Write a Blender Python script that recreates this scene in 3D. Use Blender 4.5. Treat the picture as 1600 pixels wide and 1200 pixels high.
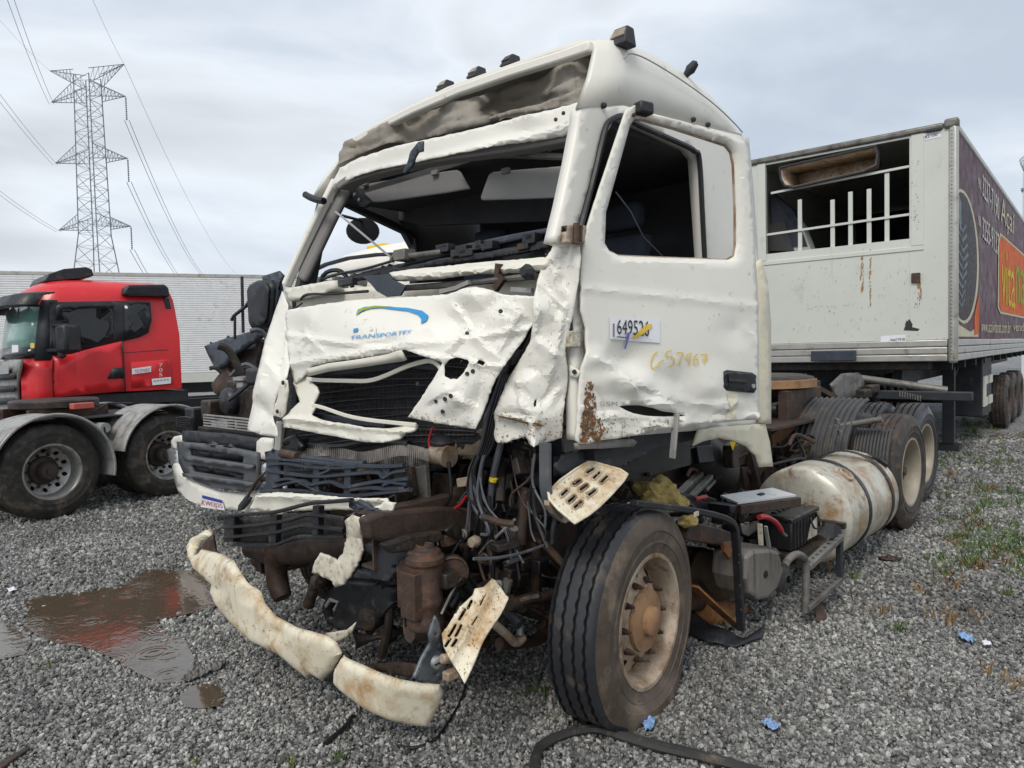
import bpy, bmesh, math, random
import numpy as np
from math import radians as rad, sin, cos, pi
from mathutils import Vector as V, Matrix, noise
from mathutils.geometry import delaunay_2d_cdt
random.seed(7)
for o in list(bpy.data.objects): bpy.data.objects.remove(o)
sc = bpy.context.scene
COL = sc.collection
# ------------------------------------------------------------------ camera
FPX, HC, PITCH, ROLL = 1110.0, 1.7, 2.5, -1.4
CAM = V((0, 0, HC))
RC = Matrix.Rotation(rad(90-PITCH), 3, 'X') @ Matrix.Rotation(rad(ROLL), 3, 'Z')
cd = bpy.data.cameras.new('camera'); co = bpy.data.objects.new('camera', cd); COL.objects.link(co)
co.matrix_world = Matrix.Translation(CAM) @ RC.to_4x4()
cd.sensor_fit = 'HORIZONTAL'; cd.sensor_width = 36.0; cd.lens = 36.0*FPX/1600.0
cd.clip_start = .05; cd.clip_end = 3000
sc.camera = co
# ------------------------------------------------------------------ sky, sun, exposure
SUN_EL, SUN_AZ = 48.0, 205.0      # azimuth clockwise from +Y: behind the camera, to its left
wd = bpy.data.worlds.new('World'); sc.world = wd; wd.use_nodes = True
nt = wd.node_tree; N = nt.nodes; L = nt.links
for n in list(N): N.remove(n)
wo = N.new('ShaderNodeOutputWorld'); bg = N.new('ShaderNodeBackground')
sky = N.new('ShaderNodeTexSky'); sky.sky_type = 'NISHITA'; sky.sun_disc = False
sky.sun_elevation = rad(SUN_EL); sky.sun_rotation = rad(SUN_AZ); sky.dust_density = 3.0
tc = N.new('ShaderNodeTexCoord'); mp = N.new('ShaderNodeMapping'); mp.inputs['Scale'].default_value = (1, 1, 2.6)
mp.inputs['Location'].default_value = (.35, .2, .1)
nz = N.new('ShaderNodeTexNoise'); nz.inputs['Scale'].default_value = 1.9; nz.inputs['Detail'].default_value = 6; nz.inputs['Roughness'].default_value = .48
nz.inputs['Distortion'].default_value = .3
cr = N.new('ShaderNodeValToRGB')
for e, (p, c) in zip((cr.color_ramp.elements[0], cr.color_ramp.elements[1], cr.color_ramp.elements.new(.47), cr.color_ramp.elements.new(.56)),
                     ((.36, (4.7, 5.3, 6.1, 1)), (.64, (8.9, 9.05, 9.2, 1)), (.46, (5.8, 6.4, 7.2, 1)), (.54, (7.2, 7.65, 8.2, 1)))):
    e.position = p; e.color = c
mx = N.new('ShaderNodeMixRGB'); mx.inputs[0].default_value = .92
L.new(tc.outputs['Generated'], mp.inputs[0]); L.new(mp.outputs[0], nz.inputs['Vector']); L.new(nz.outputs[0], cr.inputs[0])
L.new(sky.outputs[0], mx.inputs[1]); L.new(cr.outputs[0], mx.inputs[2]); L.new(mx.outputs[0], bg.inputs[0])
bg.inputs[1].default_value = .1
L.new(bg.outputs[0], wo.inputs[0])
sl = bpy.data.lights.new('sun', 'SUN'); sl.energy = 1.5; sl.angle = rad(22); sl.color = (1, .95, .87)
so = bpy.data.objects.new('sun', sl); COL.objects.link(so)
sdir = V((sin(rad(SUN_AZ))*cos(rad(SUN_EL)), cos(rad(SUN_AZ))*cos(rad(SUN_EL)), sin(rad(SUN_EL))))
so.rotation_euler = sdir.to_track_quat('Z', 'Y').to_euler()
sc.view_settings.view_transform = 'Standard'; sc.view_settings.look = 'None'
sc.view_settings.gamma = 1; sc.view_settings.use_curve_mapping = False
sc.view_settings.exposure = 0.32
# ------------------------------------------------------------------ frames: photo pixels (1600x1200) to places
def ray(px, py): return RC @ V(((px-800)/FPX, -(py-600)/FPX, -1))
def gp(px, py, z=0.0):
    d = ray(px, py); return CAM + d*((z-HC)/d.z)
class Frame:                       # a vehicle standing on the ground: s along its length, t across it, z up
    def __init__(s, o, th):
        s.o = V((o[0], o[1], 0)); t = rad(th)
        s.a = V((sin(t), cos(t), 0)); s.b = V((-cos(t), sin(t), 0)); s.z = V((0, 0, 1)); s.th = th
    def w(s, a, b, z): return s.o + s.a*a + s.b*b + s.z*z
    def side(s, px, py, t=0): d = ray(px, py); return CAM + d*(((s.o-CAM).dot(s.b)+t)/d.dot(s.b))
    def front(s, px, py, v=0): d = ray(px, py); return CAM + d*(((s.o-CAM).dot(s.a)+v)/d.dot(s.a))
    def l(s, p): q = p-s.o; return (q.dot(s.a), q.dot(s.b), q.z)
T = Frame((.24, 3.0), 43.5)        # wrecked truck; origin under its near front cab corner
DO = T.w(.06, -.02, 0)
D = Frame((DO.x, DO.y), 58.0)      # its door, swung 15 degrees open
TR = Frame((5.49, 8.8), 39.9)      # refrigerated trailer
W = Frame((-3.33, 6.97), 43.5)     # cabless white truck beside the wreck
RT = Frame((-7.4, 10.8), 46.0)     # red truck
CH = Frame((-5.05, 7.75), 32.0)    # tandem chassis before the red truck
WT = Frame((-12.97, 18.0), 68.6)   # long white box trailer
def dep(ctrl):                     # smooth depth field through (px, py, value): a thin plate spline, softened
    C = np.array(ctrl, float); n = len(C)
    if n > 2:                      # controls along one line: hold the depth constant across it
        Q = C[:, :2]-C[:, :2].mean(0); u, sv, vt = np.linalg.svd(Q, full_matrices=False)
        if sv[1] < .22*sv[0]:
            o = np.r_[vt[1]*35, 0]; C = np.r_[C, C+o, C-o]; n = len(C)
    X = C[:, :2]/100.0; v = C[:, 2]
    if n < 4:
        A = np.c_[np.ones(n), X]; w = np.linalg.lstsq(A.T @ A+np.diag([1e-9, 1e-3, 1e-3]), A.T @ v, rcond=None)[0]
        return lambda x, y: float(w[0]+w[1]*x/100+w[2]*y/100)
    d2 = ((X[:, None]-X[None])**2).sum(2); K = np.where(d2 > 0, .5*d2*np.log(d2+1e-12), 0)+np.eye(n)*.02
    P = np.c_[np.ones(n), X]; A = np.block([[K, P], [P.T, np.zeros((3, 3))]])
    w = np.linalg.lstsq(A, np.r_[v, 0, 0, 0], rcond=None)[0]; xs = X.tolist(); ws = w.tolist(); lo = v.min()-.05; hi = v.max()+.05
    def f(x, y):
        x /= 100; y /= 100; r = ws[n]+ws[n+1]*x+ws[n+2]*y
        for (a, b), q in zip(xs, ws):
            d = (x-a)**2+(y-b)**2
            if d > 0: r += q*.5*d*math.log(d)
        return max(lo, min(hi, r))
    return f
def fm(fr, ctrl):
    if not isinstance(ctrl, (list, tuple)): return lambda x, y: fr.front(x, y, ctrl)
    g = dep(ctrl); return lambda x, y: fr.front(x, y, g(x, y))
def sm(fr, ctrl):
    if not isinstance(ctrl, (list, tuple)): return lambda x, y: fr.side(x, y, ctrl)
    g = dep(ctrl); return lambda x, y: fr.side(x, y, g(x, y))
# ------------------------------------------------------------------ mesh building
class MB:
    def __init__(s): s.v = []; s.f = []
    def add(s, vs, fs):
        k = len(s.v); s.v += [V(p) for p in vs]; s.f += [tuple(i+k for i in f) for f in fs]; return s
    def loft(s, rings, closed=True, caps=True):
        n = len(rings[0]); fs = []; m = n if closed else n-1
        for i in range(len(rings)-1):
            for j in range(m):
                a = i*n+j; b = i*n+(j+1) % n; fs.append((a, b, b+n, a+n))
        if caps and closed: fs += [tuple(reversed(range(n))), tuple(range((len(rings)-1)*n, len(rings)*n))]
        return s.add([p for r in rings for p in r], fs)
    def tube(s, pts, r, n=8, flat=1.0, up=None):
        pts = [V(p) for p in pts]; R = []
        u = None
        for i, p in enumerate(pts):
            d = (pts[min(i+1, len(pts)-1)]-pts[max(i-1, 0)]).normalized()
            if u is None:
                u = V(up) if up else (V((0, 0, 1)) if abs(d.z) < .9 else V((1, 0, 0)))
            u = (u-d*u.dot(d)).normalized(); w = d.cross(u)
            rr = r[i] if isinstance(r, (list, tuple)) else r
            R.append([p+u*(cos(2*pi*k/n)*rr*flat)+w*(sin(2*pi*k/n)*rr) for k in range(n)])
        return s.loft(R)
    def beam(s, pts, w, h, up=(0, 0, 1)):      # rectangular bar along a path
        pts = [V(p) for p in pts]; R = []
        for i, p in enumerate(pts):
            d = (pts[min(i+1, len(pts)-1)]-pts[max(i-1, 0)]).normalized()
            u = V(up); u = (u-d*u.dot(d)).normalized(); x = d.cross(u)
            R.append([p+x*w/2+u*h/2, p-x*w/2+u*h/2, p-x*w/2-u*h/2, p+x*w/2-u*h/2])
        return s.loft(R)
    def lathe(s, prof, o, axis, n=32, caps=False):
        ax = V(axis).normalized(); u = ax.orthogonal().normalized(); w = ax.cross(u); o = V(o)
        R = [[o+ax*h+(u*cos(2*pi*k/n)+w*sin(2*pi*k/n))*r for k in range(n)] for r, h in prof]
        return s.loft(R, True, caps)
    def box(s, c, ax, ay, az):                 # centre and three half vectors
        c = V(c); P = [c+ax*i+ay*j+az*k for i in (-1, 1) for j in (-1, 1) for k in (-1, 1)]
        return s.add(P, [(0, 1, 3, 2), (4, 6, 7, 5), (0, 4, 5, 1), (2, 3, 7, 6), (0, 2, 6, 4), (1, 5, 7, 3)])
    def fbox(s, fr, a0, a1, b0, b1, z0, z1):
        return s.box(fr.w((a0+a1)/2, (b0+b1)/2, (z0+z1)/2), fr.a*(a1-a0)/2, fr.b*(b1-b0)/2, V((0, 0, (z1-z0)/2)))
    def prism(s, poly, vec):
        n = len(poly); vec = V(vec); p = [V(q) for q in poly]
        return s.add(p+[q+vec for q in p], [tuple(range(n)), tuple(reversed(range(n, 2*n)))]+[(i, i+n, (i+1) % n+n, (i+1) % n) for i in range(n)])
WM = {}
def wmat(o): return WM.get(o.name, Matrix.Identity(4))
def finish(o, parent, mw=None):
    COL.objects.link(o); mw = mw or Matrix.Identity(4)
    if parent:
        o.parent = parent; o.matrix_parent_inverse = wmat(parent).inverted()
    o.matrix_basis = mw; WM[o.name] = mw
    return o
def thing(name, loc, label=None, cat=None, group=None, rz=0):
    o = bpy.data.objects.new(name, None); o.empty_display_size = .2
    finish(o, None, Matrix.Translation(V(loc)) @ Matrix.Rotation(rz, 4, 'Z'))
    return tag(o, label, cat, group)
def tag(o, label=None, cat=None, group=None, kind=None):
    for k, v in (('label', label), ('category', cat), ('group', group), ('kind', kind)):
        if v: o[k] = v
    return o
def obj(name, mb, mat, parent=None, smooth=40, bevel=0, solid=0, sub=0, mw=None, origin=None):
    me = bpy.data.meshes.new(name)
    vs = mb.v
    if origin is None and mw is None:
        c = V((0, 0, 0))
        for p in vs: c += p
        origin = c/max(1, len(vs))
        if parent is None: origin.z = min(p.z for p in vs)
    if origin is not None and mw is None:
        vs = [p-origin for p in vs]; mw = Matrix.Translation(origin)
    me.from_pydata([tuple(p) for p in vs], [], mb.f); me.update()
    bm = bmesh.new(); bm.from_mesh(me)
    if solid == 0: bmesh.ops.recalc_face_normals(bm, faces=bm.faces)
    bm.to_mesh(me); bm.free()
    if smooth:
        me.polygons.foreach_set('use_smooth', [True]*len(me.polygons)); me.set_sharp_from_angle(angle=rad(smooth))
    me.materials.append(MAT[mat] if isinstance(mat, str) else mat)
    o = bpy.data.objects.new(name, me)
    if bevel:
        m = o.modifiers.new('bevel', 'BEVEL'); m.width = bevel; m.segments = 2; m.limit_method = 'ANGLE'; m.angle_limit = rad(40)
    if solid:
        m = o.modifiers.new('solid', 'SOLIDIFY'); m.thickness = solid; m.offset = -1
    if sub:
        m = o.modifiers.new('sub', 'SUBSURF'); m.levels = sub; m.render_levels = sub
    return finish(o, parent, mw)
def inside(x, y, P):
    r = False; j = len(P)-1
    for i in range(len(P)):
        if (P[i][1] > y) != (P[j][1] > y) and x < (P[j][0]-P[i][0])*(y-P[i][1])/(P[j][1]-P[i][1])+P[i][0]: r = not r
        j = i
    return r
def resample(P, step, closed=True):
    out = []; n = len(P)
    for i in range(n if closed else n-1):
        a = P[i]; b = P[(i+1) % n]; l = math.hypot(b[0]-a[0], b[1]-a[1]); k = max(1, round(l/step))
        out += [(a[0]+(b[0]-a[0])*q/k, a[1]+(b[1]-a[1])*q/k) for q in range(k)]
    if not closed: out.append(P[-1])
    return out
def surf(fn, disp=None):           # point on a (dented) surface, off metres towards the viewer
    def g(x, y, off=0.0):
        p = fn(x, y); e = 1.0
        n = (fn(x+e, y)-p).cross(fn(x, y+e)-p)
        if n.length < 1e-12: n = CAM-p
        n.normalize()
        if n.dot(CAM-p) < 0: n = -n
        return p+n*(off+(disp(x, y) if disp else 0)), n
    return g
def cdt(poly, holes=(), step=10, jit=.3, rag=0, seed=0):
    rnd = random.Random(seed)
    def rg(P):
        Q = resample(P, step)
        if not rag: return Q
        return [(x+.6*rag*noise.noise((x*.31, y*.31, seed)), y+.6*rag*noise.noise((x*.31, y*.31, seed+9))) for x, y in Q]
    B = [rg(poly)]+[rg(h) for h in holes]
    vs = []; es = []
    for b in B:
        k = len(vs); vs += b; es += [(k+i, k+(i+1) % len(b)) for i in range(len(b))]
    nb = len(vs); bp = list(vs)
    xs = [p[0] for p in poly]; ys = [p[1] for p in poly]
    y = min(ys)+step*.5; row = 0
    while y < max(ys):
        x = min(xs)+step*(.5 if row % 2 else .25)
        while x < max(xs):
            q = (x+rnd.uniform(-jit, jit)*step, y+rnd.uniform(-jit, jit)*step)
            if inside(q[0], q[1], B[0]) and not any(inside(q[0], q[1], h) for h in B[1:]):
                if min((q[0]-a)**2+(q[1]-b)**2 for a, b in bp) > (step*.45)**2: vs.append(q)
            x += step
        y += step*.87; row += 1
    r = delaunay_2d_cdt([V(p) for p in vs], es, [], 0, 1e-6)
    v2 = [(p.x, p.y) for p in r[0]]; fs = []
    for f in r[2]:
        cx = sum(v2[i][0] for i in f)/len(f); cy = sum(v2[i][1] for i in f)/len(f)
        if inside(cx, cy, B[0]) and not any(inside(cx, cy, h) for h in B[1:]): fs.append(tuple(f))
    return v2, fs
def sheet(name, poly, fn, mat, parent=None, holes=(), step=9, disp=None, thick=.004, rag=0, smooth=20, seed=1, off=0, sub=0):
    v2, fs = cdt(poly, holes, step, .3, rag, seed); g = surf(fn, disp); mb = MB()
    P = []; Nn = []
    for x, y in v2:
        p, n = g(x, y, off); P.append(p); Nn.append(n)
    F = []
    for f in fs:
        n = (P[f[1]]-P[f[0]]).cross(P[f[2]]-P[f[0]])
        F.append(f if n.dot(Nn[f[0]]) > 0 else tuple(reversed(f)))
    mb.add(P, F)
    return obj(name, mb, mat, parent, smooth=smooth, solid=thick, sub=sub)
def crumple(amp, scale, seed=0, extra=()):     # creased sheet metal: flat facets between sharp folds, in metres over pixels; extra: (x, y, radius, depth)
    r = random.Random(seed*17+3)
    folds = [(r.uniform(0, pi), r.uniform(.16, .5), r.uniform(0, 9), r.uniform(.35, 1)) for k in range(5)]
    def f(x, y):
        p = V((x/scale, y/scale, seed*3.7)); v = 0
        for a, fr_, ph, am in folds:
            u = (p.x*cos(a)+p.y*sin(a))*fr_+ph+.16*noise.noise(p*.5+V((ph, 0, 0)))
            u = u % 1.0; t = u/.72 if u < .72 else (1-u)/.28
            mk = max(0, min(1, noise.noise(p*.45+V((0, ph, 2)))*2.0+.45)); v += am*mk*(t-.5)
        q = .75*amp*v+amp*.012*noise.noise(p*6)
        for a, b, rr, d in extra:
            e = math.hypot(x-a, (y-b)*1.1)/(rr*1.7)
            if e < 1: q += d*(1-e)**1.12
        return q
    return f
def pline(fn, pts): return [fn(x, y) for x, y in pts]
def smoothp(P, k=4):                          # Catmull-Rom through points
    P = [V(p) for p in P]; out = []
    for i in range(len(P)-1):
        a = P[max(i-1, 0)]; b = P[i]; c = P[i+1]; d = P[min(i+2, len(P)-1)]
        for q in range(k):
            t = q/k; out.append(.5*((2*b)+(c-a)*t+(2*a-5*b+4*c-d)*t*t+(3*b-a-3*c+d)*t**3))
    return out+[P[-1]]
def text(name, s, quad, g, mat, parent, off=.006, thick=.0):   # lettering laid on a surface; quad: photo corners TL TR BR BL
    cu = bpy.data.curves.new('txt', 'FONT'); cu.body = s; cu.resolution_u = 3
    to = bpy.data.objects.new('txt', cu); COL.objects.link(to)
    bpy.context.view_layer.update()
    me = bpy.data.meshes.new_from_object(to.evaluated_get(bpy.context.evaluated_depsgraph_get()))
    vs = [v.co.copy() for v in me.vertices]; fs = [tuple(p.vertices) for p in me.polygons]
    bpy.data.objects.remove(to); bpy.data.meshes.remove(me)
    x0 = min(v.x for v in vs); x1 = max(v.x for v in vs); y0 = min(v.y for v in vs); y1 = max(v.y for v in vs)
    mb = MB(); P = []
    (ax, ay), (bx, by), (cx, cy), (dx, dy) = quad
    for v in vs:
        u = (v.x-x0)/(x1-x0); w = 1-(v.y-y0)/(y1-y0)
        x = (ax*(1-u)+bx*u)*(1-w)+(dx*(1-u)+cx*u)*w; y = (ay*(1-u)+by*u)*(1-w)+(dy*(1-u)+cy*u)*w
        P.append(g(x, y, off)[0])
    mb.add(P, fs)
    return obj(name, mb, mat, parent, smooth=0)
def decal(name, poly, g, mat, parent, off=.004, step=14):
    v2, fs = cdt(poly, (), step, .2); mb = MB(); mb.add([g(x, y, off)[0] for x, y in v2], fs)
    return obj(name, mb, mat, parent, smooth=0)
# ------------------------------------------------------------------ materials
MAT = {}
def M(name, col, rough=.5, metal=0, var=.12, vs=5, dirt=None, dirt2=None, bump=0, bs=60, spec=.5, coat=0, streak=None, scratch=None):
    m = bpy.data.materials.new(name); m.use_nodes = True; MAT[name] = m
    nt = m.node_tree; N = nt.nodes; L = nt.links; b = N['Principled BSDF']
    b.inputs['Roughness'].default_value = rough; b.inputs['Metallic'].default_value = metal
    b.inputs['Specular IOR Level'].default_value = spec; b.inputs['Coat Weight'].default_value = coat
    gm = N.new('ShaderNodeNewGeometry'); pos = gm.outputs['Position']
    def nz(scale, det=5, rg=.6, sc3=None, loc=None):
        t = N.new('ShaderNodeTexNoise'); t.inputs['Scale'].default_value = scale; t.inputs['Detail'].default_value = det; t.inputs['Roughness'].default_value = rg
        mpn = N.new('ShaderNodeMapping'); mpn.inputs['Scale'].default_value = sc3 or (1, 1, 1); mpn.inputs['Location'].default_value = loc or (0, 0, 0)
        L.new(pos, mpn.inputs[0]); L.new(mpn.outputs[0], t.inputs['Vector']); return t.outputs[0]
    def ramp(sock, lo, hi):
        r = N.new('ShaderNodeMapRange'); r.inputs['From Min'].default_value = lo; r.inputs['From Max'].default_value = hi; L.new(sock, r.inputs['Value']); return r.outputs[0]
    def mix(f, a, c2):
        x = N.new('ShaderNodeMixRGB'); L.new(f, x.inputs[0])
        if isinstance(a, tuple): x.inputs[1].default_value = (*a, 1)
        else: L.new(a, x.inputs[1])
        x.inputs[2].default_value = (*c2, 1); return x.outputs[0]
    c = mix(ramp(nz(vs), .3, .7), tuple(k*(1-var) for k in col), tuple(min(1, k*(1+var)) for k in col))
    dm = None
    for i, dd in enumerate((dirt, dirt2)):
        if dd:
            dc, amt, dsc = dd; f = ramp(nz(dsc, 8, .68, loc=(3*i+1, 2, 5)), .72-.5*amt, .86-.36*amt)
            c = mix(f, c, dc); dm = f
    if streak:
        dc, amt, dsc = streak; c = mix(ramp(nz(dsc, 6, .65, (1, 1, .09)), .74-.4*amt, .95-.3*amt), c, dc)
    if scratch:
        dc, amt, dsc = scratch; c = mix(ramp(nz(dsc, 3, .5, (1, 1, .25), (9, 4, 2)), .80-.25*amt, .83-.25*amt), c, dc)
    L.new(c, b.inputs['Base Color'])
    rr = N.new('ShaderNodeMapRange'); L.new(nz(vs*2.3, 4), rr.inputs['Value']); rr.inputs['From Min'].default_value = .3; rr.inputs['From Max'].default_value = .7
    rr.inputs['To Min'].default_value = max(.03, rough-.1); rr.inputs['To Max'].default_value = min(1, rough+.12); L.new(rr.outputs[0], b.inputs['Roughness'])
    if bump:
        bn = N.new('ShaderNodeBump'); bn.inputs['Strength'].default_value = bump; bn.inputs['Distance'].default_value = .01
        L.new(nz(bs, 6, .65), bn.inputs['Height']); L.new(bn.outputs[0], b.inputs['Normal'])
    return m
OCH = (.30, .20, .09); RUST = (.17, .065, .025); MUD = (.16, .12, .08)
M('white_paint', (.79, .765, .69), .42, var=.03, vs=2.5, dirt=((.36, .30, .20), .19, 12), streak=((.50, .44, .33), .16, 14), scratch=((.16, .15, .14), .17, 42), bump=.03, bs=22)
M('cream_paint', (.74, .68, .52), .5, var=.08, vs=3, dirt=(OCH, .2, 6), dirt2=((.12, .09, .06), .10, 14), streak=((.42, .3, .15), .2, 9), bump=.06, bs=30)
M('muddy_cream', (.72, .66, .51), .48, var=.06, vs=4, dirt=((.42, .26, .11), .50, 5), dirt2=((.15, .08, .04), .30, 10), scratch=((.09, .065, .045), .26, 40), streak=((.42, .27, .12), .4, 16), bump=.07, bs=35)
M('torn_white', (.62, .57, .46), .75, var=.12, vs=8, dirt=((.2, .17, .13), .45, 22), bump=.5, bs=45)
M('rust_patch', (.20, .095, .035), .85, var=.35, vs=30, dirt=((.07, .03, .015), .5, 40), bump=.4, bs=80)
M('black_plastic', (.014, .015, .018), .45, var=.3, dirt=((.09, .085, .08), .3, 9), bump=.12, bs=60)
M('grey_blue_plastic', (.036, .044, .060), .45, var=.25, dirt=((.14, .13, .12), .3, 10), bump=.1, bs=50)
M('dark_trim', (.022, .024, .029), .6, var=.2, dirt=((.07, .07, .07), .3, 8), bump=.1, bs=70)
M('interior_grey', (.065, .065, .07), .8, var=.15, bump=.1, bs=90)
M('visor_grey', (.21, .20, .195), .75, var=.06)
M('fabric', (.30, .27, .23), .9, var=.10, vs=5, dirt=((.22, .175, .12), .35, 3), bump=.1, bs=160)
M('oily_metal', (.026, .021, .018), .45, .2, var=.4, vs=14, dirt=((.10, .055, .03), .45, 11), dirt2=((.12, .10, .08), .25, 24), bump=.5, bs=55)
M('brown_metal', (.058, .038, .028), .6, .1, var=.35, vs=9, dirt=(RUST, .35, 8), dirt2=((.025, .02, .018), .4, 13), bump=.4, bs=50)
M('rusty_metal', (.068, .038, .025), .65, .1, var=.45, vs=14, dirt=((.17, .068, .026), .36, 11), dirt2=((.03, .024, .02), .45, 11), bump=.5, bs=60)
M('orange_rust', (.27, .12, .04), .8, 0, var=.3, vs=9, dirt=((.10, .04, .02), .42, 11), bump=.4, bs=60)
M('tyre_wet', (.022, .023, .026), .33, var=.3, vs=8, dirt=((.07, .06, .05), .3, 16), bump=.15, bs=70)
M('tyre_dusty', (.032, .028, .024), .6, var=.4, vs=8, dirt=((.15, .115, .08), .42, 7), bump=.2, bs=60)
M('tyre_mud', (.04, .034, .03), .62, var=.4, vs=9, dirt=((.17, .09, .04), .42, 12), bump=.25, bs=60)
M('rim_cream', (.44, .36, .27), .5, .2, var=.15, dirt=((.24, .12, .05), .54, 8), dirt2=((.08, .045, .028), .36, 14), bump=.15, bs=50)
M('rim_silver', (.42, .41, .39), .4, .6, var=.15, dirt=((.10, .07, .05), .45, 8), bump=.1, bs=50)
M('rim_dark', (.06, .045, .04), .6, .2, var=.3, dirt=((.13, .07, .045), .4, 12), bump=.3, bs=50)
M('tank', (.56, .54, .46), .40, .3, var=.10, vs=4, dirt=((.36, .20, .07), .50, 5), dirt2=((.18, .075, .025), .36, 11), streak=((.28, .15, .05), .45, 12), bump=.10, bs=24)
M('grey_metal', (.19, .18, .165), .5, .4, var=.2, dirt=((.07, .055, .045), .45, 9), bump=.2, bs=50)
M('alu', (.45, .45, .44), .38, .7, var=.1, dirt=((.14, .12, .1), .3, 10), bump=.08, bs=40)
M('foam', (.48, .36, .13), .95, var=.2, vs=20, dirt=((.28, .19, .06), .4, 16), bump=.8, bs=60)
M('red_paint', (.64, .016, .022), .36, var=.06, vs=2, dirt=((.45, .06, .05), .2, 6), streak=((.55, .12, .10), .34, 12), coat=.15)
M('glass_dark', (.012, .014, .017), .08, var=.2, dirt=((.05, .05, .05), .25, 9))
M('glass_teal', (.16, .30, .26), .12, var=.3, vs=1.5, dirt=((.03, .04, .05), .4, 1.2))
M('corrugated', (.74, .75, .75), .5, .0, var=.05, dirt=((.38, .36, .33), .25, 3), streak=((.36, .34, .30), .25, 5))
M('fender_grey', (.34, .335, .32), .55, .2, var=.12, vs=6, dirt=((.15, .135, .12), .45, 6), bump=.1, bs=40)
M('trailer_white', (.60, .62, .56), .42, var=.04, vs=1.5, dirt=((.46, .44, .36), .25, 2.5), streak=((.40, .36, .26), .25, 6))
M('trailer_purple', (.085, .024, .040), .5, var=.12, vs=2, spec=.25, streak=((.16, .07, .09), .2, 6))
M('trailer_alu', (.46, .45, .42), .42, .5, var=.1, dirt=((.22, .19, .10), .35, 5))
M('print_white', (.66, .64, .56), .6, spec=.12, var=.1, vs=9)
M('print_cream', (.60, .56, .38), .6, spec=.12, var=.1)
M('print_orange', (.66, .13, .025), .6, spec=.12, var=.2, vs=3)
M('print_yellow', (.70, .50, .03), .6, spec=.12, var=.15)
M('print_green', (.30, .40, .04), .6, spec=.12, var=.15)
M('print_blue', (.02, .27, .58), .4, var=.05)
M('print_dark', (.03, .03, .035), .5, var=.1)
M('print_grey', (.30, .31, .32), .5, var=.1)
M('paper', (.78, .79, .82), .6, var=.03)
M('marker_yellow', (.75, .52, .05), .6, var=.1)
M('marker_blue', (.16, .20, .55), .6, var=.1)
M('plum_dark', (.022, .012, .018), .5, var=.4, vs=9, spec=.15)
M('plum_light', (.11, .15, .17), .5, var=.5, vs=5, spec=.15)
M('cable_grey', (.085, .09, .105), .45, var=.2, dirt=((.2, .19, .18), .25, 20))
M('cable_black', (.010, .010, .011), .4, var=.2, dirt=((.1, .09, .08), .25, 20))
M('cable_red', (.40, .02, .025), .4)
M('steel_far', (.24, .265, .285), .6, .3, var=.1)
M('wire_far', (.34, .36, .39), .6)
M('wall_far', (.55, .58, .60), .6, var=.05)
M('lamp_glass', (.55, .58, .60), .12, .5, var=.3, vs=30)
M('amber', (.30, .24, .16), .3, var=.3, vs=20)
M('plate_red', (.50, .10, .08), .5); M('plate_blue', (.03, .06, .32), .4)
M('litter_blue', (.22, .36, .60), .5, var=.4, vs=30)
M('weed', (.075, .13, .028), .7, var=.4, vs=12, dirt=((.24, .17, .06), .3, 7))
M('dry_weed', (.22, .13, .05), .8, var=.3, vs=12)

def speckle(name, poly, n, r0, r1, g, mat, parent, off=.006, seed=1, stretch=1.0, inset=0):   # many small ragged flecks inside an outline
    rn = random.Random(seed); bd = resample(poly, 4) if inset else None; xs = [p[0] for p in poly]; ys = [p[1] for p in poly]; m = MB(); k = 0; tries = 0
    while k < n and tries < n*20:
        tries += 1; x = rn.uniform(min(xs), max(xs)); y = rn.uniform(min(ys), max(ys))
        if not inside(x, y, poly) or (inset and min(math.hypot(x-a, y-b) for a, b in bd) < inset) or noise.noise((x/9, y/14, seed)) < rn.uniform(-.5, .25): continue
        r = rn.uniform(r0, r1)*rn.choice((.5, 1, 1)); q = rn.randint(5, 8); P = []
        for i in range(q):
            a = 2*pi*i/q; rr = r*rn.uniform(.45, 1.2); P.append(g(x+cos(a)*rr, y+sin(a)*rr*stretch, off+rn.uniform(0, .0012))[0])
        m.add(P, [tuple(range(q))]); k += 1
    return tag(obj(name, m, mat, parent, smooth=0), kind='stuff')
M('cream_white', (.74, .71, .61), .45, var=.06, vs=4, dirt=((.45, .36, .23), .25, 7), dirt2=((.15, .10, .06), .07, 16), bump=.06, bs=30)
M('seat_blue', (.05, .06, .085), .85, var=.15, bump=.1, bs=90)
M('visor_light', (.30, .29, .275), .75, var=.05)
M('dash', (.022, .023, .027), .6, var=.25, dirt=((.06, .06, .06), .25, 9), bump=.1, bs=60)
M('ghost_print', (.80, .80, .765), .4, var=.02)
M('tyre_front', (.024, .025, .028), .36, var=.3, vs=8, dirt=((.12, .09, .065), .34, 6), bump=.12, bs=70)
M('rim_ivory', (.33, .29, .225), .5, .1, var=.1, dirt=((.28, .17, .08), .35, 9), bump=.1, bs=50)
M('radiator', (.016, .016, .018), .45, .2, var=.5, vs=14, dirt=((.06, .045, .032), .40, 10), bump=.7, bs=90)
M('fin_grey', (.36, .33, .30), .6, .2, var=.3, vs=20, dirt=((.05, .04, .035), .4, 16))
M('mesh_black', (.02, .019, .018), .55, var=.4, vs=40, dirt=((.10, .065, .04), .35, 12), bump=1, bs=140)
M('torn_brown', (.17, .13, .09), .9, var=.25, vs=10, dirt=((.07, .05, .035), .4, 12), bump=.5, bs=60)
M('blue_dark', (.045, .05, .06), .5, var=.3, dirt=((.12, .075, .05), .35, 7), bump=.15, bs=40)
M('blue_steel', (.13, .145, .16), .42, .4, var=.15, dirt=((.07, .06, .05), .3, 14), bump=.1, bs=50)
M('tank_dirty', (.15, .11, .07), .6, .1, var=.3, dirt=((.06, .045, .035), .45, 7), bump=.2, bs=40)
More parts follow.
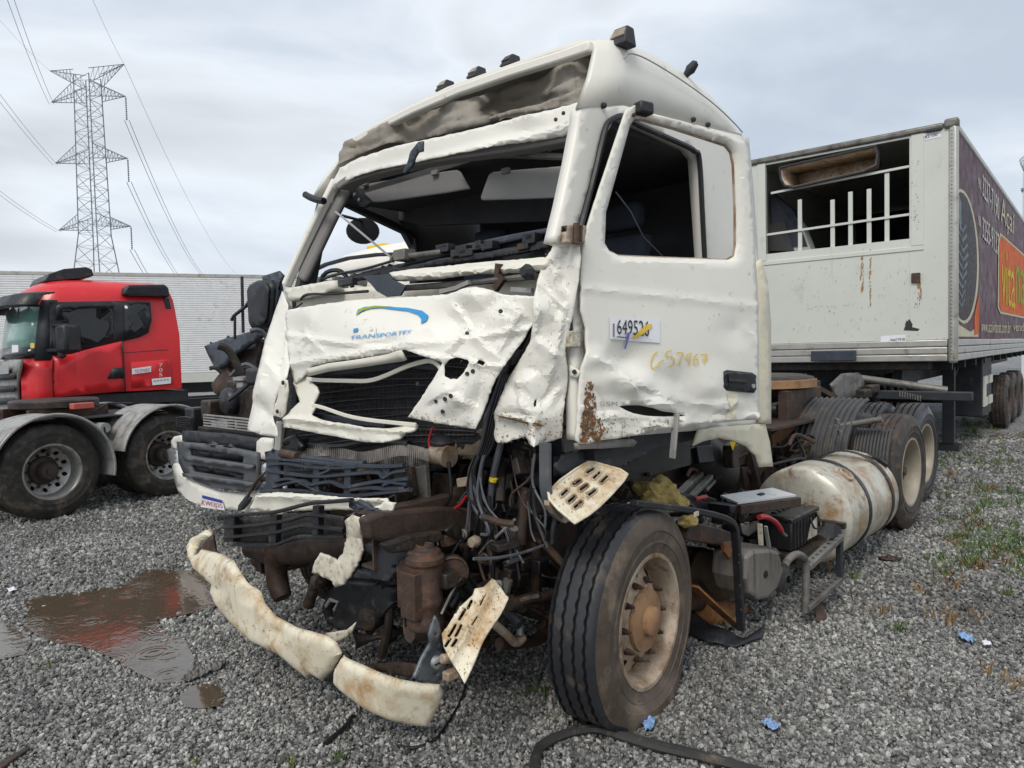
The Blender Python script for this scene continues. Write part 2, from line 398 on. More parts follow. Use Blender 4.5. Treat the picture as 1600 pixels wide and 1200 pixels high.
M('streaky_grey', (.22, .20, .175), .5, .3, var=.15, streak=((.07, .06, .055), .55, 26), dirt=((.09, .075, .06), .35, 8), bump=.1, bs=40)
M('battery_black', (.018, .018, .02), .35, var=.2, dirt=((.12, .11, .1), .28, 14), bump=.05, bs=60)
M('board_white', (.62, .63, .62), .5, var=.05, dirt=((.3, .28, .25), .3, 9))
M('drum_black', (.026, .024, .024), .55, var=.3, dirt=((.11, .06, .035), .35, 5), bump=.1, bs=40)
M('rust_frame', (.16, .085, .042), .7, .1, var=.3, dirt=((.26, .16, .08), .38, 9), streak=((.05, .04, .03), .45, 16), bump=.3, bs=50)
M('rust_light', (.30, .17, .085), .75, var=.25, dirt=((.14, .06, .03), .4, 12), bump=.3, bs=50)
M('guard_black', (.06, .06, .062), .5, var=.2, dirt=((.14, .11, .08), .35, 7), bump=.05, bs=40)
M('dusty_hose', (.03, .029, .028), .6, var=.3, dirt=((.14, .11, .08), .35, 16), bump=.2, bs=60)
M('sidewall', (.085, .062, .045), .55, var=.35, vs=7, dirt=((.20, .155, .11), .45, 6), dirt2=((.03, .026, .024), .35, 9), bump=.25, bs=45)
M('core_grey', (.055, .052, .055), .5, .2, var=.4, vs=14)
M('streak_rust', (.34, .19, .08), .8, var=.3, vs=30)
M('streak_grey', (.42, .40, .34), .6, var=.2, vs=30)
M('mud_tan', (.34, .24, .13), .9, var=.3, vs=30)
M('scrape_brown', (.20, .13, .07), .8, var=.4, vs=40)
# ------------------------------------------------------------------ ground
def ground_mat():
    m = bpy.data.materials.new('gravel_ground'); m.use_nodes = True; MAT['ground'] = m
    nt = m.node_tree; N = nt.nodes; L = nt.links; b = N['Principled BSDF']
    g = N.new('ShaderNodeNewGeometry')
    vo = N.new('ShaderNodeTexVoronoi'); vo.inputs['Scale'].default_value = 30; L.new(g.outputs['Position'], vo.inputs['Vector'])
    sep = N.new('ShaderNodeSeparateColor'); L.new(vo.outputs['Color'], sep.inputs[0])
    cr = N.new('ShaderNodeValToRGB'); e = cr.color_ramp.elements
    e[0].color = (.05, .05, .048, 1); e[1].color = (.42, .41, .39, 1); k = e.new(.55); k.color = (.17, .168, .16, 1); L.new(sep.outputs[0], cr.inputs[0])
    big = N.new('ShaderNodeTexNoise'); big.inputs['Scale'].default_value = .7; big.inputs['Detail'].default_value = 6; L.new(g.outputs['Position'], big.inputs['Vector'])
    mr = N.new('ShaderNodeMapRange'); mr.inputs['From Min'].default_value = .35; mr.inputs['From Max'].default_value = .7; mr.inputs['To Min'].default_value = .65; mr.inputs['To Max'].default_value = 1.25
    L.new(big.outputs[0], mr.inputs['Value'])
    mu = N.new('ShaderNodeMixRGB'); mu.blend_type = 'MULTIPLY'; mu.inputs[0].default_value = 1; L.new(cr.outputs[0], mu.inputs[1]); L.new(mr.outputs[0], mu.inputs[2])
    gn = N.new('ShaderNodeTexNoise'); gn.inputs['Scale'].default_value = .45; gn.inputs['Detail'].default_value = 9; gn.inputs['Roughness'].default_value = .7; L.new(g.outputs['Position'], gn.inputs['Vector'])
    gr = N.new('ShaderNodeMapRange'); gr.inputs['From Min'].default_value = .56; gr.inputs['From Max'].default_value = .70; gr.inputs['To Max'].default_value = .75; L.new(gn.outputs[0], gr.inputs['Value'])
    mg = N.new('ShaderNodeMixRGB'); L.new(gr.outputs[0], mg.inputs[0]); L.new(mu.outputs[0], mg.inputs[1]); mg.inputs[2].default_value = (.075, .10, .03, 1)
    L.new(mg.outputs[0], b.inputs['Base Color']); b.inputs['Roughness'].default_value = .55
    bp = N.new('ShaderNodeBump'); bp.inputs['Strength'].default_value = .9; bp.inputs['Distance'].default_value = .02; bp.invert = True
    L.new(vo.outputs['Distance'], bp.inputs['Height']); L.new(bp.outputs[0], b.inputs['Normal'])
    s = bpy.data.materials.new('stone'); s.use_nodes = True; MAT['stone'] = s
    nt = s.node_tree; N = nt.nodes; L = nt.links; b = N['Principled BSDF']
    oi = N.new('ShaderNodeObjectInfo'); cr = N.new('ShaderNodeValToRGB'); e = cr.color_ramp.elements
    e[0].color = (.075, .075, .072, 1); e[1].color = (.46, .45, .42, 1)
    for p, c in ((.30, (.14, .138, .13, 1)), (.65, (.235, .232, .22, 1)), (.88, (.34, .33, .31, 1))): k = e.new(p); k.color = c
    L.new(oi.outputs['Random'], cr.inputs[0])
    g = N.new('ShaderNodeNewGeometry'); n = N.new('ShaderNodeTexNoise'); n.inputs['Scale'].default_value = 90; n.inputs['Detail'].default_value = 4; L.new(g.outputs['Position'], n.inputs['Vector'])
    n2 = N.new('ShaderNodeTexNoise'); n2.inputs['Scale'].default_value = .8; n2.inputs['Detail'].default_value = 5; L.new(g.outputs['Position'], n2.inputs['Vector'])
    ad = N.new('ShaderNodeMath'); ad.operation = 'MULTIPLY'; L.new(n.outputs[0], ad.inputs[0]); L.new(n2.outputs[0], ad.inputs[1])
    mr = N.new('ShaderNodeMapRange'); mr.inputs['From Min'].default_value = .12; mr.inputs['From Max'].default_value = .38; mr.inputs['To Min'].default_value = .55; mr.inputs['To Max'].default_value = 1.35; L.new(ad.outputs[0], mr.inputs['Value'])
    mu = N.new('ShaderNodeMixRGB'); mu.blend_type = 'MULTIPLY'; mu.inputs[0].default_value = 1; L.new(cr.outputs[0], mu.inputs[1]); L.new(mr.outputs[0], mu.inputs[2])
    L.new(mu.outputs[0], b.inputs['Base Color']); b.inputs['Roughness'].default_value = .5
    w = bpy.data.materials.new('puddle_water'); w.use_nodes = True; MAT['water'] = w
    nt = w.node_tree; N = nt.nodes; L = nt.links; b = N['Principled BSDF']
    b.inputs['Base Color'].default_value = (.085, .062, .040, 1); b.inputs['Roughness'].default_value = .05; b.inputs['IOR'].default_value = 1.75; b.inputs['Specular IOR Level'].default_value = .6
    g = N.new('ShaderNodeNewGeometry'); wv = N.new('ShaderNodeTexNoise'); wv.inputs['Scale'].default_value = 16; wv.inputs['Detail'].default_value = 2; wv.inputs['Distortion'].default_value = .6; L.new(g.outputs['Position'], wv.inputs['Vector'])
    bp = N.new('ShaderNodeBump'); bp.inputs['Strength'].default_value = .06; bp.inputs['Distance'].default_value = .02; L.new(wv.outputs[0], bp.inputs['Height'])
    rp = N.new('ShaderNodeTexVoronoi'); rp.inputs['Scale'].default_value = 3.2; L.new(g.outputs['Position'], rp.inputs['Vector'])       # rain rings
    sn = N.new('ShaderNodeMath'); sn.operation = 'SINE'; ml = N.new('ShaderNodeMath'); ml.operation = 'MULTIPLY'; ml.inputs[1].default_value = 75; L.new(rp.outputs['Distance'], ml.inputs[0]); L.new(ml.outputs[0], sn.inputs[0])
    fd = N.new('ShaderNodeMapRange'); fd.inputs['From Min'].default_value = .12; fd.inputs['From Max'].default_value = .45; fd.inputs['To Min'].default_value = 1; fd.inputs['To Max'].default_value = 0; L.new(rp.outputs['Distance'], fd.inputs['Value'])
    mm = N.new('ShaderNodeMath'); mm.operation = 'MULTIPLY'; L.new(sn.outputs[0], mm.inputs[0]); L.new(fd.outputs[0], mm.inputs[1])
    b2 = N.new('ShaderNodeBump'); b2.inputs['Strength'].default_value = .05; b2.inputs['Distance'].default_value = .02; L.new(mm.outputs[0], b2.inputs['Height']); L.new(bp.outputs[0], b2.inputs['Normal'])
    L.new(b2.outputs[0], b.inputs['Normal'])
ground_mat()
mb = MB(); mb.add([(-900, -300, -.012), (900, -300, -.012), (900, 1500, -.012), (-900, 1500, -.012)], [(0, 1, 2, 3)])
tag(obj('ground', mb, 'ground', None, smooth=0), 'grey gravel yard', 'ground', kind='structure')
PUD = [[(38, 938), (80, 930), (130, 926), (190, 915), (232, 890), (275, 893), (318, 890), (345, 905), (352, 930), (335, 950), (290, 962), (245, 970), (250, 985), (288, 1002), (302, 1030), (300, 1052), (283, 1068), (250, 1070), (215, 1055), (180, 1032), (130, 1012), (95, 1010), (62, 996), (36, 978), (45, 958)],
       [(-60, 965), (10, 972), (40, 985), (48, 1005), (38, 1024), (5, 1032), (-60, 1035)],
       [(278, 1092), (295, 1076), (322, 1070), (342, 1076), (351, 1092), (340, 1106), (312, 1110), (288, 1107)]]
PW = [[tuple(gp(x, y).xy) for x, y in resample(P, 8)] for P in PUD]
for P in PW:
    v2, fs = cdt(P, (), .09, .2, .025)
    mb = MB(); mb.add([(x, y, .006) for x, y in v2], fs)
    tag(obj('puddle', mb, 'water', None, smooth=0), 'brown rainwater puddle on the gravel', 'puddle', kind='structure')
PB = [(min(p[0] for p in P)-.1, max(p[0] for p in P)+.1, min(p[1] for p in P)-.1, max(p[1] for p in P)+.1) for P in PW]
# loose stones: one uncountable mass
def gravel():
    rnd = random.Random(3); pts = []; rot = []; scl = []
    def put(x, y, s, z):
        pts.append((x, y, z)); rot.append((rnd.uniform(0, 6.28), rnd.uniform(0, 6.28), rnd.uniform(0, 6.28))); scl.append((s*rnd.uniform(.8, 1.4), s*rnd.uniform(.7, 1.1), s*rnd.uniform(.5, .9)))
    for y0, y1, den, sa, sb in ((1.2, 4.2, 5200, .0050, .0140), (4.2, 7.5, 1900, .009, .019), (7.5, 13, 560, .014, .028)):
        xa, xb = -y1*.95-.6, y1*.95+.6
        for i in range(int((xb-xa)*(y1-y0)*den)):
            x = rnd.uniform(xa, xb); y = rnd.uniform(y0, y1)
            if abs(x) > y*.9+.7: continue
            h = noise.noise((x*.8, y*.8, 1))*.5+.5
            s = rnd.uniform(sa, sb)*(1.35 if rnd.random() < .06 else 1)
            z = -.006+rnd.uniform(-.004, .006)
            wet = False
            for P, (u0, u1, v0, v1) in zip(PW, PB):
                if u0 < x < u1 and v0 < y < v1 and inside(x+noise.noise((x*9, y*9, 2))*.05, y+noise.noise((x*9, y*9, 7))*.05, P): wet = True; PWn = P
            if wet:
                ed = min(math.hypot(x-a, y-b) for a, b in PWn)
                if rnd.random() > max(.02, .75*(1-ed/.13)): continue
                z = -.006-.004*min(1, ed/.1)
            if noise.noise((x*.9+4, y*.9, 5)) > .42 and y > 5 and rnd.random() < .7: continue
            put(x, y, s, z)
    me = bpy.data.meshes.new('gravel'); me.from_pydata(pts, [], [])
    for nm, dat in (('rot', rot), ('scl', scl)):
        a = me.attributes.new(nm, 'FLOAT_VECTOR', 'POINT'); a.data.foreach_set('vector', [c for p in dat for c in p])
    o = bpy.data.objects.new('gravel', me); me.materials.append(MAT['stone']); COL.objects.link(o)
    tag(o, 'loose crushed grey stones covering the yard', 'gravel', kind='stuff')
    g = bpy.data.node_groups.new('gravel', 'GeometryNodeTree')
    g.interface.new_socket('Geometry', in_out='INPUT', socket_type='NodeSocketGeometry'); g.interface.new_socket('Geometry', in_out='OUTPUT', socket_type='NodeSocketGeometry')
    N = g.nodes; L = g.links; gi = N.new('NodeGroupInput'); go = N.new('NodeGroupOutput')
    jn = N.new('GeometryNodeJoinGeometry')
    for k in range(6):
        ic = N.new('GeometryNodeMeshIcoSphere'); ic.inputs['Radius'].default_value = 1; ic.inputs['Subdivisions'].default_value = 1 if k < 4 else 2
        sp = N.new('GeometryNodeSetPosition'); nz = N.new('ShaderNodeTexNoise'); nz.noise_dimensions = '4D'; nz.inputs['W'].default_value = k*7.3+1; nz.inputs['Scale'].default_value = .9
        sb = N.new('ShaderNodeVectorMath'); sb.operation = 'SUBTRACT'; sb.inputs[1].default_value = (.5, .5, .5); ml = N.new('ShaderNodeVectorMath'); ml.operation = 'SCALE'; ml.inputs['Scale'].default_value = 1.9
        L.new(nz.outputs['Color'], sb.inputs[0]); L.new(sb.outputs[0], ml.inputs[0]); L.new(ml.outputs[0], sp.inputs['Offset']); L.new(ic.outputs['Mesh'], sp.inputs['Geometry'])
        st = N.new('GeometryNodeSetMaterial'); st.inputs['Material'].default_value = MAT['stone']; L.new(sp.outputs[0], st.inputs[0])
        gt = N.new('GeometryNodeGeometryToInstance'); L.new(st.outputs[0], gt.inputs[0]); L.new(gt.outputs[0], jn.inputs[0])
    ip = N.new('GeometryNodeInstanceOnPoints'); L.new(gi.outputs[0], ip.inputs['Points']); L.new(jn.outputs[0], ip.inputs['Instance']); ip.inputs['Pick Instance'].default_value = True
    for nm, sk in (('rot', 'Rotation'), ('scl', 'Scale')):
        na = N.new('GeometryNodeInputNamedAttribute'); na.data_type = 'FLOAT_VECTOR'; na.inputs[0].default_value = nm; L.new(na.outputs[0], ip.inputs[sk])
    L.new(ip.outputs[0], go.inputs[0])
    md = o.modifiers.new('scatter', 'NODES'); md.node_group = g
gravel()
# weeds: tufts of thin blades
def weeds():
    rnd = random.Random(11); mg = MB(); md = MB()
    spots = [(1405, 985, .10, 30, 0), (1290, 890, .14, 14, 1), (1335, 905, .10, 18, 0), (1380, 960, .13, 20, 1), (1450, 930, .12, 16, 1), (1530, 965, .12, 18, 1), (1575, 930, .1, 16, 0), (1490, 915, .14, 22, 1), (1545, 1050, .09, 10, 1), (1580, 1075, .1, 14, 1), (1480, 970, .14, 20, 1),
             (530, 1160+25, .06, 20, 0), (455, 1195, .06, 22, 0), (830, 1085, .12, 26, 0), (860, 1128, .05, 10, 0), (75, 1040, .08, 12, 0), (130, 1110, .05, 10, 0), (280, 823, .06, 24, 0), (345, 812, .07, 40, 0), (365, 800, .07, 40, 0), (320, 820, .06, 26, 0), (310, 1190, .06, 14, 0), (1500, 890, .1, 10, 0), (1420, 1080, .06, 8, 1)]
    for i in range(130): spots.append((rnd.uniform(1465, 1600), rnd.uniform(680, 900), rnd.uniform(.07, .14), rnd.randint(10, 22), int(rnd.random() < .15)))
    for i in range(34): spots.append((rnd.uniform(1500, 1600), rnd.uniform(820, 870), rnd.uniform(.06, .12), rnd.randint(12, 22), int(rnd.random() < .2)))
    for i in range(26): spots.append((rnd.uniform(1490, 1560), rnd.uniform(655, 690), rnd.uniform(.08, .15), 16, 0))
    for px, py, h, n, dry in spots:
        c = gp(px, py)
        for k in range(n):
            a = rnd.uniform(0, 6.28); r = rnd.uniform(0, h*.9); hh = h*rnd.uniform(.4, 1.1)
            p = V((c.x+cos(a)*r, c.y+sin(a)*r, -.01)); lean = V((rnd.uniform(-.6, .6), rnd.uniform(-.6, .6), 1)).normalized()
            w = V((cos(a+1.3), sin(a+1.3), 0))*.003*(1+h*6)
            m = p+lean*hh*.55+w*.3; t = p+lean*hh+V((lean.x, lean.y, -.25))*hh*.35
            (md if dry else mg).add([p-w, p+w, m+w*.8, m-w*.8, t], [(0, 1, 2, 3), (3, 2, 4)])
    tag(obj('weeds', mg, 'weed', None, smooth=0), 'small green weeds growing through the gravel', 'weeds', kind='stuff')
    tag(obj('dry_weeds', md, 'dry_weed', None, smooth=0), 'brown withered weeds standing in the gravel', 'weeds', kind='stuff')
weeds()
# ------------------------------------------------------------------ wheels
def wheel(parent, c, out, R=.52, wd=.29, kind='front', tyre='tyre_dusty', rim='rim_cream', hubm='rusty_metal', flat=0, nuts=10, block=False, nutm='rusty_metal', detail=True, side=None):
    # c: centre of the tyre; out: direction of the outer face; wheel mesh = rim, children tyre, hub, nuts
    ax = V(out).normalized(); up = V((0, 0, 1)); fw = up.cross(ax).normalized(); c = V(c)
    def P(r, a, h): return c+ax*h+(fw*cos(a)+up*sin(a))*r
    h = wd/2; ri = R*.56
    prof = [(ri*.97, h*.72), (ri*1.0, h*.92), (ri*1.08, h*.98), (R*.68, h*1.03), (R*.685, h*1.06), (R*.70, h*1.06), (R*.705, h*1.04), (R*.79, h*1.06), (R*.795, h*1.09), (R*.81, h*1.085), (R*.88, h*1.0), (R*.945, h*.9), (R*.965, h*.86), (R*.985, h*.80)]
    g = []
    if not block:
        for q in (.62, .22, -.22, -.62):
            g += [(R, h*(q+.065)), (R*.968, h*(q+.045)), (R*.968, h*(q-.045)), (R, h*(q-.065))]
    else:
        for q in (.55, .15, -.15, -.55):
            g += [(R, h*(q+.06)), (R*.97, h*(q+.04)), (R*.97, h*(q-.04)), (R, h*(q-.06))]
    prof = prof+g+[(R*.985, -h*.80), (R*.945, -h*.9), (R*.88, -h), (R*.76, -h*1.06), (ri*1.0, -h*.9), (ri*.97, -h*.7), (ri*.97, h*.72)]
    n = 110 if detail else 48; rings = []
    for j, (r, hh) in enumerate(prof):
        ring = []
        for k in range(n):
            a = 2*pi*k/n; rr = r
            if block and r > R*.98 and k % 2 and 13 < j < len(prof)-7: rr = r*.978
            wob = .035*h*(1 if (k % 2) else -1) if (not block and r > R*.97 and 13 < j < len(prof)-7) else 0
            p = P(rr, a, hh+wob)
            if flat:
                lim = c.z-R+flat
                if p.z < lim+.10:
                    d = max(0, lim+.10-p.z); p = p+ax*(.30*d*(1 if hh > 0 else -1)*min(1, abs(hh)/h)); p.z = max(p.z+d*.35, lim) if p.z > lim else lim
            ring.append(p)
        rings.append(ring)
    # rim: barrel + disc with hand holes
    rm = MB()
    rm.lathe([(ri*1.07, h*.94), (ri*1.06, h*1.0), (ri*1.0, h*.99), (ri*.95, h*.85), (ri*.92, h*.4), (ri*.90, -h*.7)], c, ax, 48)
    if kind == 'front': dep_ = lambda r: h*(.05+.62*max(0, min(1, (ri*.93-r)/(ri*.40)))) if r > ri*.53 else h*.67
    else: dep_ = lambda r: -h*(.15+.45*max(0, min(1, (ri*.93-r)/(ri*.3))))
    circ = [(ri*.925*cos(2*pi*k/40), ri*.925*sin(2*pi*k/40)) for k in range(40)]
    holes = []
    for k in range(nuts):
        a = 2*pi*(k+.5)/nuts; rr = ri*.755
        holes.append([(rr*cos(a)+ri*.085*cos(q*pi/4), rr*sin(a)+ri*.085*sin(q*pi/4)) for q in range(8)])
    if detail:
        v2, fs = cdt(circ, holes, ri*.12, .1)
    else:
        v2, fs = cdt(circ, [], ri*.2, .1)
    rm.add([c+ax*dep_(math.hypot(x, y))+fw*x+up*y for x, y in v2], fs)
    w = obj('wheel', rm, rim, parent, smooth=35)
    tm = MB(); tm.loft(rings, True, False); to = obj('tyre', tm, tyre, w, smooth=32)
    if side:
        to.data.materials.append(MAT[side]); ns = len(prof)-1
        for pi_, pl in enumerate(to.data.polygons):
            if pi_//n < 11 or pi_//n >= ns-5: pl.material_index = 1
    if detail:
        dq = -.3 if kind == 'front' else -.9; bd = MB(); bd.lathe([(.001, h*dq), (ri*.86, h*dq), (ri*.88, h*(dq-.4))], c, ax, 24); obj('brake_drum', bd, 'cable_black', w)
    hb = MB(); d0 = dep_(ri*.3)
    if kind == 'front': hb.lathe([(ri*.50, d0+.003), (ri*.49, d0+.02), (ri*.32, d0+.028), (ri*.24, d0+.03), (ri*.23, d0+.055), (ri*.19, d0+.065), (.001, d0+.068)], c, ax, 28)
    else: hb.lathe([(ri*.55, d0+.003), (ri*.52, d0+.03), (ri*.36, d0+.05), (ri*.33, d0+.13), (ri*.27, d0+.155), (ri*.13, d0+.16), (ri*.12, d0+.18), (.001, d0+.182)], c, ax, 28)
    obj('hub', hb, hubm, w)
    if detail:
        for k in range(nuts):
            a = 2*pi*k/nuts; q = c+(fw*cos(a)+up*sin(a))*ri*.61
            nm = MB(); dd = dep_(ri*.61); nm.lathe([(ri*.062, dd-.002), (ri*.062, dd+.012), (ri*.048, dd+.014), (ri*.046, dd+.032), (ri*.030, dd+.034), (ri*.028, dd+.046), (.001, dd+.047)], q, ax, 6)
            obj('wheel_nut', nm, nutm, w, smooth=20)
    return w
# ------------------------------------------------------------------ electricity pylons and lines
def pylon(base, H, rz, label, simple=False, k=.075):
    th = thing('electricity_pylon', base, label, 'pylon')
    c, s = cos(rz), sin(rz)
    def P(x, y, z): return V((base.x+x*c-y*s, base.y+x*s+y*c, base.z+z*H))
    def hw(z): return H*(.078-.105*z if z < .44 else (.0318-.012*(z-.44) if z < .90 else .026))
    legs = MB(); lat = MB()
    for sx in (-1, 1):
        for sy in (-1, 1):
            legs.tube([P(sx*hw(z), sy*hw(z), z) for z in (0, .2, .44, .7, .93)], k*1.25, 4)
    zs = []; z = 0
    while z < .93: zs.append(z); z += hw(z)/H*1.15
    zs.append(.93)
    for i in range(len(zs)-1):
        for q in range(4):
            C0 = [(-1, -1), (1, -1), (1, 1), (-1, 1)]; a = C0[q]; b = C0[(q+1) % 4]; z0, z1 = zs[i], zs[i+1]
            if i % 2: lat.tube([P(a[0]*hw(z0), a[1]*hw(z0), z0), P(b[0]*hw(z1), b[1]*hw(z1), z1)], k*.6, 3)
            else: lat.tube([P(b[0]*hw(z0), b[1]*hw(z0), z0), P(a[0]*hw(z1), a[1]*hw(z1), z1)], k*.6, 3)
            if not simple: lat.tube([P(a[0]*hw(z0), a[1]*hw(z0), z0), P(b[0]*hw(z0), b[1]*hw(z0), z0)], k*.45, 3)
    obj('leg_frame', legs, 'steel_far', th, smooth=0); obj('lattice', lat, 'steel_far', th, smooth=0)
    tips = []
    for (za, zt, ext, tip) in ((.46, .50, .125, .46), (.67, .715, .125, .67), (.86, .91, .128, .86), (.90, .945, .128, .958)):
        for sx in (-1, 1):
            am = MB(); tp = P(sx*ext*H, 0, tip); tips.append(tp)
            for sy in (-1, 1):
                lo = P(sx*hw(za), sy*hw(za), za); up = P(sx*hw(zt), sy*hw(zt), zt)
                am.tube([lo, tp], k*.8, 4); am.tube([up, tp], k*.8, 4)
                for q in range(1, 7):
                    f0, f1 = (q-1)/7, q/7
                    am.tube([lo.lerp(tp, f0), up.lerp(tp, f1)], k*.5, 3); am.tube([up.lerp(tp, f1), lo.lerp(tp, f1)], k*.45, 3)
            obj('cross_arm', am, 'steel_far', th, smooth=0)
    return th, tips
pd = 112.0
pb = V(((160-800)/FPX*pd, pd, -.012))
pyl, tips = pylon(pb, 49.5, rad(-8), 'tall lattice electricity pylon with three pairs of cross arms beside the power lines')
ins = []
for i, tp in enumerate(tips[:6]):
    if i % 2:
        m = MB(); q = tp-V((0, 0, 3.6)); m.lathe([(.05, 0), (.16, .1), (.05, .2)]+[(.05+.1*(j % 2), .2+j*.16) for j in range(20)]+[(.04, 3.5)], q, (0, 0, 1), 6); obj('insulator', m, 'steel_far', pyl)
        ins.append(q)
    else: ins.append(tp-V((0, 0, .3)))
def line(a, b, sag, r, label, two=True):
    mb = MB()
    for o in ((-.35, .35) if two else (0,)):
        P = []
        for i in range(25):
            t = i/24; p = V(a).lerp(V(b), t); p.z -= sag*4*t*(1-t); p.x += o; P.append(p)
        mb.tube(P, r, 4)
    return tag(obj('power_line', mb, 'wire_far', None, smooth=0), label, 'power line', 'power lines at the pylon')
def far(px, py, d): r = ray(px, py); return CAM+r*d
for i, (e, dn) in enumerate((((-200, 105, 40), 'upper'), ((-200, 100, 40), 'upper'))): pass
line(ins[0], far(-220, 110, 62), 1.2, .030, 'pair of power lines running from the lowest cross arm of the pylon')
line(ins[2], far(-150, -60, 62), 1.0, .030, 'pair of power lines running from the middle cross arm of the pylon')
line(ins[4], far(-20, -110, 62), 1.0, .030, 'pair of power lines running from the third cross arm of the pylon')
line(tips[7], far(120, -60, 80), .6, .022, 'single thin earth wire rising from the top arm of the pylon', False)
line(tips[6], far(-60, -40, 80), .6, .018, 'single faint earth wire over the corner of the pylon top', False)
for j, (e, lb) in enumerate((((290, 438), 'lowest'), ((318, 438), 'middle'), ((345, 440), 'third'))):
    line(ins[j*2+1], far(e[0], e[1], 330), 9, .048, 'twin power lines descending from the insulator under the %s cross arm' % lb)
for j, (e, lb) in enumerate((((-90, 0), 'lowest'), ((60, -40), 'middle'), ((170, -60), 'third'))):
    pass
line(tips[7], far(395, 440, 330), 9, .03, 'single thin earth wire sloping down from the top arm of the pylon', False)
pylon(V((( 371-800)/FPX*420, 420, -.012)), 49.5, rad(20), 'tiny distant electricity pylon whose top shows above the white box trailer', True, .22)
# far white shed behind the refrigerated trailer
def shed():
    fr = Frame((22.5, 31.0), 40.0)
    th = thing('white_building', fr.w(0, 0, -.012), 'white metal clad building with barbed wire on top behind the refrigerated trailer', 'building')
    for i in range(8):
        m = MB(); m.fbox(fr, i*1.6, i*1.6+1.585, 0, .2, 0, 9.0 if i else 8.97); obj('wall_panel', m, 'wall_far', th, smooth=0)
    m = MB(); m.fbox(fr, -.05, 13, -.04, .26, 8.2, 8.3); obj('wall_rail', m, 'steel_far', th, smooth=0)
    for i in range(5): m = MB(); m.tube([fr.w(i*3, .1, 9), fr.w(i*3, .1, 9.9)], .05, 5); obj('wire_post', m, 'steel_far', th)
    m = MB(); P = []
    for i in range(500): P.append(fr.w(i*.026, .1+.22*cos(i*.55), 9.45+.22*sin(i*.55)))
    m.tube(P, .018, 3); obj('barbed_wire', m, 'steel_far', th, smooth=0)
shed()
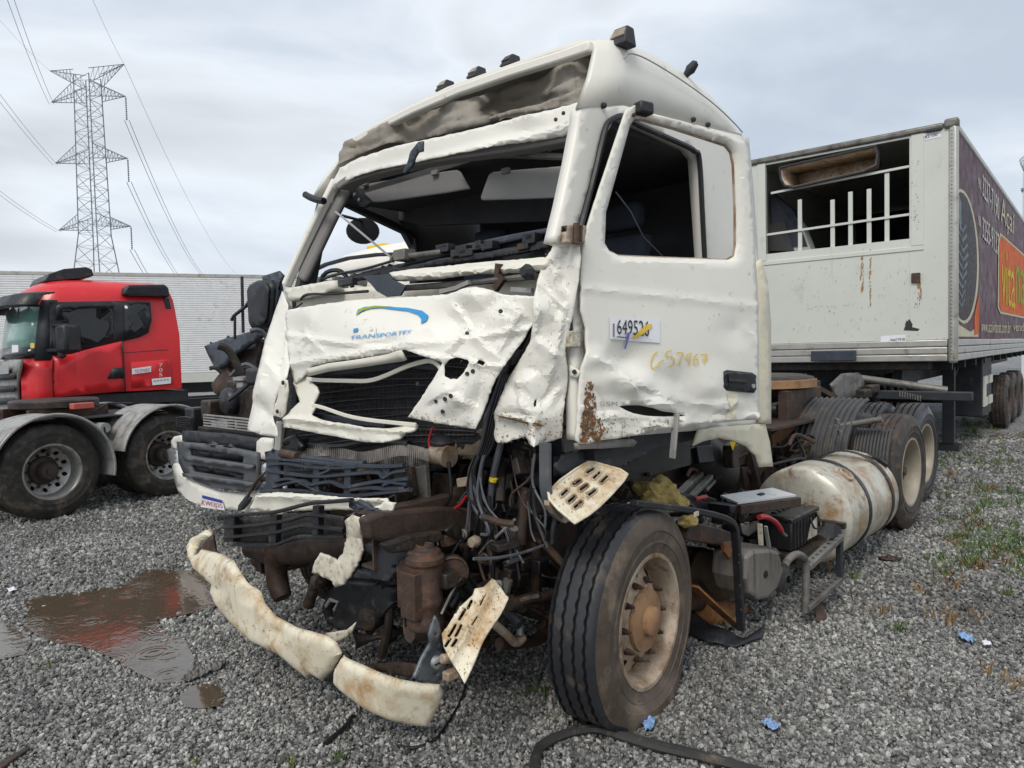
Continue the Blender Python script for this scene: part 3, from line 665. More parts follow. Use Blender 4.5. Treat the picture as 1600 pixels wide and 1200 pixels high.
# ------------------------------------------------------------------ refrigerated box trailer
def trailer():
    z0, z1, wdt, ln = 1.46, 4.42, 2.56, 14.2
    fr = TR
    th = thing('refrigerated_trailer', fr.w(0, 1.3, 0), 'white box trailer with purple printed side and open front behind the wrecked truck', 'trailer')
    op = [(1196, 257), (1421, 213), (1421, 370), (1198, 397)]
    L0 = [fr.l(fr.front(x, y, 0)) for x, y in op]
    bA = max(0.12, min(p[1] for p in L0)); bB = min(wdt-.1, max(p[1] for p in L0)); zA = min(p[2] for p in L0); zB = max(p[2] for p in L0)-.02
    g2 = lambda x, y: fr.w(0, x, y)
    for (y0_, y1_, q0, q1) in ((.05, bA, z0+.28, z1-.06), (bB, wdt-.005, z0+.28, z1-.06), (bA+.001, bB-.001, z0+.28, zA), (bA+.001, bB-.001, zB, z1-.06)):
        mb = MB(); mb.fbox(fr, 0, .05, y0_, y1_, q0, q1); obj('front_wall', mb, 'trailer_white', th, smooth=0)
    # frame round the opening
    for (a, b, c, d, nm) in ((bA-.16, bA-.02, zA-.1, zB+.06, 'opening_frame'), (bB+.0, bB+.12, zA-.1, zB+.06, 'opening_frame'), (bA-.16, bB+.12, zA-.16, zA-.103, 'opening_frame')):
        m = MB(); m.fbox(fr, -.012, .03, a, b, c, d); obj(nm, m, 'trailer_white', th, smooth=0, bevel=.006)
    m = MB(); m.fbox(fr, .055, ln, -.002, .04, z0+.28, z1-.06); obj('side_wall', m, 'trailer_purple', th, smooth=0)
    m = MB(); m.fbox(fr, .055, ln, wdt-.04, wdt, z0+.1, z1-.06); obj('side_wall', m, 'trailer_white', th, smooth=0)
    m = MB(); m.fbox(fr, .055, ln, .0, wdt-.0, z1-.059, z1-.03); obj('roof', m, 'trailer_white', th, smooth=0)
    m = MB(); m.fbox(fr, .06, ln, .045, wdt-.05, z0+.12, z0+.26); obj('floor', m, 'dark_trim', th, smooth=0)
    m = MB(); m.fbox(fr, 5.5, 5.6, .05, wdt-.06, z0+.27, z1-.1); obj('bulkhead', m, 'interior_grey', th, smooth=0)
    # rails and corner posts
    for i in range(3):
        m = MB(); m.fbox(fr, -.02, .04, .075, wdt, z0+.005+i*.092, z0+.092+i*.092); obj('front_rail', m, 'trailer_alu', th, bevel=.012)
        m = MB(); m.fbox(fr, .075, ln, -.025, .035, z0+.005+i*.092, z0+.092+i*.092); obj('side_rail', m, 'trailer_alu', th, bevel=.012)
    m = MB(); m.fbox(fr, -.035, .07, -.035, .07, z0-.02, z1-.06); obj('corner_post', m, 'trailer_alu', th, bevel=.035)
    m = MB(); m.fbox(fr, -.04, .09, -.04, .12, z1-.10, z1+.02); obj('corner_cap', m, 'grey_metal', th, bevel=.03)
    m = MB(); m.fbox(fr, -.03, .06, .12, wdt+.02, z1-.10, z1-.01); obj('roof_rail', m, 'grey_metal', th, bevel=.03)
    m = MB(); m.fbox(fr, .09, ln, -.02, .05, z1-.11, z1-.02); obj('roof_rail', m, 'trailer_alu', th, bevel=.02)
    # bars across the opening
    for i, x in enumerate((1250, 1301, 1329, 1358, 1386)):
        p = fr.l(fr.front(x, 340, .06)); top = zB-(.55 if i < 4 else .38)
        if i == 1: top = zB-.62
        m = MB(); m.fbox(fr, .05, .075, p[1]-.028, p[1]+.028, zA-.02 if i != 4 else zA+.0, top); obj('upright_bar', m, 'trailer_white', th, smooth=0, bevel=.004)
    for (a, b) in (((1198, 367), (1421, 335)), ((1205, 302), (1421, 260))):
        m = MB(); m.beam([fr.front(*a, .045), fr.front(*b, .045)], .03, .03); obj('cross_bar', m, 'trailer_white', th, smooth=0)
    hood = fm(fr, .16)
    hp = [(1218, 262), (1368, 228), (1372, 240), (1370, 258), (1350, 268), (1240, 293), (1226, 290), (1220, 280)]
    m = MB(); R0 = [fr.front(x, y, -.01) for x, y in resample(hp, 8)]; c0 = sum(R0, V())/len(R0)
    R1 = [p.lerp(c0, .12)+fr.a*.5 for p in R0]; m.loft([R0, R1], True, False); m.add(R1, [tuple(range(len(R1)))]); obj('duct_hood', m, 'rim_cream', th, solid=.02)
    m = MB(); m.tube(R0+[R0[0]], .018, 6); obj('hood_edge', m, 'dark_trim', th)
    for k, (q, a, b) in enumerate((((1205, 300), (1240, 330), (1262, 385)), ((1202, 350), (1225, 345), (1240, 392)), ((1232, 325), (1252, 350), (1268, 392)))):
        m = MB(); P = [fr.front(q[0], q[1], .5), fr.front(a[0], a[1], .45), fr.front(b[0], b[1], .45), fr.front(q[0], b[1], .5)]; m.prism(P, fr.a*.25); obj('inner_unit', m, ('grey_blue_plastic', 'interior_grey', 'trailer_white')[k], th, smooth=0)
    g = surf(fm(fr, 0))
    speckle('rust_streak', [(1344, 402), (1349, 402), (1350, 440), (1347, 462), (1344, 450)], 46, .5, 1.3, g, 'streak_rust', th, .004, 65, 3.2)
    speckle('rust_streak', [(1358, 390), (1361, 392), (1361, 440), (1362, 478), (1359, 476)], 46, .5, 1.3, g, 'streak_rust', th, .004, 65, 3.2)
    speckle('rust_streak', [(1432, 445), (1440, 440), (1440, 466), (1436, 480), (1427, 480), (1436, 462)], 46, .5, 1.3, g, 'streak_rust', th, .004, 78, 3.2)
    for x in (1233, 1253): speckle('rust_streak', [(x, 536), (x+3, 536), (x+3, 553), (x, 553)], 14, .5, 1.1, g, 'streak_rust', th, .004, x, 2.5)
    m = MB(); m.box(fr.front(1431, 434, -.015), fr.b*.05, V((0, 0, .06)), fr.a*.015); obj('latch_box', m, 'rusty_metal', th, bevel=.004)
    decal('label_plate', [(1436, 210), (1470, 203), (1471, 214), (1436, 221)], g, 'paper', th, .004); text('label_text', '282100', [(1441, 213), (1465, 207.5), (1465, 212), (1441, 217.5)], g, 'print_dark', th, .008)
    decal('number_plate', [(1376, 525), (1415, 523), (1415, 535), (1376, 538)], g, 'paper', th, .004); text('number_text', '04427938', [(1391, 529), (1414, 528), (1414, 533), (1391, 534.5)], g, 'print_dark', th, .008)
    decal('black_emblem', [(1412, 516), (1416, 505), (1421, 498), (1426, 507), (1425, 511), (1437, 514), (1434, 517)], g, 'print_dark', th, .004)
    decal('black_emblem', [(1414, 507), (1417, 500), (1419, 505), (1417, 509)], g, 'print_dark', th, .005)
    speckle('grime', [(1210, 405), (1470, 375), (1478, 545), (1210, 552)], 260, .3, 1.0, g, 'streak_grey', th, .003, 5, 2.2)
    speckle('paint_chips', [(1424, 250), (1436, 248), (1436, 360), (1424, 362)], 60, .3, 1.2, g, 'streak_rust', th, .016, 6, 1)
    speckle('grime', [(1260, 480), (1345, 472), (1345, 476), (1260, 485)], 40, .4, 1.0, g, 'streak_rust', th, .003, 9, .6)
    m = MB()
    for q in range(60): m.lathe([(.008, 0), (.008, .006), (.001, .008)], fr.w(-.036, .0+.03, z0+.1+q*.047), -fr.a, 6)
    tag(obj('rivets', m, 'grey_metal', th), kind='stuff')
    m = MB(); m.box(fr.front(1459, 203, -.02), fr.b*.08, V((0, 0, .02)), fr.a*.02); obj('marker_lamp', m, 'dark_trim', th, bevel=.008)
    m = MB(); m.box(fr.side(1491, 554, -.04), fr.a*.03, V((0, 0, .055)), fr.b*.012); obj('marker_lamp', m, 'amber', th, bevel=.01)
    # printed side: fruit picture, numbers, name panel, address
    gs = surf(sm(fr, -.004))
    def el(cx, cy, rx, ry, n=28): return [(cx+rx*cos(2*pi*k/n), cy+ry*sin(2*pi*k/n)) for k in range(n)]
    def sd(poly, mat, off, name): m = MB(); v2, fs = cdt(poly, (), .25, 0); m.add([fr.w(x, -.004-off, z) for x, z in v2], fs); obj(name, m, mat, th, smooth=0)
    def P2(px, py): q = fr.l(fr.side(px, py, -.004)); return (q[0], q[2])
    c0 = P2(1511, 410); yt = P2(1506, 298)[1]; yb = P2(1506, 506)[1]; x1 = P2(1530, 400)[0]
    sd([(max(.075, x), z) for x, z in el(.06+(x1-.06)*.30, (yt+yb)/2, (x1-.06)*.68, (yt-yb)/2)], 'print_cream', .002, 'picture_rim')
    ell = [(max(.075, x), z) for x, z in el(.06+(x1-.06)*.28, (yt+yb)/2, (x1-.06)*.60, (yt-yb)/2*.95)]
    sd(ell, 'plum_dark', .005, 'fruit_picture')
    for k in range(9):
        zc = yb+(yt-yb)*(.17+.07*k); xw = (x1-.06)*.42*(1-abs(k-5)*.07); sd([(.16, zc), (.16+xw*.5, zc-.10), (.16+xw, zc+.02), (.16+xw*.9, zc+.06), (.16+xw*.5, zc-.05), (.16, zc+.035)], 'plum_light', .008, 'picture_highlight')
    sd([(.13, yb+(yt-yb)*.82), (.30, yb+(yt-yb)*.66), (.42, yb+(yt-yb)*.74), (.40, yb+(yt-yb)*.88), (.2, yb+(yt-yb)*.93)], 'plum_light', .009, 'picture_highlight')
    sd([(.09, z0+.31), (x1-.05, z0+.31), (x1-.05, yb-.02), (.6*x1, yb-.1), (.09, yb-.0)], 'print_cream', .001, 'printed_band')
    xo = P2(1522, 520)[0]; xo2 = P2(1529, 500)[0]
    sd([(xo, z0+.33), (xo2, z0+.36), (xo2+.05, z0+.95), (xo2-.12, z0+.85), (xo, z0+.6)], 'print_orange', .004, 'printed_drop')
    text('area_code', '91', [(1527.5, 277), (1531, 281), (1531, 298), (1527.5, 294)], gs, 'print_white', th, .01); text('phone_number', '3237-7190', [(1534, 272), (1560, 309), (1560, 346), (1534, 306)], gs, 'print_white', th, .01)
    text('area_code', '9', [(1527.5, 336), (1529, 337), (1529, 353), (1527.5, 352)], gs, 'print_white', th, .01); text('area_code', '1', [(1529.6, 338), (1530.6, 339), (1530.6, 355), (1529.6, 354)], gs, 'print_white', th, .01); text('phone_number', '3255-9137', [(1534, 338), (1560, 366), (1560, 402), (1534, 371)], gs, 'print_white', th, .01)
    text('printed_word', 'Açaí', [(1563, 306), (1584, 335), (1584, 376), (1563, 356)], gs, 'print_cream', th, .01)
    decal('name_panel_edge', [(1559, 378), (1562, 364), (1600, 398), (1612, 412), (1612, 500), (1562, 490), (1558, 480)], gs, 'print_cream', th, .008, 30)
    decal('name_panel', [(1560.5, 380), (1563, 368), (1600, 401), (1611, 414), (1611, 497), (1563, 486.5), (1560, 478)], gs, 'print_orange', th, .012, 30)
    text('name_lettering', 'vita', [(1563, 388), (1584, 404), (1584, 484), (1563, 474)], gs, 'print_yellow', th, .018)
    text('name_lettering', 'na', [(1585, 412), (1599, 424), (1599, 478), (1585, 474)], gs, 'print_green', th, .018)
    text('web_address', 'www.acaivitanat.com.br', [(1532, 500), (1578, 503), (1578, 521), (1532, 519)], gs, 'print_cream', th, .01); text('web_address', 'vendas@acaivita', [(1582, 503), (1640, 506), (1640, 522), (1582, 521)], gs, 'print_cream', th, .01)
    # underneath
    for t in (.75, 1.8):
        m = MB(); m.fbox(fr, .6, ln, t-.05, t+.05, z0-.32, z0); obj('chassis_beam', m, 'dark_trim', th, smooth=0)
    m = MB()
    for q in range(12): m.fbox(fr, .5+q*1.1, .58+q*1.1, .1, wdt-.1, z0-.12, z0-.002)
    obj('cross_members', m, 'dark_trim', th, smooth=0)
    m = MB(); m.fbox(fr, .1, 2.2, .3, wdt-.3, z0-.10, z0-.004); obj('coupler_plate', m, 'oily_metal', th, smooth=0)
    m = MB(); m.box(fr.front(1302, 556, -.15), fr.b*.28, V((0, 0, .07)), fr.a*.05); obj('hose_bracket', m, 'grey_blue_plastic', th, bevel=.01)
    for t in (.45, 2.1):
        m = MB(); m.fbox(fr, 2.6, 2.74, t-.08, t+.08, .12, z0-.02); m.fbox(fr, 2.5, 2.84, t-.16, t+.16, -.01, .1); m.beam([fr.w(2.7, t, 1.0), fr.w(3.6, t, z0-.1)], .06, .06); obj('landing_leg', m, 'dark_trim', th, smooth=0)
    m = MB(); m.fbox(fr, 3.7, 4.9, .12, .55, .45, z0-.03); obj('side_box', m, 'dark_trim', th, bevel=.02)
    for (a0, a1, za, zb) in ((3.72, 3.98, .62, 1.12), (3.98, 4.2, .62, .76), (3.98, 4.2, .98, 1.12), (4.45, 4.85, .62, .76), (4.45, 4.85, .98, 1.12)):
        m = MB(); m.fbox(fr, a0, a1, .095, .118, za, zb); obj('reflective_panel', m, 'print_white', th, smooth=0)
    for i, s_ in enumerate((6.6, 7.9, 9.2)):
        wheel(th, fr.w(s_, .15, .52), -fr.b, kind='rear', rim='rim_dark', detail=False, tyre='tyre_mud')
        wheel(th, fr.w(s_, wdt-.15, .52), fr.b, kind='rear', rim='rim_dark', detail=False, tyre='tyre_mud')
        m = MB(); m.tube([fr.w(s_, .3, .52), fr.w(s_, wdt-.3, .52)], .07, 8); obj('axle', m, 'oily_metal', th)
trailer()
# ------------------------------------------------------------------ long white corrugated trailer behind the red truck
def white_trailer():
    fr = WT; th = thing('box_trailer', fr.w(3, 1.2, 0), 'long white corrugated box trailer standing behind the red truck', 'trailer')
    zb, zt = 1.10, 4.07; ln = 10.4; a0 = -3.0
    n = 44; hgt = (zt-zb-.34)/n
    rings = []
    for i in range(n):
        z = zb+.26+i*hgt
        for dz, dt in ((0, 0), (.30*hgt, -.022), (.70*hgt, -.022), (hgt*.98, 0)): rings.append([fr.w(a0, dt, z+dz), fr.w(a0+ln, dt, z+dz), ])
    m = MB(); m.loft(rings, False, False); obj('corrugated_side', m, 'corrugated', th, smooth=0, solid=-.01)
    m = MB(); m.fbox(fr, a0, a0+ln, -.035, .03, zb, zb+.25); obj('bottom_rail', m, 'trailer_white', th, bevel=.01)
    m = MB(); m.fbox(fr, a0, a0+ln, -.035, .03, zt-.08, zt+.02); obj('top_rail', m, 'trailer_alu', th, bevel=.01)
    m = MB(); m.fbox(fr, a0+ln-.02, a0+ln+.09, -.045, .06, zb-.02, zt+.02); obj('corner_post', m, 'grey_metal', th, bevel=.01)
    m = MB(); m.fbox(fr, a0, a0+ln, .035, 2.5, zt-.05, zt); m.fbox(fr, a0+ln-.04, a0+ln, .05, 2.5, zb, zt-.06); obj('body', m, 'trailer_white', th, smooth=0)
    for i in range(5):
        m = MB(); m.fbox(fr, a0+1.2+i*1.1, a0+1.42+i*1.1, -.042, -.036, zb+.07, zb+.11); obj('reflector', m, 'print_dark' if i % 2 else 'plate_red', th, smooth=0)
    m = MB(); m.fbox(fr, a0+4.9, a0+5.15, -.042, -.036, zt-.06, zt-.02); obj('reflector', m, 'plate_red', th, smooth=0)
    m = MB(); m.fbox(fr, a0, a0+ln, .5, .6, zb-.3, zb-.002); obj('chassis_beam', m, 'dark_trim', th, smooth=0)
    for s_ in (-1.8, -.5, 2.4): wheel(th, fr.w(s_, .2, .52), -fr.b, kind='rear', rim='rim_dark', detail=False)
    m = MB(); m.fbox(fr, 2.9, 3.05, .4, .55, 0, zb-.002); obj('landing_leg', m, 'dark_trim', th, smooth=0)
white_trailer()

def added_neighbour():                   # added trailer; its dark skirts stand in for the shade under the refrigerated one
    fr = TR; th = thing('added_trailer', fr.w(6, 4.2, 0), 'plain white trailer added beyond, its dark skirts standing in for shade under the refrigerated trailer', 'trailer')
    m = MB(); m.fbox(fr, 1.5, 15, 3.0, 5.4, 1.3, 3.9); obj('body', m, 'trailer_white', th, smooth=0)
    for i in range(9): m = MB(); m.fbox(fr, 1.6+i*1.45, 3.03+i*1.45, 3.02, 3.06, .34, 1.29); obj('shade_skirt', m, 'dark_trim', th, smooth=0)
    for s_ in (9.5, 10.8, 12.1):
        for t_ in (3.25, 5.2): wheel(th, fr.w(s_, t_, .52), -fr.b, kind='rear', rim='rim_dark', detail=False)
    m = MB(); m.fbox(fr, 3, 3.15, 3.3, 3.45, -.01, 1.3); m.fbox(fr, 3, 3.15, 5, 5.15, -.01, 1.3); obj('landing_leg', m, 'dark_trim', th, smooth=0)
added_neighbour()
# ------------------------------------------------------------------ red truck
def red_truck():
    fr = RT; th = thing('red_truck', fr.w(1.1, 1.2, 0), 'red truck with black roof hatch and side mirror before the long white trailer', 'truck')
    def plan(i, s1=2.28, tw=2.42, ds=0.0):
        return [(s1, i), (1.2, i), (.36+ds, i), (.17+ds, .07+i), (.05+ds, .28+i*.6), (.0+ds, .7), (-.03+ds, 1.21), (.0+ds, 1.7), (.05+ds, tw-.28-i*.6), (.17+ds, tw-.07-i), (.36+ds, tw-i), (1.2, tw-i), (s1, tw-i)]
    def plan(i, ds=0.0, s1=2.28, tw=2.42):
        base = [(s1, i), (1.2, i), (.40+ds, i), (.19+ds, .07+i), (.06+ds, .30+i*.6), (ds, .75), (ds-.03, 1.21), (ds, 1.67), (.06+ds, tw-.30-i*.6), (.19+ds, tw-.07-i), (.40+ds, tw-i), (1.2, tw-i), (s1, tw-i)]
        return base
    m = MB(); R = []
    for z, i, ds, rb in ((1.22, .0, 0, 0), (1.7, -.01, 0, 0), (2.16, .0, .02, 0), (2.60, .05, .12, .04), (2.76, .07, .16, .06), (2.90, .14, .24, .09), (3.02, .28, .42, .16), (3.08, .5, .68, .3), (3.10, .9, .95, .5)):
        R.append([fr.w(s_ if k not in (0, 12) else s_-rb, t_, z) for k, (s_, t_) in enumerate(plan(i, ds))])
    m.loft(R); obj('cab', m, 'red_paint', th, smooth=50)
    g = sm(fr, -.012); gg = surf(g)
    def sp(name, poly, mat, off=.0, th_=.012, t=-.012, par=th, step=14): return sheet(name, poly, sm(fr, t), mat, par, step=step, thick=th_, off=off)
    sp('window_surround', [(77, 472), (185, 470), (235, 472), (237, 500), (232, 520), (218, 527), (193, 533), (130, 549), (113, 554), (78, 556)], 'dark_trim', .0, .01, -.02)
    dr = sheet('door', [(83, 556), (113, 553), (132, 547), (190, 533), (192, 534), (196, 611), (84, 621)], sm(fr, -.035), 'red_paint', th, thick=.02, step=14)
    sp('side_window', [(97, 484), (176, 481), (177, 532), (132, 545), (120, 546), (97, 500)], 'glass_dark', .0, .006, -.032)
    sp('side_window', [(194, 474), (232, 474), (235, 500), (230, 518), (217, 525), (195, 530)], 'glass_dark', .0, .006, -.032)
    sp('rain_guard', [(86, 480), (94, 474), (175, 474), (178, 481), (98, 483), (96, 500), (88, 500)], 'black_plastic', .02, .01, -.05)
    sp('door_handle', [(168, 592), (176, 575), (193, 574), (194, 591)], 'black_plastic', .0, .02, -.05, dr)
    sp('locker_door', [(204, 566), (266, 561), (270, 600), (206, 606)], 'red_paint', .0, .008, -.016)
    sp('body_line', [(193, 551), (262, 546), (262, 547), (193, 552)], 'cable_black', .0, .002, -.008)
    sp('body_line', [(190, 533), (192, 533), (197, 612), (195, 612)], 'cable_black', .0, .002, -.042)
    g2 = surf(sm(fr, -.03))
    decal('sticker', [(206, 576), (236, 572), (236, 581), (206, 585)], g2, 'paper', th); text('sticker_text', 'TECPARD', [(210, 578), (234, 575), (234, 580), (210, 583)], g2, 'plate_red', th, .008)
    decal('sticker', [(237, 592), (267, 589), (267, 599), (238, 602)], g2, 'paper', th); [decal('sticker_print', [(240+k*5, 594.6-k*.6), (243.5+k*5, 594.2-k*.6), (243.5+k*5, 596-k*.6), (240+k*5, 596.4-k*.6)], g2, 'print_grey', th, .008) for k in range(5)]
    text('chalk_number', '7\n0\n5', [(248, 568), (254, 568), (254, 588), (248, 588)], g2, 'print_white', th, .01)
    # front: windscreen, visor, grille, corner panel
    def arc(z, i, ds, k0, k1, do): return [fr.w(s_-do, t_-(do*.6 if t_ < 1 else -do*.6), z) for s_, t_ in plan(i, ds)[k0:k1]]
    def band(name, zs, k0, k1, do, mat, sol): m = MB(); m.loft([arc(z, .0+.05*(z-1.75)/.85, .12*max(0, (z-1.9))/.7, k0, k1, do) for z in zs], False, False); return obj(name, m, mat, th, smooth=60, solid=sol)
    band('windscreen', (1.80, 2.2, 2.62), 3, 10, .035, 'glass_teal', .006)
    band('windscreen_base', (1.80, 1.97), 3, 10, .045, 'glass_dark', .006)
    band('corner_pillar', (1.76, 2.2, 2.70), 2, 4, .05, 'dark_trim', .01); band('corner_pillar', (1.76, 2.2, 2.70), 9, 11, .05, 'dark_trim', .01)
    m = MB(); m.loft([arc(z, .02, ds, 2, 11, do) for z, ds, do in ((2.60, .02, .16), (2.62, .0, .20), (2.76, .08, .20), (2.80, .16, .12))], False, False); obj('sun_visor', m, 'black_plastic', th, smooth=50, solid=.02)
    m = MB(); m.loft([arc(z, -.01, .0, 2, 5, do) for z, do in ((1.0, .05), (1.3, .055), (1.6, .05), (1.78, .02))], False, False); obj('corner_panel', m, 'red_paint', th, smooth=50, solid=.02)
    gr = sheet('grille', [(-60, 568), (20, 562), (32, 562), (26, 600), (26, 640), (24, 680), (-60, 690)], fm(fr, -.05), 'fender_grey', th, step=16, thick=.04)
    for y in (585, 604, 623, 642): sheet('grille_slot', [(-60, y+2), (22, y-2), (22, y+8), (-60, y+12)], fm(fr, -.09), 'dark_trim', gr, step=20, thick=.01)
    decal('maker_plate', [(-10, 572), (14, 570), (14, 584), (-10, 586)], surf(fm(fr, -.1)), 'alu', th)
    decal('paper_notice', [(19, 539), (29, 539), (29, 550), (19, 551)], surf(fm(fr, -.12)), 'paper', th)
    decal('paper_notice', [(48, 536), (54, 536), (54, 544), (48, 544)], surf(fm(fr, -.02)), 'marker_yellow', th)
    # mirror
    mi = MB(); c = fr.side(107, 529, -.34); mi.box(c, fr.a*.13+fr.b*.10, fr.a*.06-fr.b*.09, V((0, 0, .215))); mr = obj('mirror', mi, 'black_plastic', th, bevel=.05)
    mi = MB(); mi.tube([fr.side(82, 508, 0), fr.side(108, 508, -.3)], .03, 6); mi.tube([fr.side(75, 548, 0), fr.side(102, 546, -.3)], .035, 6); obj('mirror_arm', mi, 'black_plastic', mr)
    mi = MB(); c = fr.side(97, 554, -.33); mi.lathe([(.02, -.06), (.06, -.03), (.06, .03), (.02, .05)], c, (0, 0, 1), 10, True); obj('small_mirror', mi, 'black_plastic', mr)
    # roof hatch and air deflector
    rh = MB(); q = [(70, 438), (76, 428), (100, 420), (135, 417), (144, 421), (147, 431), (120, 436), (72, 440)]
    P0 = [fr.side(x, y, .5) for x, y in q]; rh.loft([[p for p in P0], [p+fr.b*1.2 for p in P0]]); obj('roof_hatch', rh, 'black_plastic', th, bevel=.05)
    af = MB(); q = [(193, 461), (196, 450), (203, 445), (257, 444), (264, 449), (266, 464)]
    P0 = [fr.side(x, y, -.05) for x, y in q]; af.loft([P0, [p+fr.b*2.4 for p in P0]]); dfl = obj('roof_deflector', af, 'black_plastic', th, bevel=.03)
    for k in range(5):
        y = 449+k*3; af = MB(); af.beam([fr.side(201, y, -.062), fr.side(260, y, -.062)], .012, .012); obj('louvre', af, 'dark_trim', dfl, smooth=0)
    rs = MB(); rs.prism([fr.side(x, y, .05) for x, y in ((256, 465), (264, 466), (271, 500), (270, 530), (276, 570), (273, 572), (266, 530))], fr.b*.1); obj('rear_spoiler', rs, 'black_plastic', th, smooth=0)
    for x, y in ((8, 467), (43, 459)):
        mk = MB(); p = fr.front(x, y, .35); mk.lathe([(.07, -.03), (.06, .03), (.02, .05)], p, (0, 0, 1), 8, True); obj('marker_lamp', mk, 'black_plastic', th)
    ch = MB(); ch.fbox(fr, .3, 2.4, .05, 2.35, 1.0, 1.19); ch.fbox(fr, .2, 8, .7, .85, .75, .998); ch.fbox(fr, .2, 8, 1.6, 1.75, .75, .998); obj('chassis', ch, 'dark_trim', th, smooth=0)
    for s_, t_ in ((1.2, .15), (1.2, 2.27), (5.2, .15), (5.2, 2.27)): wheel(th, fr.w(s_, t_, .52), -fr.b if t_ < 1 else fr.b, detail=False, rim='rim_dark')
    ex = MB(); ex.tube([fr.w(1.2, .1, .52), fr.w(1.2, 2.3, .52)], .06, 8); ex.tube([fr.w(5.2, .1, .52), fr.w(5.2, 2.3, .52)], .07, 8); obj('axle', ex, 'oily_metal', th)
red_truck()
# ------------------------------------------------------------------ rear bogie of the tractor standing before the red truck
def bogie():
    fr = CH; th = thing('tractor_chassis', fr.w(.6, .9, 0), 'dirty tandem rear chassis with grey ribbed mudguards before the red truck', 'truck chassis')
    for s_ in (0, 1.36):
        for t_, d in ((.15, -fr.b), (.50, -fr.b), (1.65, fr.b), (2.0, fr.b)):
            wheel(th, fr.w(s_, t_, .52), d, kind='rear', rim='rim_silver', hubm='rim_dark', nutm='rim_dark', tyre='tyre_dusty', detail=t_ < .2)
        m = MB(); m.tube([fr.w(s_, .3, .52), fr.w(s_, 1.9, .52)], .09, 10); m.lathe([(.05, -.2), (.2, -.1), (.2, .1), (.05, .2)], fr.w(s_, 1.08, .52), fr.b, 14, True); obj('axle', m, 'oily_metal', th)
        for t0, sg in ((-.06, 1), (1.48, 1)):
            m = MB(); R = []
            lo, hi = (-8, 168) if s_ > 1 else (-12, 172)
            for k in range(33):
                a = rad(lo+(hi-lo)*k/32); ring = []
                rr = .635*(1+.03*sin(a*3+s_))
                for j in range(17):
                    q = j/16; rib = .012*(1 if (j % 4 in (1, 2)) else 0); ring.append(fr.w(s_+cos(a)*(rr+rib), t0+q*.62, .52+sin(a)*(rr+rib)))
                for j in (16, 0): ring.append(fr.w(s_+cos(a)*(rr-.012), t0+j/16*.62, .52+sin(a)*(rr-.012)))
                R.append(ring)
            m.loft(R); mg = obj('mudguard', m, 'fender_grey', th, smooth=30)
            m = MB(); m.tube([fr.w(s_+cos(rad(lo+(hi-lo)*k/32))*.632, t0-.012, .52+sin(rad(lo+(hi-lo)*k/32))*.632) for k in range(33)], .016, 6); obj('rolled_edge', m, 'fender_grey', mg)
    for t in (.72, 1.42):
        m = MB(); m.fbox(fr, -3.5, 2.2, t-.04, t+.04, .78, 1.04); obj('chassis_rail', m, 'oily_metal', th, smooth=0)
    m = MB(); pl = [(45, 640), (92, 622), (165, 614), (183, 620), (170, 628), (110, 636), (70, 638)]
    P = [fr.side(x, y, .8) for x, y in pl]; m.prism(P, V((0, 0, -.05))); 
    fw_ = MB(); fw_.lathe([(.001, .05), (.46, .05), (.48, .03), (.48, -.04), (.4, -.06)], fr.w(.55, 1.07, 1.22), (0, 0, 1), 28); fo = obj('fifth_wheel', fw_, 'oily_metal', th)
    m = MB(); m.fbox(fr, .1, 1.0, .7, .78, 1.045, 1.17); m.fbox(fr, .1, 1.0, 1.36, 1.44, 1.045, 1.17); obj('fifth_wheel_mount', m, 'rusty_metal', th, smooth=0)
    m = MB(); m.fbox(fr, -.3, 1.5, .3, 1.85, 1.046, 1.06); obj('deck_plate', m, 'dark_trim', th, smooth=0)
    m = MB(); m.box(fr.side(128, 634, .4), fr.a*.12, fr.b*.05, V((0, 0, .035))); obj('reflector', m, 'plate_red', th, bevel=.01)
    m = MB(); m.tube([fr.w(.62, .1, .95), fr.w(.66, .12, .6), fr.w(.66, .1, .35)], .012, 6); m.tube([fr.w(.75, .6, 1.1), fr.w(.9, .5, 1.2), fr.w(1.2, .5, 1.18)], .012, 6); obj('air_hose', m, 'cable_black', th)
    m = MB(); m.tube([fr.w(.68, .18, .93), fr.w(.68, .62, .93)], .06, 12); obj('spring_brake', m, 'fender_grey', th)
bogie()
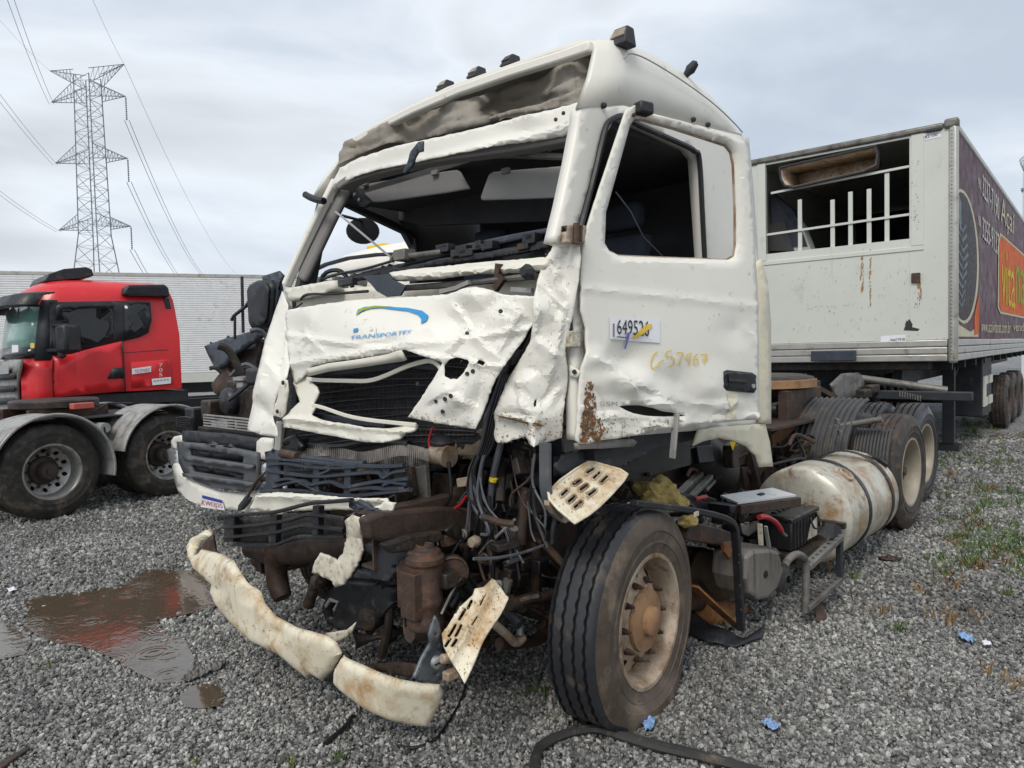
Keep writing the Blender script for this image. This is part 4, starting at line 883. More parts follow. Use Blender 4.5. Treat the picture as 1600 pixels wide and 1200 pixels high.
# ------------------------------------------------------------------ cabless white truck beside the wreck
def cabless():
    fr = W; th = thing('cabless_truck', fr.w(1, -1.2, 0), 'stripped white truck with grey grille and bumper but no cab beside the wrecked truck', 'truck')
    def cur(d): return lambda x, y: fr.front(x, y, d-.06+.30*max(0, (312-x)/48)**2.2+.02*((x-350)/70)**2)
    bp = sheet('bumper', [(269, 729), (272, 724), (279, 727), (286, 740), (300, 754), (339, 768), (387, 772), (403, 766), (412, 752), (440, 760), (440, 806), (400, 803), (371, 798), (317, 792), (295, 782), (278, 768), (272, 750)], cur(0), 'white_paint', th, step=8, thick=.05)
    sheet('corner_trim', [(267, 690), (272, 682), (283, 680), (285, 690), (277, 692), (276, 702), (268, 700)], cur(.05), 'white_paint', th, step=6, thick=.04)
    sheet('corner_trim', [(401, 690), (408, 684), (425, 686), (425, 720), (404, 717), (400, 708)], cur(0), 'white_paint', th, step=8, thick=.04)
    s1 = [(293, 700), (381, 713), (379, 725), (294, 712)]; s2 = [(296, 726), (381, 740), (380, 751), (299, 737)]
    gr = sheet('grille', [(276, 690), (340, 696), (399, 708), (402, 730), (401, 755), (394, 768), (380, 769), (340, 764), (305, 752), (286, 738), (279, 722)], cur(-.04), 'fender_dark', th, holes=[s1, s2], step=7, thick=.05)
    for s_ in (s1, s2): sheet('grille_mesh', [(x+(1 if i in (1, 2) else -1)*3, y+(1 if i > 1 else -1)*3) for i, (x, y) in enumerate(s_)], cur(.02), 'cable_black', gr, step=12, thick=.008)
    for yy in (718, 745): sheet('grille_bar', [(284, yy-6), (340, yy+1), (394, yy+9), (394, yy+15), (340, yy+8), (286, yy)], cur(-.07), 'fender_dark', gr, step=9, thick=.03)
    sheet('grille_top', [(284, 673), (345, 678), (409, 687), (406, 705), (345, 697), (284, 689)], cur(.03), 'dark_trim', th, step=8, thick=.05, disp=crumple(.01, 20, 3))
    hl = sheet('headlight', [(261, 703), (268, 700), (276, 703), (277, 724), (268, 727), (262, 722)], cur(.08), 'lamp_glass', th, step=5, thick=.05, disp=crumple(.01, 6, 1))
    sheet('lamp_housing', [(402, 720), (419, 724), (419, 753), (404, 750)], cur(-.02), 'dark_trim', th, step=7, thick=.03)
    sheet('fog_lamp', [(409, 727), (414, 724), (418, 730), (417, 742), (412, 746), (408, 738)], cur(-.05), 'lamp_glass', th, step=5, thick=.02)
    g = surf(cur(-.005))
    pl = decal('licence_plate', [(318, 773), (349, 781), (353, 797), (315, 792)], g, 'paper', th, .01); decal('plate_band', [(318.5, 773.2), (349, 781), (350, 786), (318, 778)], g, 'plate_blue', pl, .014)
    text('plate_number', 'KWI3J35', [(318, 780), (349, 787), (351, 795), (317, 791)], g, 'plate_red', pl, .016)
    sheet('torn_bracket', [(372, 790), (384, 774), (391, 778), (388, 786), (378, 797), (371, 799)], cur(-.06), 'dark_trim', th, step=5, thick=.02)
    # engine, dashboard frame, cooler
    m = MB(); m.fbox(fr, .12, .2, -2.0, -.25, .75, 1.06); obj('radiator', m, 'oily_metal', th, bevel=.01)
    m = MB()
    for i in range(5):
        z = 1.09+i*.025; m.beam([fr.w(.08, -.5, z), fr.w(.08, -1.5, z)], .02, .012)
    obj('cooler_fins', m, 'fender_grey', th, smooth=0)
    m = MB(); m.fbox(fr, .35, 1.5, -1.75, -.55, .7, 1.45); obj('engine', m, 'oily_metal', th, bevel=.05)
    m = MB(); m.fbox(fr, .3, .6, -1.5, -.9, 1.46, 1.62); m.lathe([(.0, 0), (.14, .01), (.14, .22), (.1, .25), (.0, .26)], fr.w(.5, -.55, 1.3), -fr.a, 16); obj('engine_cover', m, 'black_plastic', th, bevel=.03)
    rnd = random.Random(5)
    for k in range(16):
        m = MB(); a = fr.w(rnd.uniform(.15, .8), rnd.uniform(-1.7, -.3), rnd.uniform(1.2, 1.6)); b = a+V((rnd.uniform(-.35, .35), rnd.uniform(-.2, .2), rnd.uniform(-.4, .4))); c = (a+b)/2+V((0, 0, rnd.uniform(-.1, .2)))
        m.tube(smoothp([a, c, b], 5), rnd.choice((.012, .02, .035)), 7); obj('hose', m, rnd.choice(('cable_black', 'cable_grey', 'oily_metal')), th)
    for (px, py, s_, r1, r2, h) in ((374, 600, .5, .09, .09, .08), (366, 625, .45, .08, .11, .1), (340, 640, .35, .1, .13, .2), (383, 640, .5, .12, .1, .22), (310, 655, .3, .10, .10, .25)):
        m = MB(); p = fr.front(px, py, s_); m.box(p, fr.b*r1, fr.a*r2, V((0, 0, h/2))); obj('engine_unit', m, rnd.choice(('black_plastic', 'oily_metal', 'grey_metal')), th, bevel=.02)
    m = MB(); m.lathe([(.02, 0), (.06, .01), (.06, .06), (.09, .08), (.09, .11), (.02, .12)], fr.front(380, 607, .42), (0, 0, 1), 16, True); obj('reservoir', m, 'alu', th)
    m = MB()
    for k in range(4): m.tube([fr.front(288+12*cos(a*.5), 655+k*3+3*sin(a*.5), .1) for a in range(13)], .01, 5)
    obj('coiled_cable', m, 'cable_black', th)
    sheet('dashboard_panel', [(319, 541), (345, 531), (412, 512), (410, 522), (399, 532), (364, 556), (355, 569), (336, 579), (328, 562)], fm(fr, .6), 'grey_blue_plastic', th, step=6, thick=.05, disp=crumple(.03, 16, 4))
    sheet('dashboard_frame', [(352, 560), (380, 545), (405, 530), (398, 600), (380, 612), (356, 608), (348, 580)], fm(fr, .7), 'oily_metal', th, step=6, thick=.06, disp=crumple(.08, 14, 6))
    sheet('dashboard_frame', [(330, 600), (352, 570), (362, 590), (366, 612), (345, 620), (335, 615)], fm(fr, .65), 'brown_metal', th, step=6, thick=.06, disp=crumple(.04, 14, 9))
    mi = MB(); q = [(383, 452), (388, 443), (398, 438), (418, 437), (424, 446), (420, 500), (414, 512), (392, 515), (386, 506)]
    P0 = [fr.front(x, y, .45) for x, y in q]; mi.loft([P0, [p+fr.a*.14 for p in P0]]); mr = obj('mirror', mi, 'black_plastic', th, bevel=.035)
    sheet('mirror_glass', [(x*.8+402*.2, y*.85+476*.15) for x, y in q], fm(fr, .43), 'dark_trim', mr, step=10, thick=.01)
    sheet('mirror_shroud', [(408, 432), (432, 424), (438, 430), (432, 470), (424, 500), (418, 470)], fm(fr, .5), 'grey_blue_plastic', th, step=6, thick=.03, disp=crumple(.05, 10, 2))
    m = MB(); m.tube(pline(fm(fr, .5), [(362, 500), (366, 493), (385, 478), (390, 470)]), .018, 6); m.tube(pline(fm(fr, .5), [(367, 495), (367, 530)]), .014, 6); m.tube(pline(fm(fr, .55), [(378, 432), (380, 520)]), .016, 6); obj('mirror_bracket', m, 'black_plastic', th)
    m = MB(); m.fbox(fr, .25, 6, -1.72, -1.62, .72, .98); m.fbox(fr, .25, 6, -.78, -.68, .72, .98); obj('chassis_rail', m, 'brown_metal', th, smooth=0)
    for s_, t_ in ((1.3, -.15), (1.3, -2.3), (4.9, -.15), (4.9, -2.3)): wheel(th, fr.w(s_, t_, .52), fr.b if t_ > -1 else -fr.b, detail=False, rim='rim_dark')
    m = MB(); m.tube([fr.w(1.3, -.2, .52), fr.w(1.3, -2.2, .52)], .06, 8); m.tube([fr.w(4.9, -.2, .52), fr.w(4.9, -2.2, .52)], .07, 8); obj('axle', m, 'oily_metal', th)
M('fender_dark', (.085, .09, .097), .5, var=.12, dirt=((.15, .14, .13), .25, 9), bump=.08, bs=50)
cabless()
# ------------------------------------------------------------------ white truck seen through the missing windscreen
def third():
    fr = Frame((-1.72, 10.35), 43.5); th = thing('white_truck', fr.w(1, 1.2, 0), 'intact white truck cab standing behind, seen through the empty windscreen', 'truck')
    m = MB(); R = []
    for z, i, ds in ((1.1, 0, 0), (2.2, 0, .02), (2.75, .05, .16), (3.2, .08, .30), (3.42, .22, .5), (3.52, .6, .8)):
        R.append([fr.w(s_, t_, z) for s_, t_ in ((2.2, i), (.4+ds, i), (.15+ds, .08+i), (.04+ds, .32+i*.5), (ds, 1.2), (.04+ds, 2.08-i*.5), (.15+ds, 2.32-i), (.4+ds, 2.4-i), (2.2, 2.4-i))])
    m.loft(R); obj('cab', m, 'white_paint', th, smooth=50)
    m = MB(); m.beam([fr.w(.20, .1, 3.2), fr.w(.14, .5, 3.23), fr.w(.10, 1.2, 3.25), fr.w(.14, 1.9, 3.23), fr.w(.2, 2.3, 3.2)], .08, .05); obj('sun_visor', m, 'dark_trim', th, bevel=.01)
    m = MB(); m.beam([fr.w(-.02, .15, 2.98), fr.w(-.06, 1.2, 3.0), fr.w(-.02, 2.25, 2.98)], .03, .04); rl = obj('front_rail', m, 'grey_metal', th)
    for t_ in (.4, .9, 1.4, 1.9): m = MB(); m.fbox(fr, -.06, .2, t_-.04, t_+.04, 2.80, 2.975); obj('rail_clamp', m, 'grey_metal', rl, bevel=.005)
    m = MB(); m.tube([fr.w(-.03, .9, 2.6), fr.w(-.05, 1.5, 2.8), fr.w(-.05, 2.1, 2.93)], .02, 6); obj('wiper', m, 'dark_trim', th)
    m = MB(); m.fbox(fr, 1.0, 1.6, 1.5, 2.0, 3.53, 3.62); obj('roof_lamp', m, 'print_yellow', th, bevel=.03)
    m = MB(); m.prism([fr.w(-.02, t_, z) for t_, z in ((.2, 1.9), (2.2, 1.9), (2.1, 2.5), (.3, 2.5))], fr.a*.2); obj('windscreen', m, 'glass_dark', th, smooth=0)
    m = MB(); m.fbox(fr, .1, 6, .7, .85, .75, 1.05); m.fbox(fr, .1, 6, 1.55, 1.7, .75, 1.05); obj('chassis', m, 'dark_trim', th, smooth=0)
    for s_, t_ in ((1.2, .15), (1.2, 2.25), (5, .15), (5, 2.25)): wheel(th, fr.w(s_, t_, .52), -fr.b if t_ < 1 else fr.b, detail=False, rim='rim_dark')
third()
# ------------------------------------------------------------------ the wrecked truck: cab
TK = thing('wrecked_truck', T.w(2.5, 1.15, 0), 'crashed white tractor truck with crushed cab front, torn bumper and open door', 'truck')
def edge_d(x, y, P):
    m = 1e9
    for i in range(len(P)):
        ax, ay = P[i]; bx, by = P[(i+1) % len(P)]; dx, dy = bx-ax, by-ay
        t = max(0, min(1, ((x-ax)*dx+(y-ay)*dy)/(dx*dx+dy*dy+1e-9))); m = min(m, math.hypot(x-ax-t*dx, y-ay-t*dy))
    return m
def bulge(P, amp, w, extra=None):
    def f(x, y):
        d = min(1, edge_d(x, y, P)/w) if inside(x, y, P) else 0
        return amp*math.sqrt(1-(1-d)**2)+(extra(x, y) if extra else 0)
    return f
def ridge(x0, y0, x1, y1, w, amp):
    def f(x, y):
        dx, dy = x1-x0, y1-y0; l = math.hypot(dx, dy); d = ((x-x0)*dy-(y-y0)*dx)/l
        return amp*math.exp(-(d/w)**2)
    return f
def crease(*segs):                 # sharp folds: (x0, y0, x1, y1, half width, height)
    def f(x, y):
        r = 0
        for x0, y0, x1, y1, w, h in segs:
            dx, dy = x1-x0, y1-y0; l = math.hypot(dx, dy); t = ((x-x0)*dx+(y-y0)*dy)/(l*l); d = ((x-x0)*dy-(y-y0)*dx)/l
            d += 1.5*noise.noise((t*4, x0, 0)); k = max(0, 1-abs(d)/(w*(1 if d > 0 else 2.2)))*max(0, min(1, t*4, (1-t)*4))
            r += h*k
        return r
    return f
def add(*fs): return lambda x, y: sum(f(x, y) for f in fs)
# roof shell
R = []
for ds, zt, zl, rd in ((0, 0, 0, 0), (.23, .07, .085, .02), (.55, .08, .12, .02), (.80, .07, .135, .02), (1.08, .03, .16, .02), (1.30, -.045, .175, .03), (1.44, -.12, .19, .05), (1.52, -.20, .20, .08)):
    base = [(.12, 0, 2.74), (.2, -.005, 2.90), (.25, .004, 3.02), (.27, .03, 3.08), (.28, .10, 3.105), (.28, .3, 3.12), (.26, 1.0, 3.135), (.27, 1.6, 3.11), (.27, 1.86, 3.075), (.28, 2.04, 3.0), (.2, 2.14, 2.86), (.15, 2.2, 2.74)]
    rg = []
    for k, (s_, t_, z_) in enumerate(base):
        f = (z_-2.74)/.36; f = max(0, min(1.1, f)); tt = t_+rd*(f)*(1 if t_ < 1.1 else -1)
        rg.append(T.w(s_+ds+(.10*(1-f) if ds > 0 else 0)*(1-ds/1.6), tt, z_+zl*(1-f)+zt*f))
    R.append(rg)
m = MB(); m.loft(R, False, False); k0 = len(m.v)-12; m.f.append(tuple(range(k0, k0+12)))
roof = obj('roof', m, 'white_paint', TK, smooth=24, solid=-.03)
m = MB(); lp = [(926, 73), (880, 89), (800, 114), (720, 142), (650, 172), (590, 202), (552, 224)]
m.beam(pline(fm(T, [(926, 78, .26), (800, 115, .22), (650, 170, .22), (555, 222, .28)]), lp), .05, .048); obj('roof_lip', m, 'white_paint', roof, bevel=.01)
# side line of the roof: a pressed seam and bolts
gs = surf(sm(T, -.008))
m = MB(); m.tube(smoothp([T.side(x, y, -.010) for x, y in ((975, 92), (985, 84), (1010, 92), (1060, 122), (1110, 158), (1145, 190), (1160, 207))], 4), .0035, 5); obj('roof_seam', m, 'print_grey', roof)
for x, y in ((943, 165), (1083, 187), (1106, 195)):
    m = MB(); m.lathe([(.013, -.01), (.013, .008), (.007, .014), (.0005, .015)], T.side(x, y, -.006), -T.b, 10); obj('bolt', m, 'dark_trim', roof)
for i, (x, y, s_, w_) in enumerate(((684, 133, .27, 1), (733, 112, .27, 1), (786, 92, .29, 1), (961, 52, .42, 1.45))):
    tl = T.l(T.front(x, y, s_))[1]; p = T.w(s_+.05, tl, (3.155 if i < 3 else 3.115)+.022*w_); m = MB(); u = T.b*.036*w_; f = T.a*.05; z = V((0, 0, .032*w_))
    m.add([p+u-f-z, p-u-f-z, p-u+f-z, p+u+f-z, p+u*.75-f*.1+z, p-u*.75-f*.1+z, p-u*.75+f+z, p+u*.75+f+z], [(0, 1, 5, 4), (1, 2, 6, 5), (2, 3, 7, 6), (3, 0, 4, 7), (4, 5, 6, 7), (3, 2, 1, 0)])
    lm = obj('marker_lamp', m, 'dark_trim', TK, smooth=0, bevel=.008)
    m = MB(); m.add([p+u*.75-f*.75-z*.1, p-u*.75-f*.75-z*.1, p-u*.62-f*.22+z*.8, p+u*.62-f*.22+z*.8], [(0, 1, 2, 3)]); obj('lamp_lens', m, 'amber' if i != 2 else 'cable_black', lm, smooth=0, solid=.01)
m = MB(); p = T.w(1.08, .05, 3.13); m.lathe([(.015, 0), (.02, .03), (.028, .05), (.02, .09), (.0, .1)], p, V((.6, -.3, .7)), 10); obj('antenna_stub', m, 'dark_trim', roof)
# near side of the cab with door opening
cs = [(908, 168), (930, 160), (975, 165), (1050, 185), (1120, 203), (1170, 215), (1178, 300), (1185, 400), (1200, 500), (1203, 662), (1120, 670), (1000, 680), (902, 688), (899, 560), (893, 385), (866, 378), (880, 320), (895, 250), (905, 195)]
dh = [(958, 190), (972, 184), (990, 190), (1078, 232), (1090, 246), (1096, 330), (1102, 420), (1106, 630), (940, 648), (918, 640), (912, 400), (912, 345), (926, 300), (944, 215)]
sheet('cab_side', cs, sm(T, [(900, 400, .01), (1000, 180, 0), (1190, 400, 0), (1200, 650, .0)]), 'white_paint', TK, holes=[dh], step=12, thick=.06, disp=crumple(.002, 90, 2), smooth=40)
for off, r, mm in ((0, .014, 'black_plastic'),):
    m = MB(); m.tube(smoothp([T.side(x, y, -.012) for x, y in ((1102, 420), (1098, 340), (1093, 250), (1085, 236), (1068, 226), (1000, 196), (975, 182), (958, 186), (948, 196), (940, 225), (926, 285), (911, 340), (904, 368))], 4), r, 7); obj('door_seal', m, mm, TK)
m = MB(); m.prism([T.side(x, y, .05) for x, y in ((1092, 250), (1150, 262), (1160, 420), (1104, 430))], T.b*.05); obj('pillar_trim', m, 'cream_paint', TK, smooth=0)
m = MB(); m.tube([T.side(x, y, .03) for x, y in ((1122, 225), (1126, 290), (1128, 340), (1136, 370), (1130, 400))], .006, 5); m.tube([T.side(x, y, .03) for x, y in ((1085, 225), (1150, 268))], .004, 5); obj('pillar_crack', m, 'cable_black', TK)
sheet('rear_corner_panel', [(1184, 410), (1190, 405), (1200, 440), (1205, 505), (1205, 662), (1189, 661), (1186, 560), (1186, 480)], sm(T, -.03), 'cream_paint', TK, step=10, thick=.02)
sheet('sill_panel', [(1092, 672), (1130, 666), (1196, 662), (1203, 690), (1208, 729), (1187, 730), (1181, 712), (1173, 705), (1168, 698), (1150, 690), (1122, 684), (1098, 690), (1083, 697)], sm(T, -.02), 'cream_paint', TK, step=8, thick=.012, rag=1.5)
# far side, rear wall, floor, lining
def ft(pts): return [T.w(*p) for p in pts]
m = MB(); v2, fs = cdt([(.02, 1.28), (1.95, 1.28), (1.75, 2.8), (.28, 2.8), (.05, 2.1)], [[(.16, 2.02), (.95, 2.02), (1.02, 2.2), (1.02, 2.5), (.95, 2.60), (.42, 2.745), (.34, 2.72)]], .15, 0); m.add([T.w(x, 2.28, y) for x, y in v2], fs); obj('cab_far_side', m, 'interior_grey', TK, smooth=0, solid=.05)
m = MB(); m.tube(smoothp(ft([(.34, 2.26, 2.72), (.42, 2.26, 2.75), (.95, 2.26, 2.61), (1.03, 2.26, 2.5), (1.03, 2.26, 2.2), (.97, 2.26, 2.0)]), 4), .022, 6); obj('far_window_seal', m, 'black_plastic', TK)
m = MB(); m.fbox(T, 1.66, 1.72, .06, 2.22, 1.26, 2.80); obj('cab_rear_wall', m, 'interior_grey', TK, smooth=0)
m = MB(); m.fbox(T, .25, 1.66, .06, 2.22, 1.20, 1.30); obj('cab_floor', m, 'dark_trim', TK, smooth=0)
m = MB(); m.fbox(T, .34, 1.66, .06, 2.22, 2.735, 2.77); obj('headliner', m, 'interior_grey', TK, smooth=0)
m = MB(); m.fbox(T, .30, .34, .08, 2.2, 1.3, 2.0); obj('firewall', m, 'dark_trim', TK, smooth=0)
m = MB(); m.fbox(T, .9, 1.64, .1, 2.2, 1.95, 2.12); obj('bunk', m, 'interior_grey', TK, bevel=.04)
m = MB(); m.fbox(T, .62, .70, .35, 2.1, 2.775, 3.02); obj('locker_back', m, 'dark_trim', TK, smooth=0)
for t0 in (.35, 1.45):
    m = MB(); m.fbox(T, .62, 1.08, t0, t0+.5, 1.62, 1.78); se = obj('seat', m, 'fabric_dark' if 'fabric_dark' in MAT else 'interior_grey', TK, bevel=.05)
    m = MB(); m.loft([[T.w(1.0+k*.05+dx, t0+.02+w_, 1.78+k*.15) for dx, w_ in ((0, .03), (0, .43), (.12, .46), (.12, 0))] for k in range(5)]); obj('backrest', m, 'seat_blue', se, bevel=.04)
    m = MB(); m.fbox(T, 1.22, 1.34, t0+.1, t0+.4, 2.42, 2.58); obj('headrest', m, 'seat_blue', se, bevel=.04)
    m = MB(); m.fbox(T, .8, 1.02, t0+.1, t0+.4, 1.3, 1.619); obj('seat_base', m, 'dark_trim', se, smooth=0)
m = MB(); m.tube([T.side(x, y, .1) for x, y in ((962, 300), (985, 330), (1005, 370), (1035, 400))], .004, 5); obj('loose_wire', m, 'cable_grey', TK)
# torn open front of the roof: lining cloth, dented header
sheet('lining_cloth', [(924, 90), (922, 125), (914, 150), (903, 162), (880, 170), (840, 178), (760, 196), (690, 212), (640, 222), (600, 226), (560, 245), (533, 258), (527, 262), (533, 234), (541, 223), (560, 211), (584, 201), (634, 185), (700, 164), (772, 144), (844, 121), (880, 103), (908, 86)],
      fm(T, [(920, 110, .36), (860, 130, .40), (760, 165, .36), (640, 200, .32), (560, 225, .27), (530, 250, .2), (600, 224, .2), (760, 192, .24), (880, 168, .26)]), 'fabric', TK, step=5, thick=.004, rag=2,
      disp=lambda x, y: .030*noise.noise((x/60, y/26, 3))+.016*(abs(math.sin((x*.36+y*.93)*.16+1.9*noise.noise((x/80, y/40, 3))))-.5)+.008*abs(math.sin((x*.5+y*.86)*.33+2*noise.noise((x/50, y/30, 1)))), smooth=60)
sheet('cloth_flap', [(905, 120), (915, 150), (905, 160), (870, 168), (800, 180), (740, 192), (780, 178), (850, 160), (885, 145)], fm(T, .27), 'fabric', TK, step=5, disp=crumple(.03, 22, 4), rag=2, smooth=60)
hp = [(903, 160), (912, 172), (913, 190), (904, 196), (898, 206), (880, 213), (840, 220), (790, 228), (720, 240), (650, 254), (600, 264), (560, 276), (530, 292), (519, 300), (523, 278), (532, 262), (560, 247), (620, 228), (690, 212), (770, 194), (850, 174)]
sheet('header_panel', hp, fm(T, [(905, 180, .15), (800, 205, .10), (680, 232, .09), (560, 262, .14), (522, 290, .22)]), 'white_paint', TK, step=6, thick=.006, rag=2.5, disp=add(crumple(.024, 42, 5), ridge(905, 196, 530, 285, 7, .018)))
m = MB(); m.beam(smoothp(pline(fm(T, [(905, 205, .2), (760, 230, .16), (620, 262, .16), (540, 290, .22)]), [(903, 214), (840, 226), (760, 238), (700, 246), (620, 262), (560, 279), (538, 292)]), 3), .10, .05); obj('header_rail', m, 'visor_grey', TK, bevel=.01)
m = MB(); m.beam(pline(fm(T, .26), [(712, 244), (800, 242), (905, 246)]), .06, .025); obj('header_strip', m, 'grey_metal', TK, bevel=.004)
for x, y in ((869, 187), (881, 177)):
    m = MB(); m.lathe([(.009, 0), (.009, .006), (.004, .009), (.0005, .009)], fm(T, .065 if x < 860 else .1)(x, y), -T.a, 8); obj('rivet', m, 'rusty_metal', TK)
sheet('hanging_bracket', [(643, 236), (653, 222), (660, 220), (660, 236), (653, 238), (645, 252), (633, 271), (629, 269), (636, 250), (641, 242)], fm(T, .0), 'grey_blue_plastic', TK, step=5, thick=.012, disp=crumple(.015, 10, 2))
# broken bits inside the roof corner
rnd = random.Random(21)
for k in range(9):
    m = MB(); a = fm(T, .32)(rnd.uniform(845, 905), rnd.uniform(205, 236)); b = a+T.b*rnd.uniform(-.05, .2)+V((0, 0, rnd.uniform(-.06, .05))); m.tube(smoothp([a, (a+b)/2+V((0, 0, rnd.uniform(-.05, .02))), b], 4), rnd.choice((.004, .008, .012)), 6); obj('roof_wire', m, rnd.choice(('cable_black', 'cable_grey')), TK)
# sun visors and lining
def plate(name, px, s_, mat, par, k=.018, bev=.008): m = MB(); m.prism(pline(fm(T, s_), px), T.a*k); return obj(name, m, mat, par, smooth=0, bevel=bev)
v1 = plate('sun_visor', [(549, 291), (640, 275), (712, 265), (718, 268), (733, 295), (700, 301), (600, 315), (578, 316)], .34, 'visor_grey', TK)
for x, y in ((571, 287), (680, 270)): m = MB(); m.box(fm(T, .33)(x, y), T.b*.025, T.a*.012, V((0, 0, .014))); obj('visor_clip', m, 'visor_grey', v1, bevel=.004)
v2_ = plate('sun_visor', [(770, 268), (903, 257), (897, 308), (820, 311), (752, 313), (750, 308), (763, 272)], .34, 'visor_light', TK)
m = MB(); m.box(fm(T, .33)(790, 267), T.b*.025, T.a*.012, V((0, 0, .014))); obj('visor_clip', m, 'visor_grey', v2_, bevel=.004)
plate('lining_corner', [(538, 300), (552, 288), (580, 316), (567, 325), (548, 308)], .32, 'dark_trim', TK, .04)
for x, y in ((555, 304), (562, 312)): m = MB(); m.lathe([(.012, 0), (.010, .01), (.0005, .012)], fm(T, .315)(x, y), -T.a, 10); obj('switch', m, 'alu', TK)
plate('roof_console', [(545, 322), (735, 298), (905, 305), (905, 330), (880, 345), (660, 352), (560, 332)], .9, 'interior_grey', TK, .05)
# far windscreen pillar, near pillar is part of the side
m = MB(); P = pline(fm(T, [(525, 285, .24), (445, 452, .03)]), [(526, 282), (500, 333), (475, 385), (447, 447)]); m.beam(P, .045, .06, up=T.a); fp = obj('windscreen_pillar', m, 'white_paint', TK, bevel=.012)
m = MB(); P = pline(fm(T, [(535, 292, .30), (470, 440, .10)]), [(541, 296), (522, 333), (497, 385), (472, 438)]); m.beam(smoothp(P, 3), .10, .05, up=T.a); obj('pillar_lining', m, 'visor_grey', fp, bevel=.02)
m = MB(); m.tube(smoothp(pline(fm(T, [(500, 310, .1)]), [(506, 314), (495, 312), (484, 308), (477, 304)]), 3), .022, 8); obj('mirror_mount', m, 'black_plastic', TK)
# far mirror hanging outside the far window and a loose rod
m = MB(); c = T.side(567, 361, 2.62); ax = (CAM-c).normalized(); m.lathe([(.0, -.05), (.09, -.04), (.125, 0), (.12, .03), (.0, .035)], c, ax, 20); mo = obj('far_mirror', m, 'black_plastic', TK)
mo.scale = (1, 1, .78); WM[mo.name] = mo.matrix_basis.copy()
m = MB(); m.tube([T.side(578, 340, 2.6), T.side(566, 345, 2.6), T.side(535, 337, 2.4)], .012, 6); obj('mirror_stalk', m, 'black_plastic', mo)
m = MB(); m.tube(pline(fm(T, .12), [(524, 331), (536, 340), (613, 404)]), .007, 6); obj('wiper_arm', m, 'alu', TK)
m = MB(); m.tube(smoothp([T.w(.16, 2.15, 2.06), T.w(.14, 2.1, 2.22), T.w(.2, 1.98, 2.24), T.w(.25, 1.9, 2.1)], 4), .014, 7); obj('grab_handle', m, 'black_plastic', TK)
# dashboard: bent dark slabs
plate('dashboard', [(500, 440), (560, 430), (620, 412), (700, 398), (800, 376), (885, 352), (893, 385), (880, 404), (700, 420), (560, 436)], .16, 'dash', TK, .10, .02)
plate('dashboard_top', [(632, 408), (700, 386), (800, 365), (884, 350), (886, 358), (800, 377), (700, 399), (625, 418)], .12, 'grey_blue_plastic', TK, .09, .01)
sheet('scuttle_cover', [(515, 440), (560, 427), (610, 414), (625, 418), (700, 402), (780, 390), (870, 372), (868, 384), (790, 399), (700, 412), (610, 428), (520, 445)], fm(T, .08), 'dash', TK, step=6, thick=.02, disp=crumple(.02, 25, 3))
for k in range(14):
    x = rnd.uniform(640, 870); y = 396-(x-640)*.09+rnd.uniform(-8, 8); m = MB(); a = fm(T, .10)(x, y); m.box(a, T.b*rnd.uniform(.01, .05), T.a*.03, V((0, 0, rnd.uniform(.008, .025)))); obj('dash_debris', m, rnd.choice(('black_plastic', 'dash', 'oily_metal')), TK, bevel=.004)
m = MB(); q = fm(T, .08); m.box(q(632, 399), T.b*.05, T.a*.04, V((0, 0, .03))); m.tube(smoothp(pline(q, [(612, 408), (620, 398), (640, 400), (690, 394)]), 4), .018, 7); obj('wiper_motor', m, 'grey_metal', TK, bevel=.006)
m = MB(); m.tube(smoothp(pline(q, [(505, 436), (530, 428), (570, 420), (612, 408)]), 4), .013, 6, .6); obj('wiper_blade', m, 'black_plastic', TK)
# front cowl beam below the windscreen
cb = fm(T, [(445, 465, .0), (520, 450, -.03), (690, 430, -.06), (870, 405, .0)])
sheet('cowl_beam', [(443, 452), (480, 445), (520, 438), (523, 452), (500, 462), (470, 466), (450, 470)], cb, 'cream_white', TK, step=6, thick=.05, disp=crumple(.012, 20, 6), rag=2)
sheet('cowl_beam', [(610, 426), (640, 421), (690, 416), (760, 409), (850, 402), (862, 405), (850, 424), (790, 428), (745, 429), (690, 436), (640, 440), (618, 440)], cb, 'cream_white', TK, step=6, thick=.05, disp=add(crumple(.010, 30, 7), ridge(610, 434, 850, 416, 6, .02)), rag=2)
sheet('cowl_inner', [(445, 466), (520, 452), (600, 446), (700, 440), (840, 428), (838, 470), (700, 470), (600, 475), (452, 488)], fm(T, .05), 'cream_white', TK, step=9, thick=.01, disp=crumple(.02, 30, 9))
plate('cowl_bracket', [(566, 432), (608, 428), (612, 437), (622, 441), (634, 447), (625, 462), (604, 464), (588, 455), (580, 445)], -.10, 'grey_blue_plastic', TK, .012, .003)
m = MB(); m.box(fm(T, -.09)(543, 441), T.b*.07, T.a*.02, V((0, 0, .02))); obj('connector_block', m, 'black_plastic', TK, bevel=.006)
m = MB(); m.tube(smoothp(pline(fm(T, -.02), [(632, 450), (700, 445), (790, 436), (838, 431)]), 4), .016, 8); obj('cowl_pipe', m, 'grey_metal', TK)
m = MB(); m.tube(smoothp(pline(fm(T, -.02), [(470, 468), (480, 460), (520, 459), (575, 455)]), 4), .008, 6); m.tube(pline(fm(T, -.02), [(472, 474), (460, 482)]), .006, 6); obj('cowl_cable', m, 'cable_black', TK)
m = MB(); m.beam(pline(fm(T, -.05), [(780, 412), (778, 430), (786, 436), (774, 452)]), .03, .025, up=T.a); obj('cowl_hinge', m, 'rusty_metal', TK, bevel=.004)
m = MB(); m.lathe([(.0, 0), (.028, .005), (.035, .025), (.02, .05), (.0, .05)], fm(T, -.04)(829, 425), -T.a, 9); obj('torn_plug', m, 'dark_trim', TK, smooth=0)
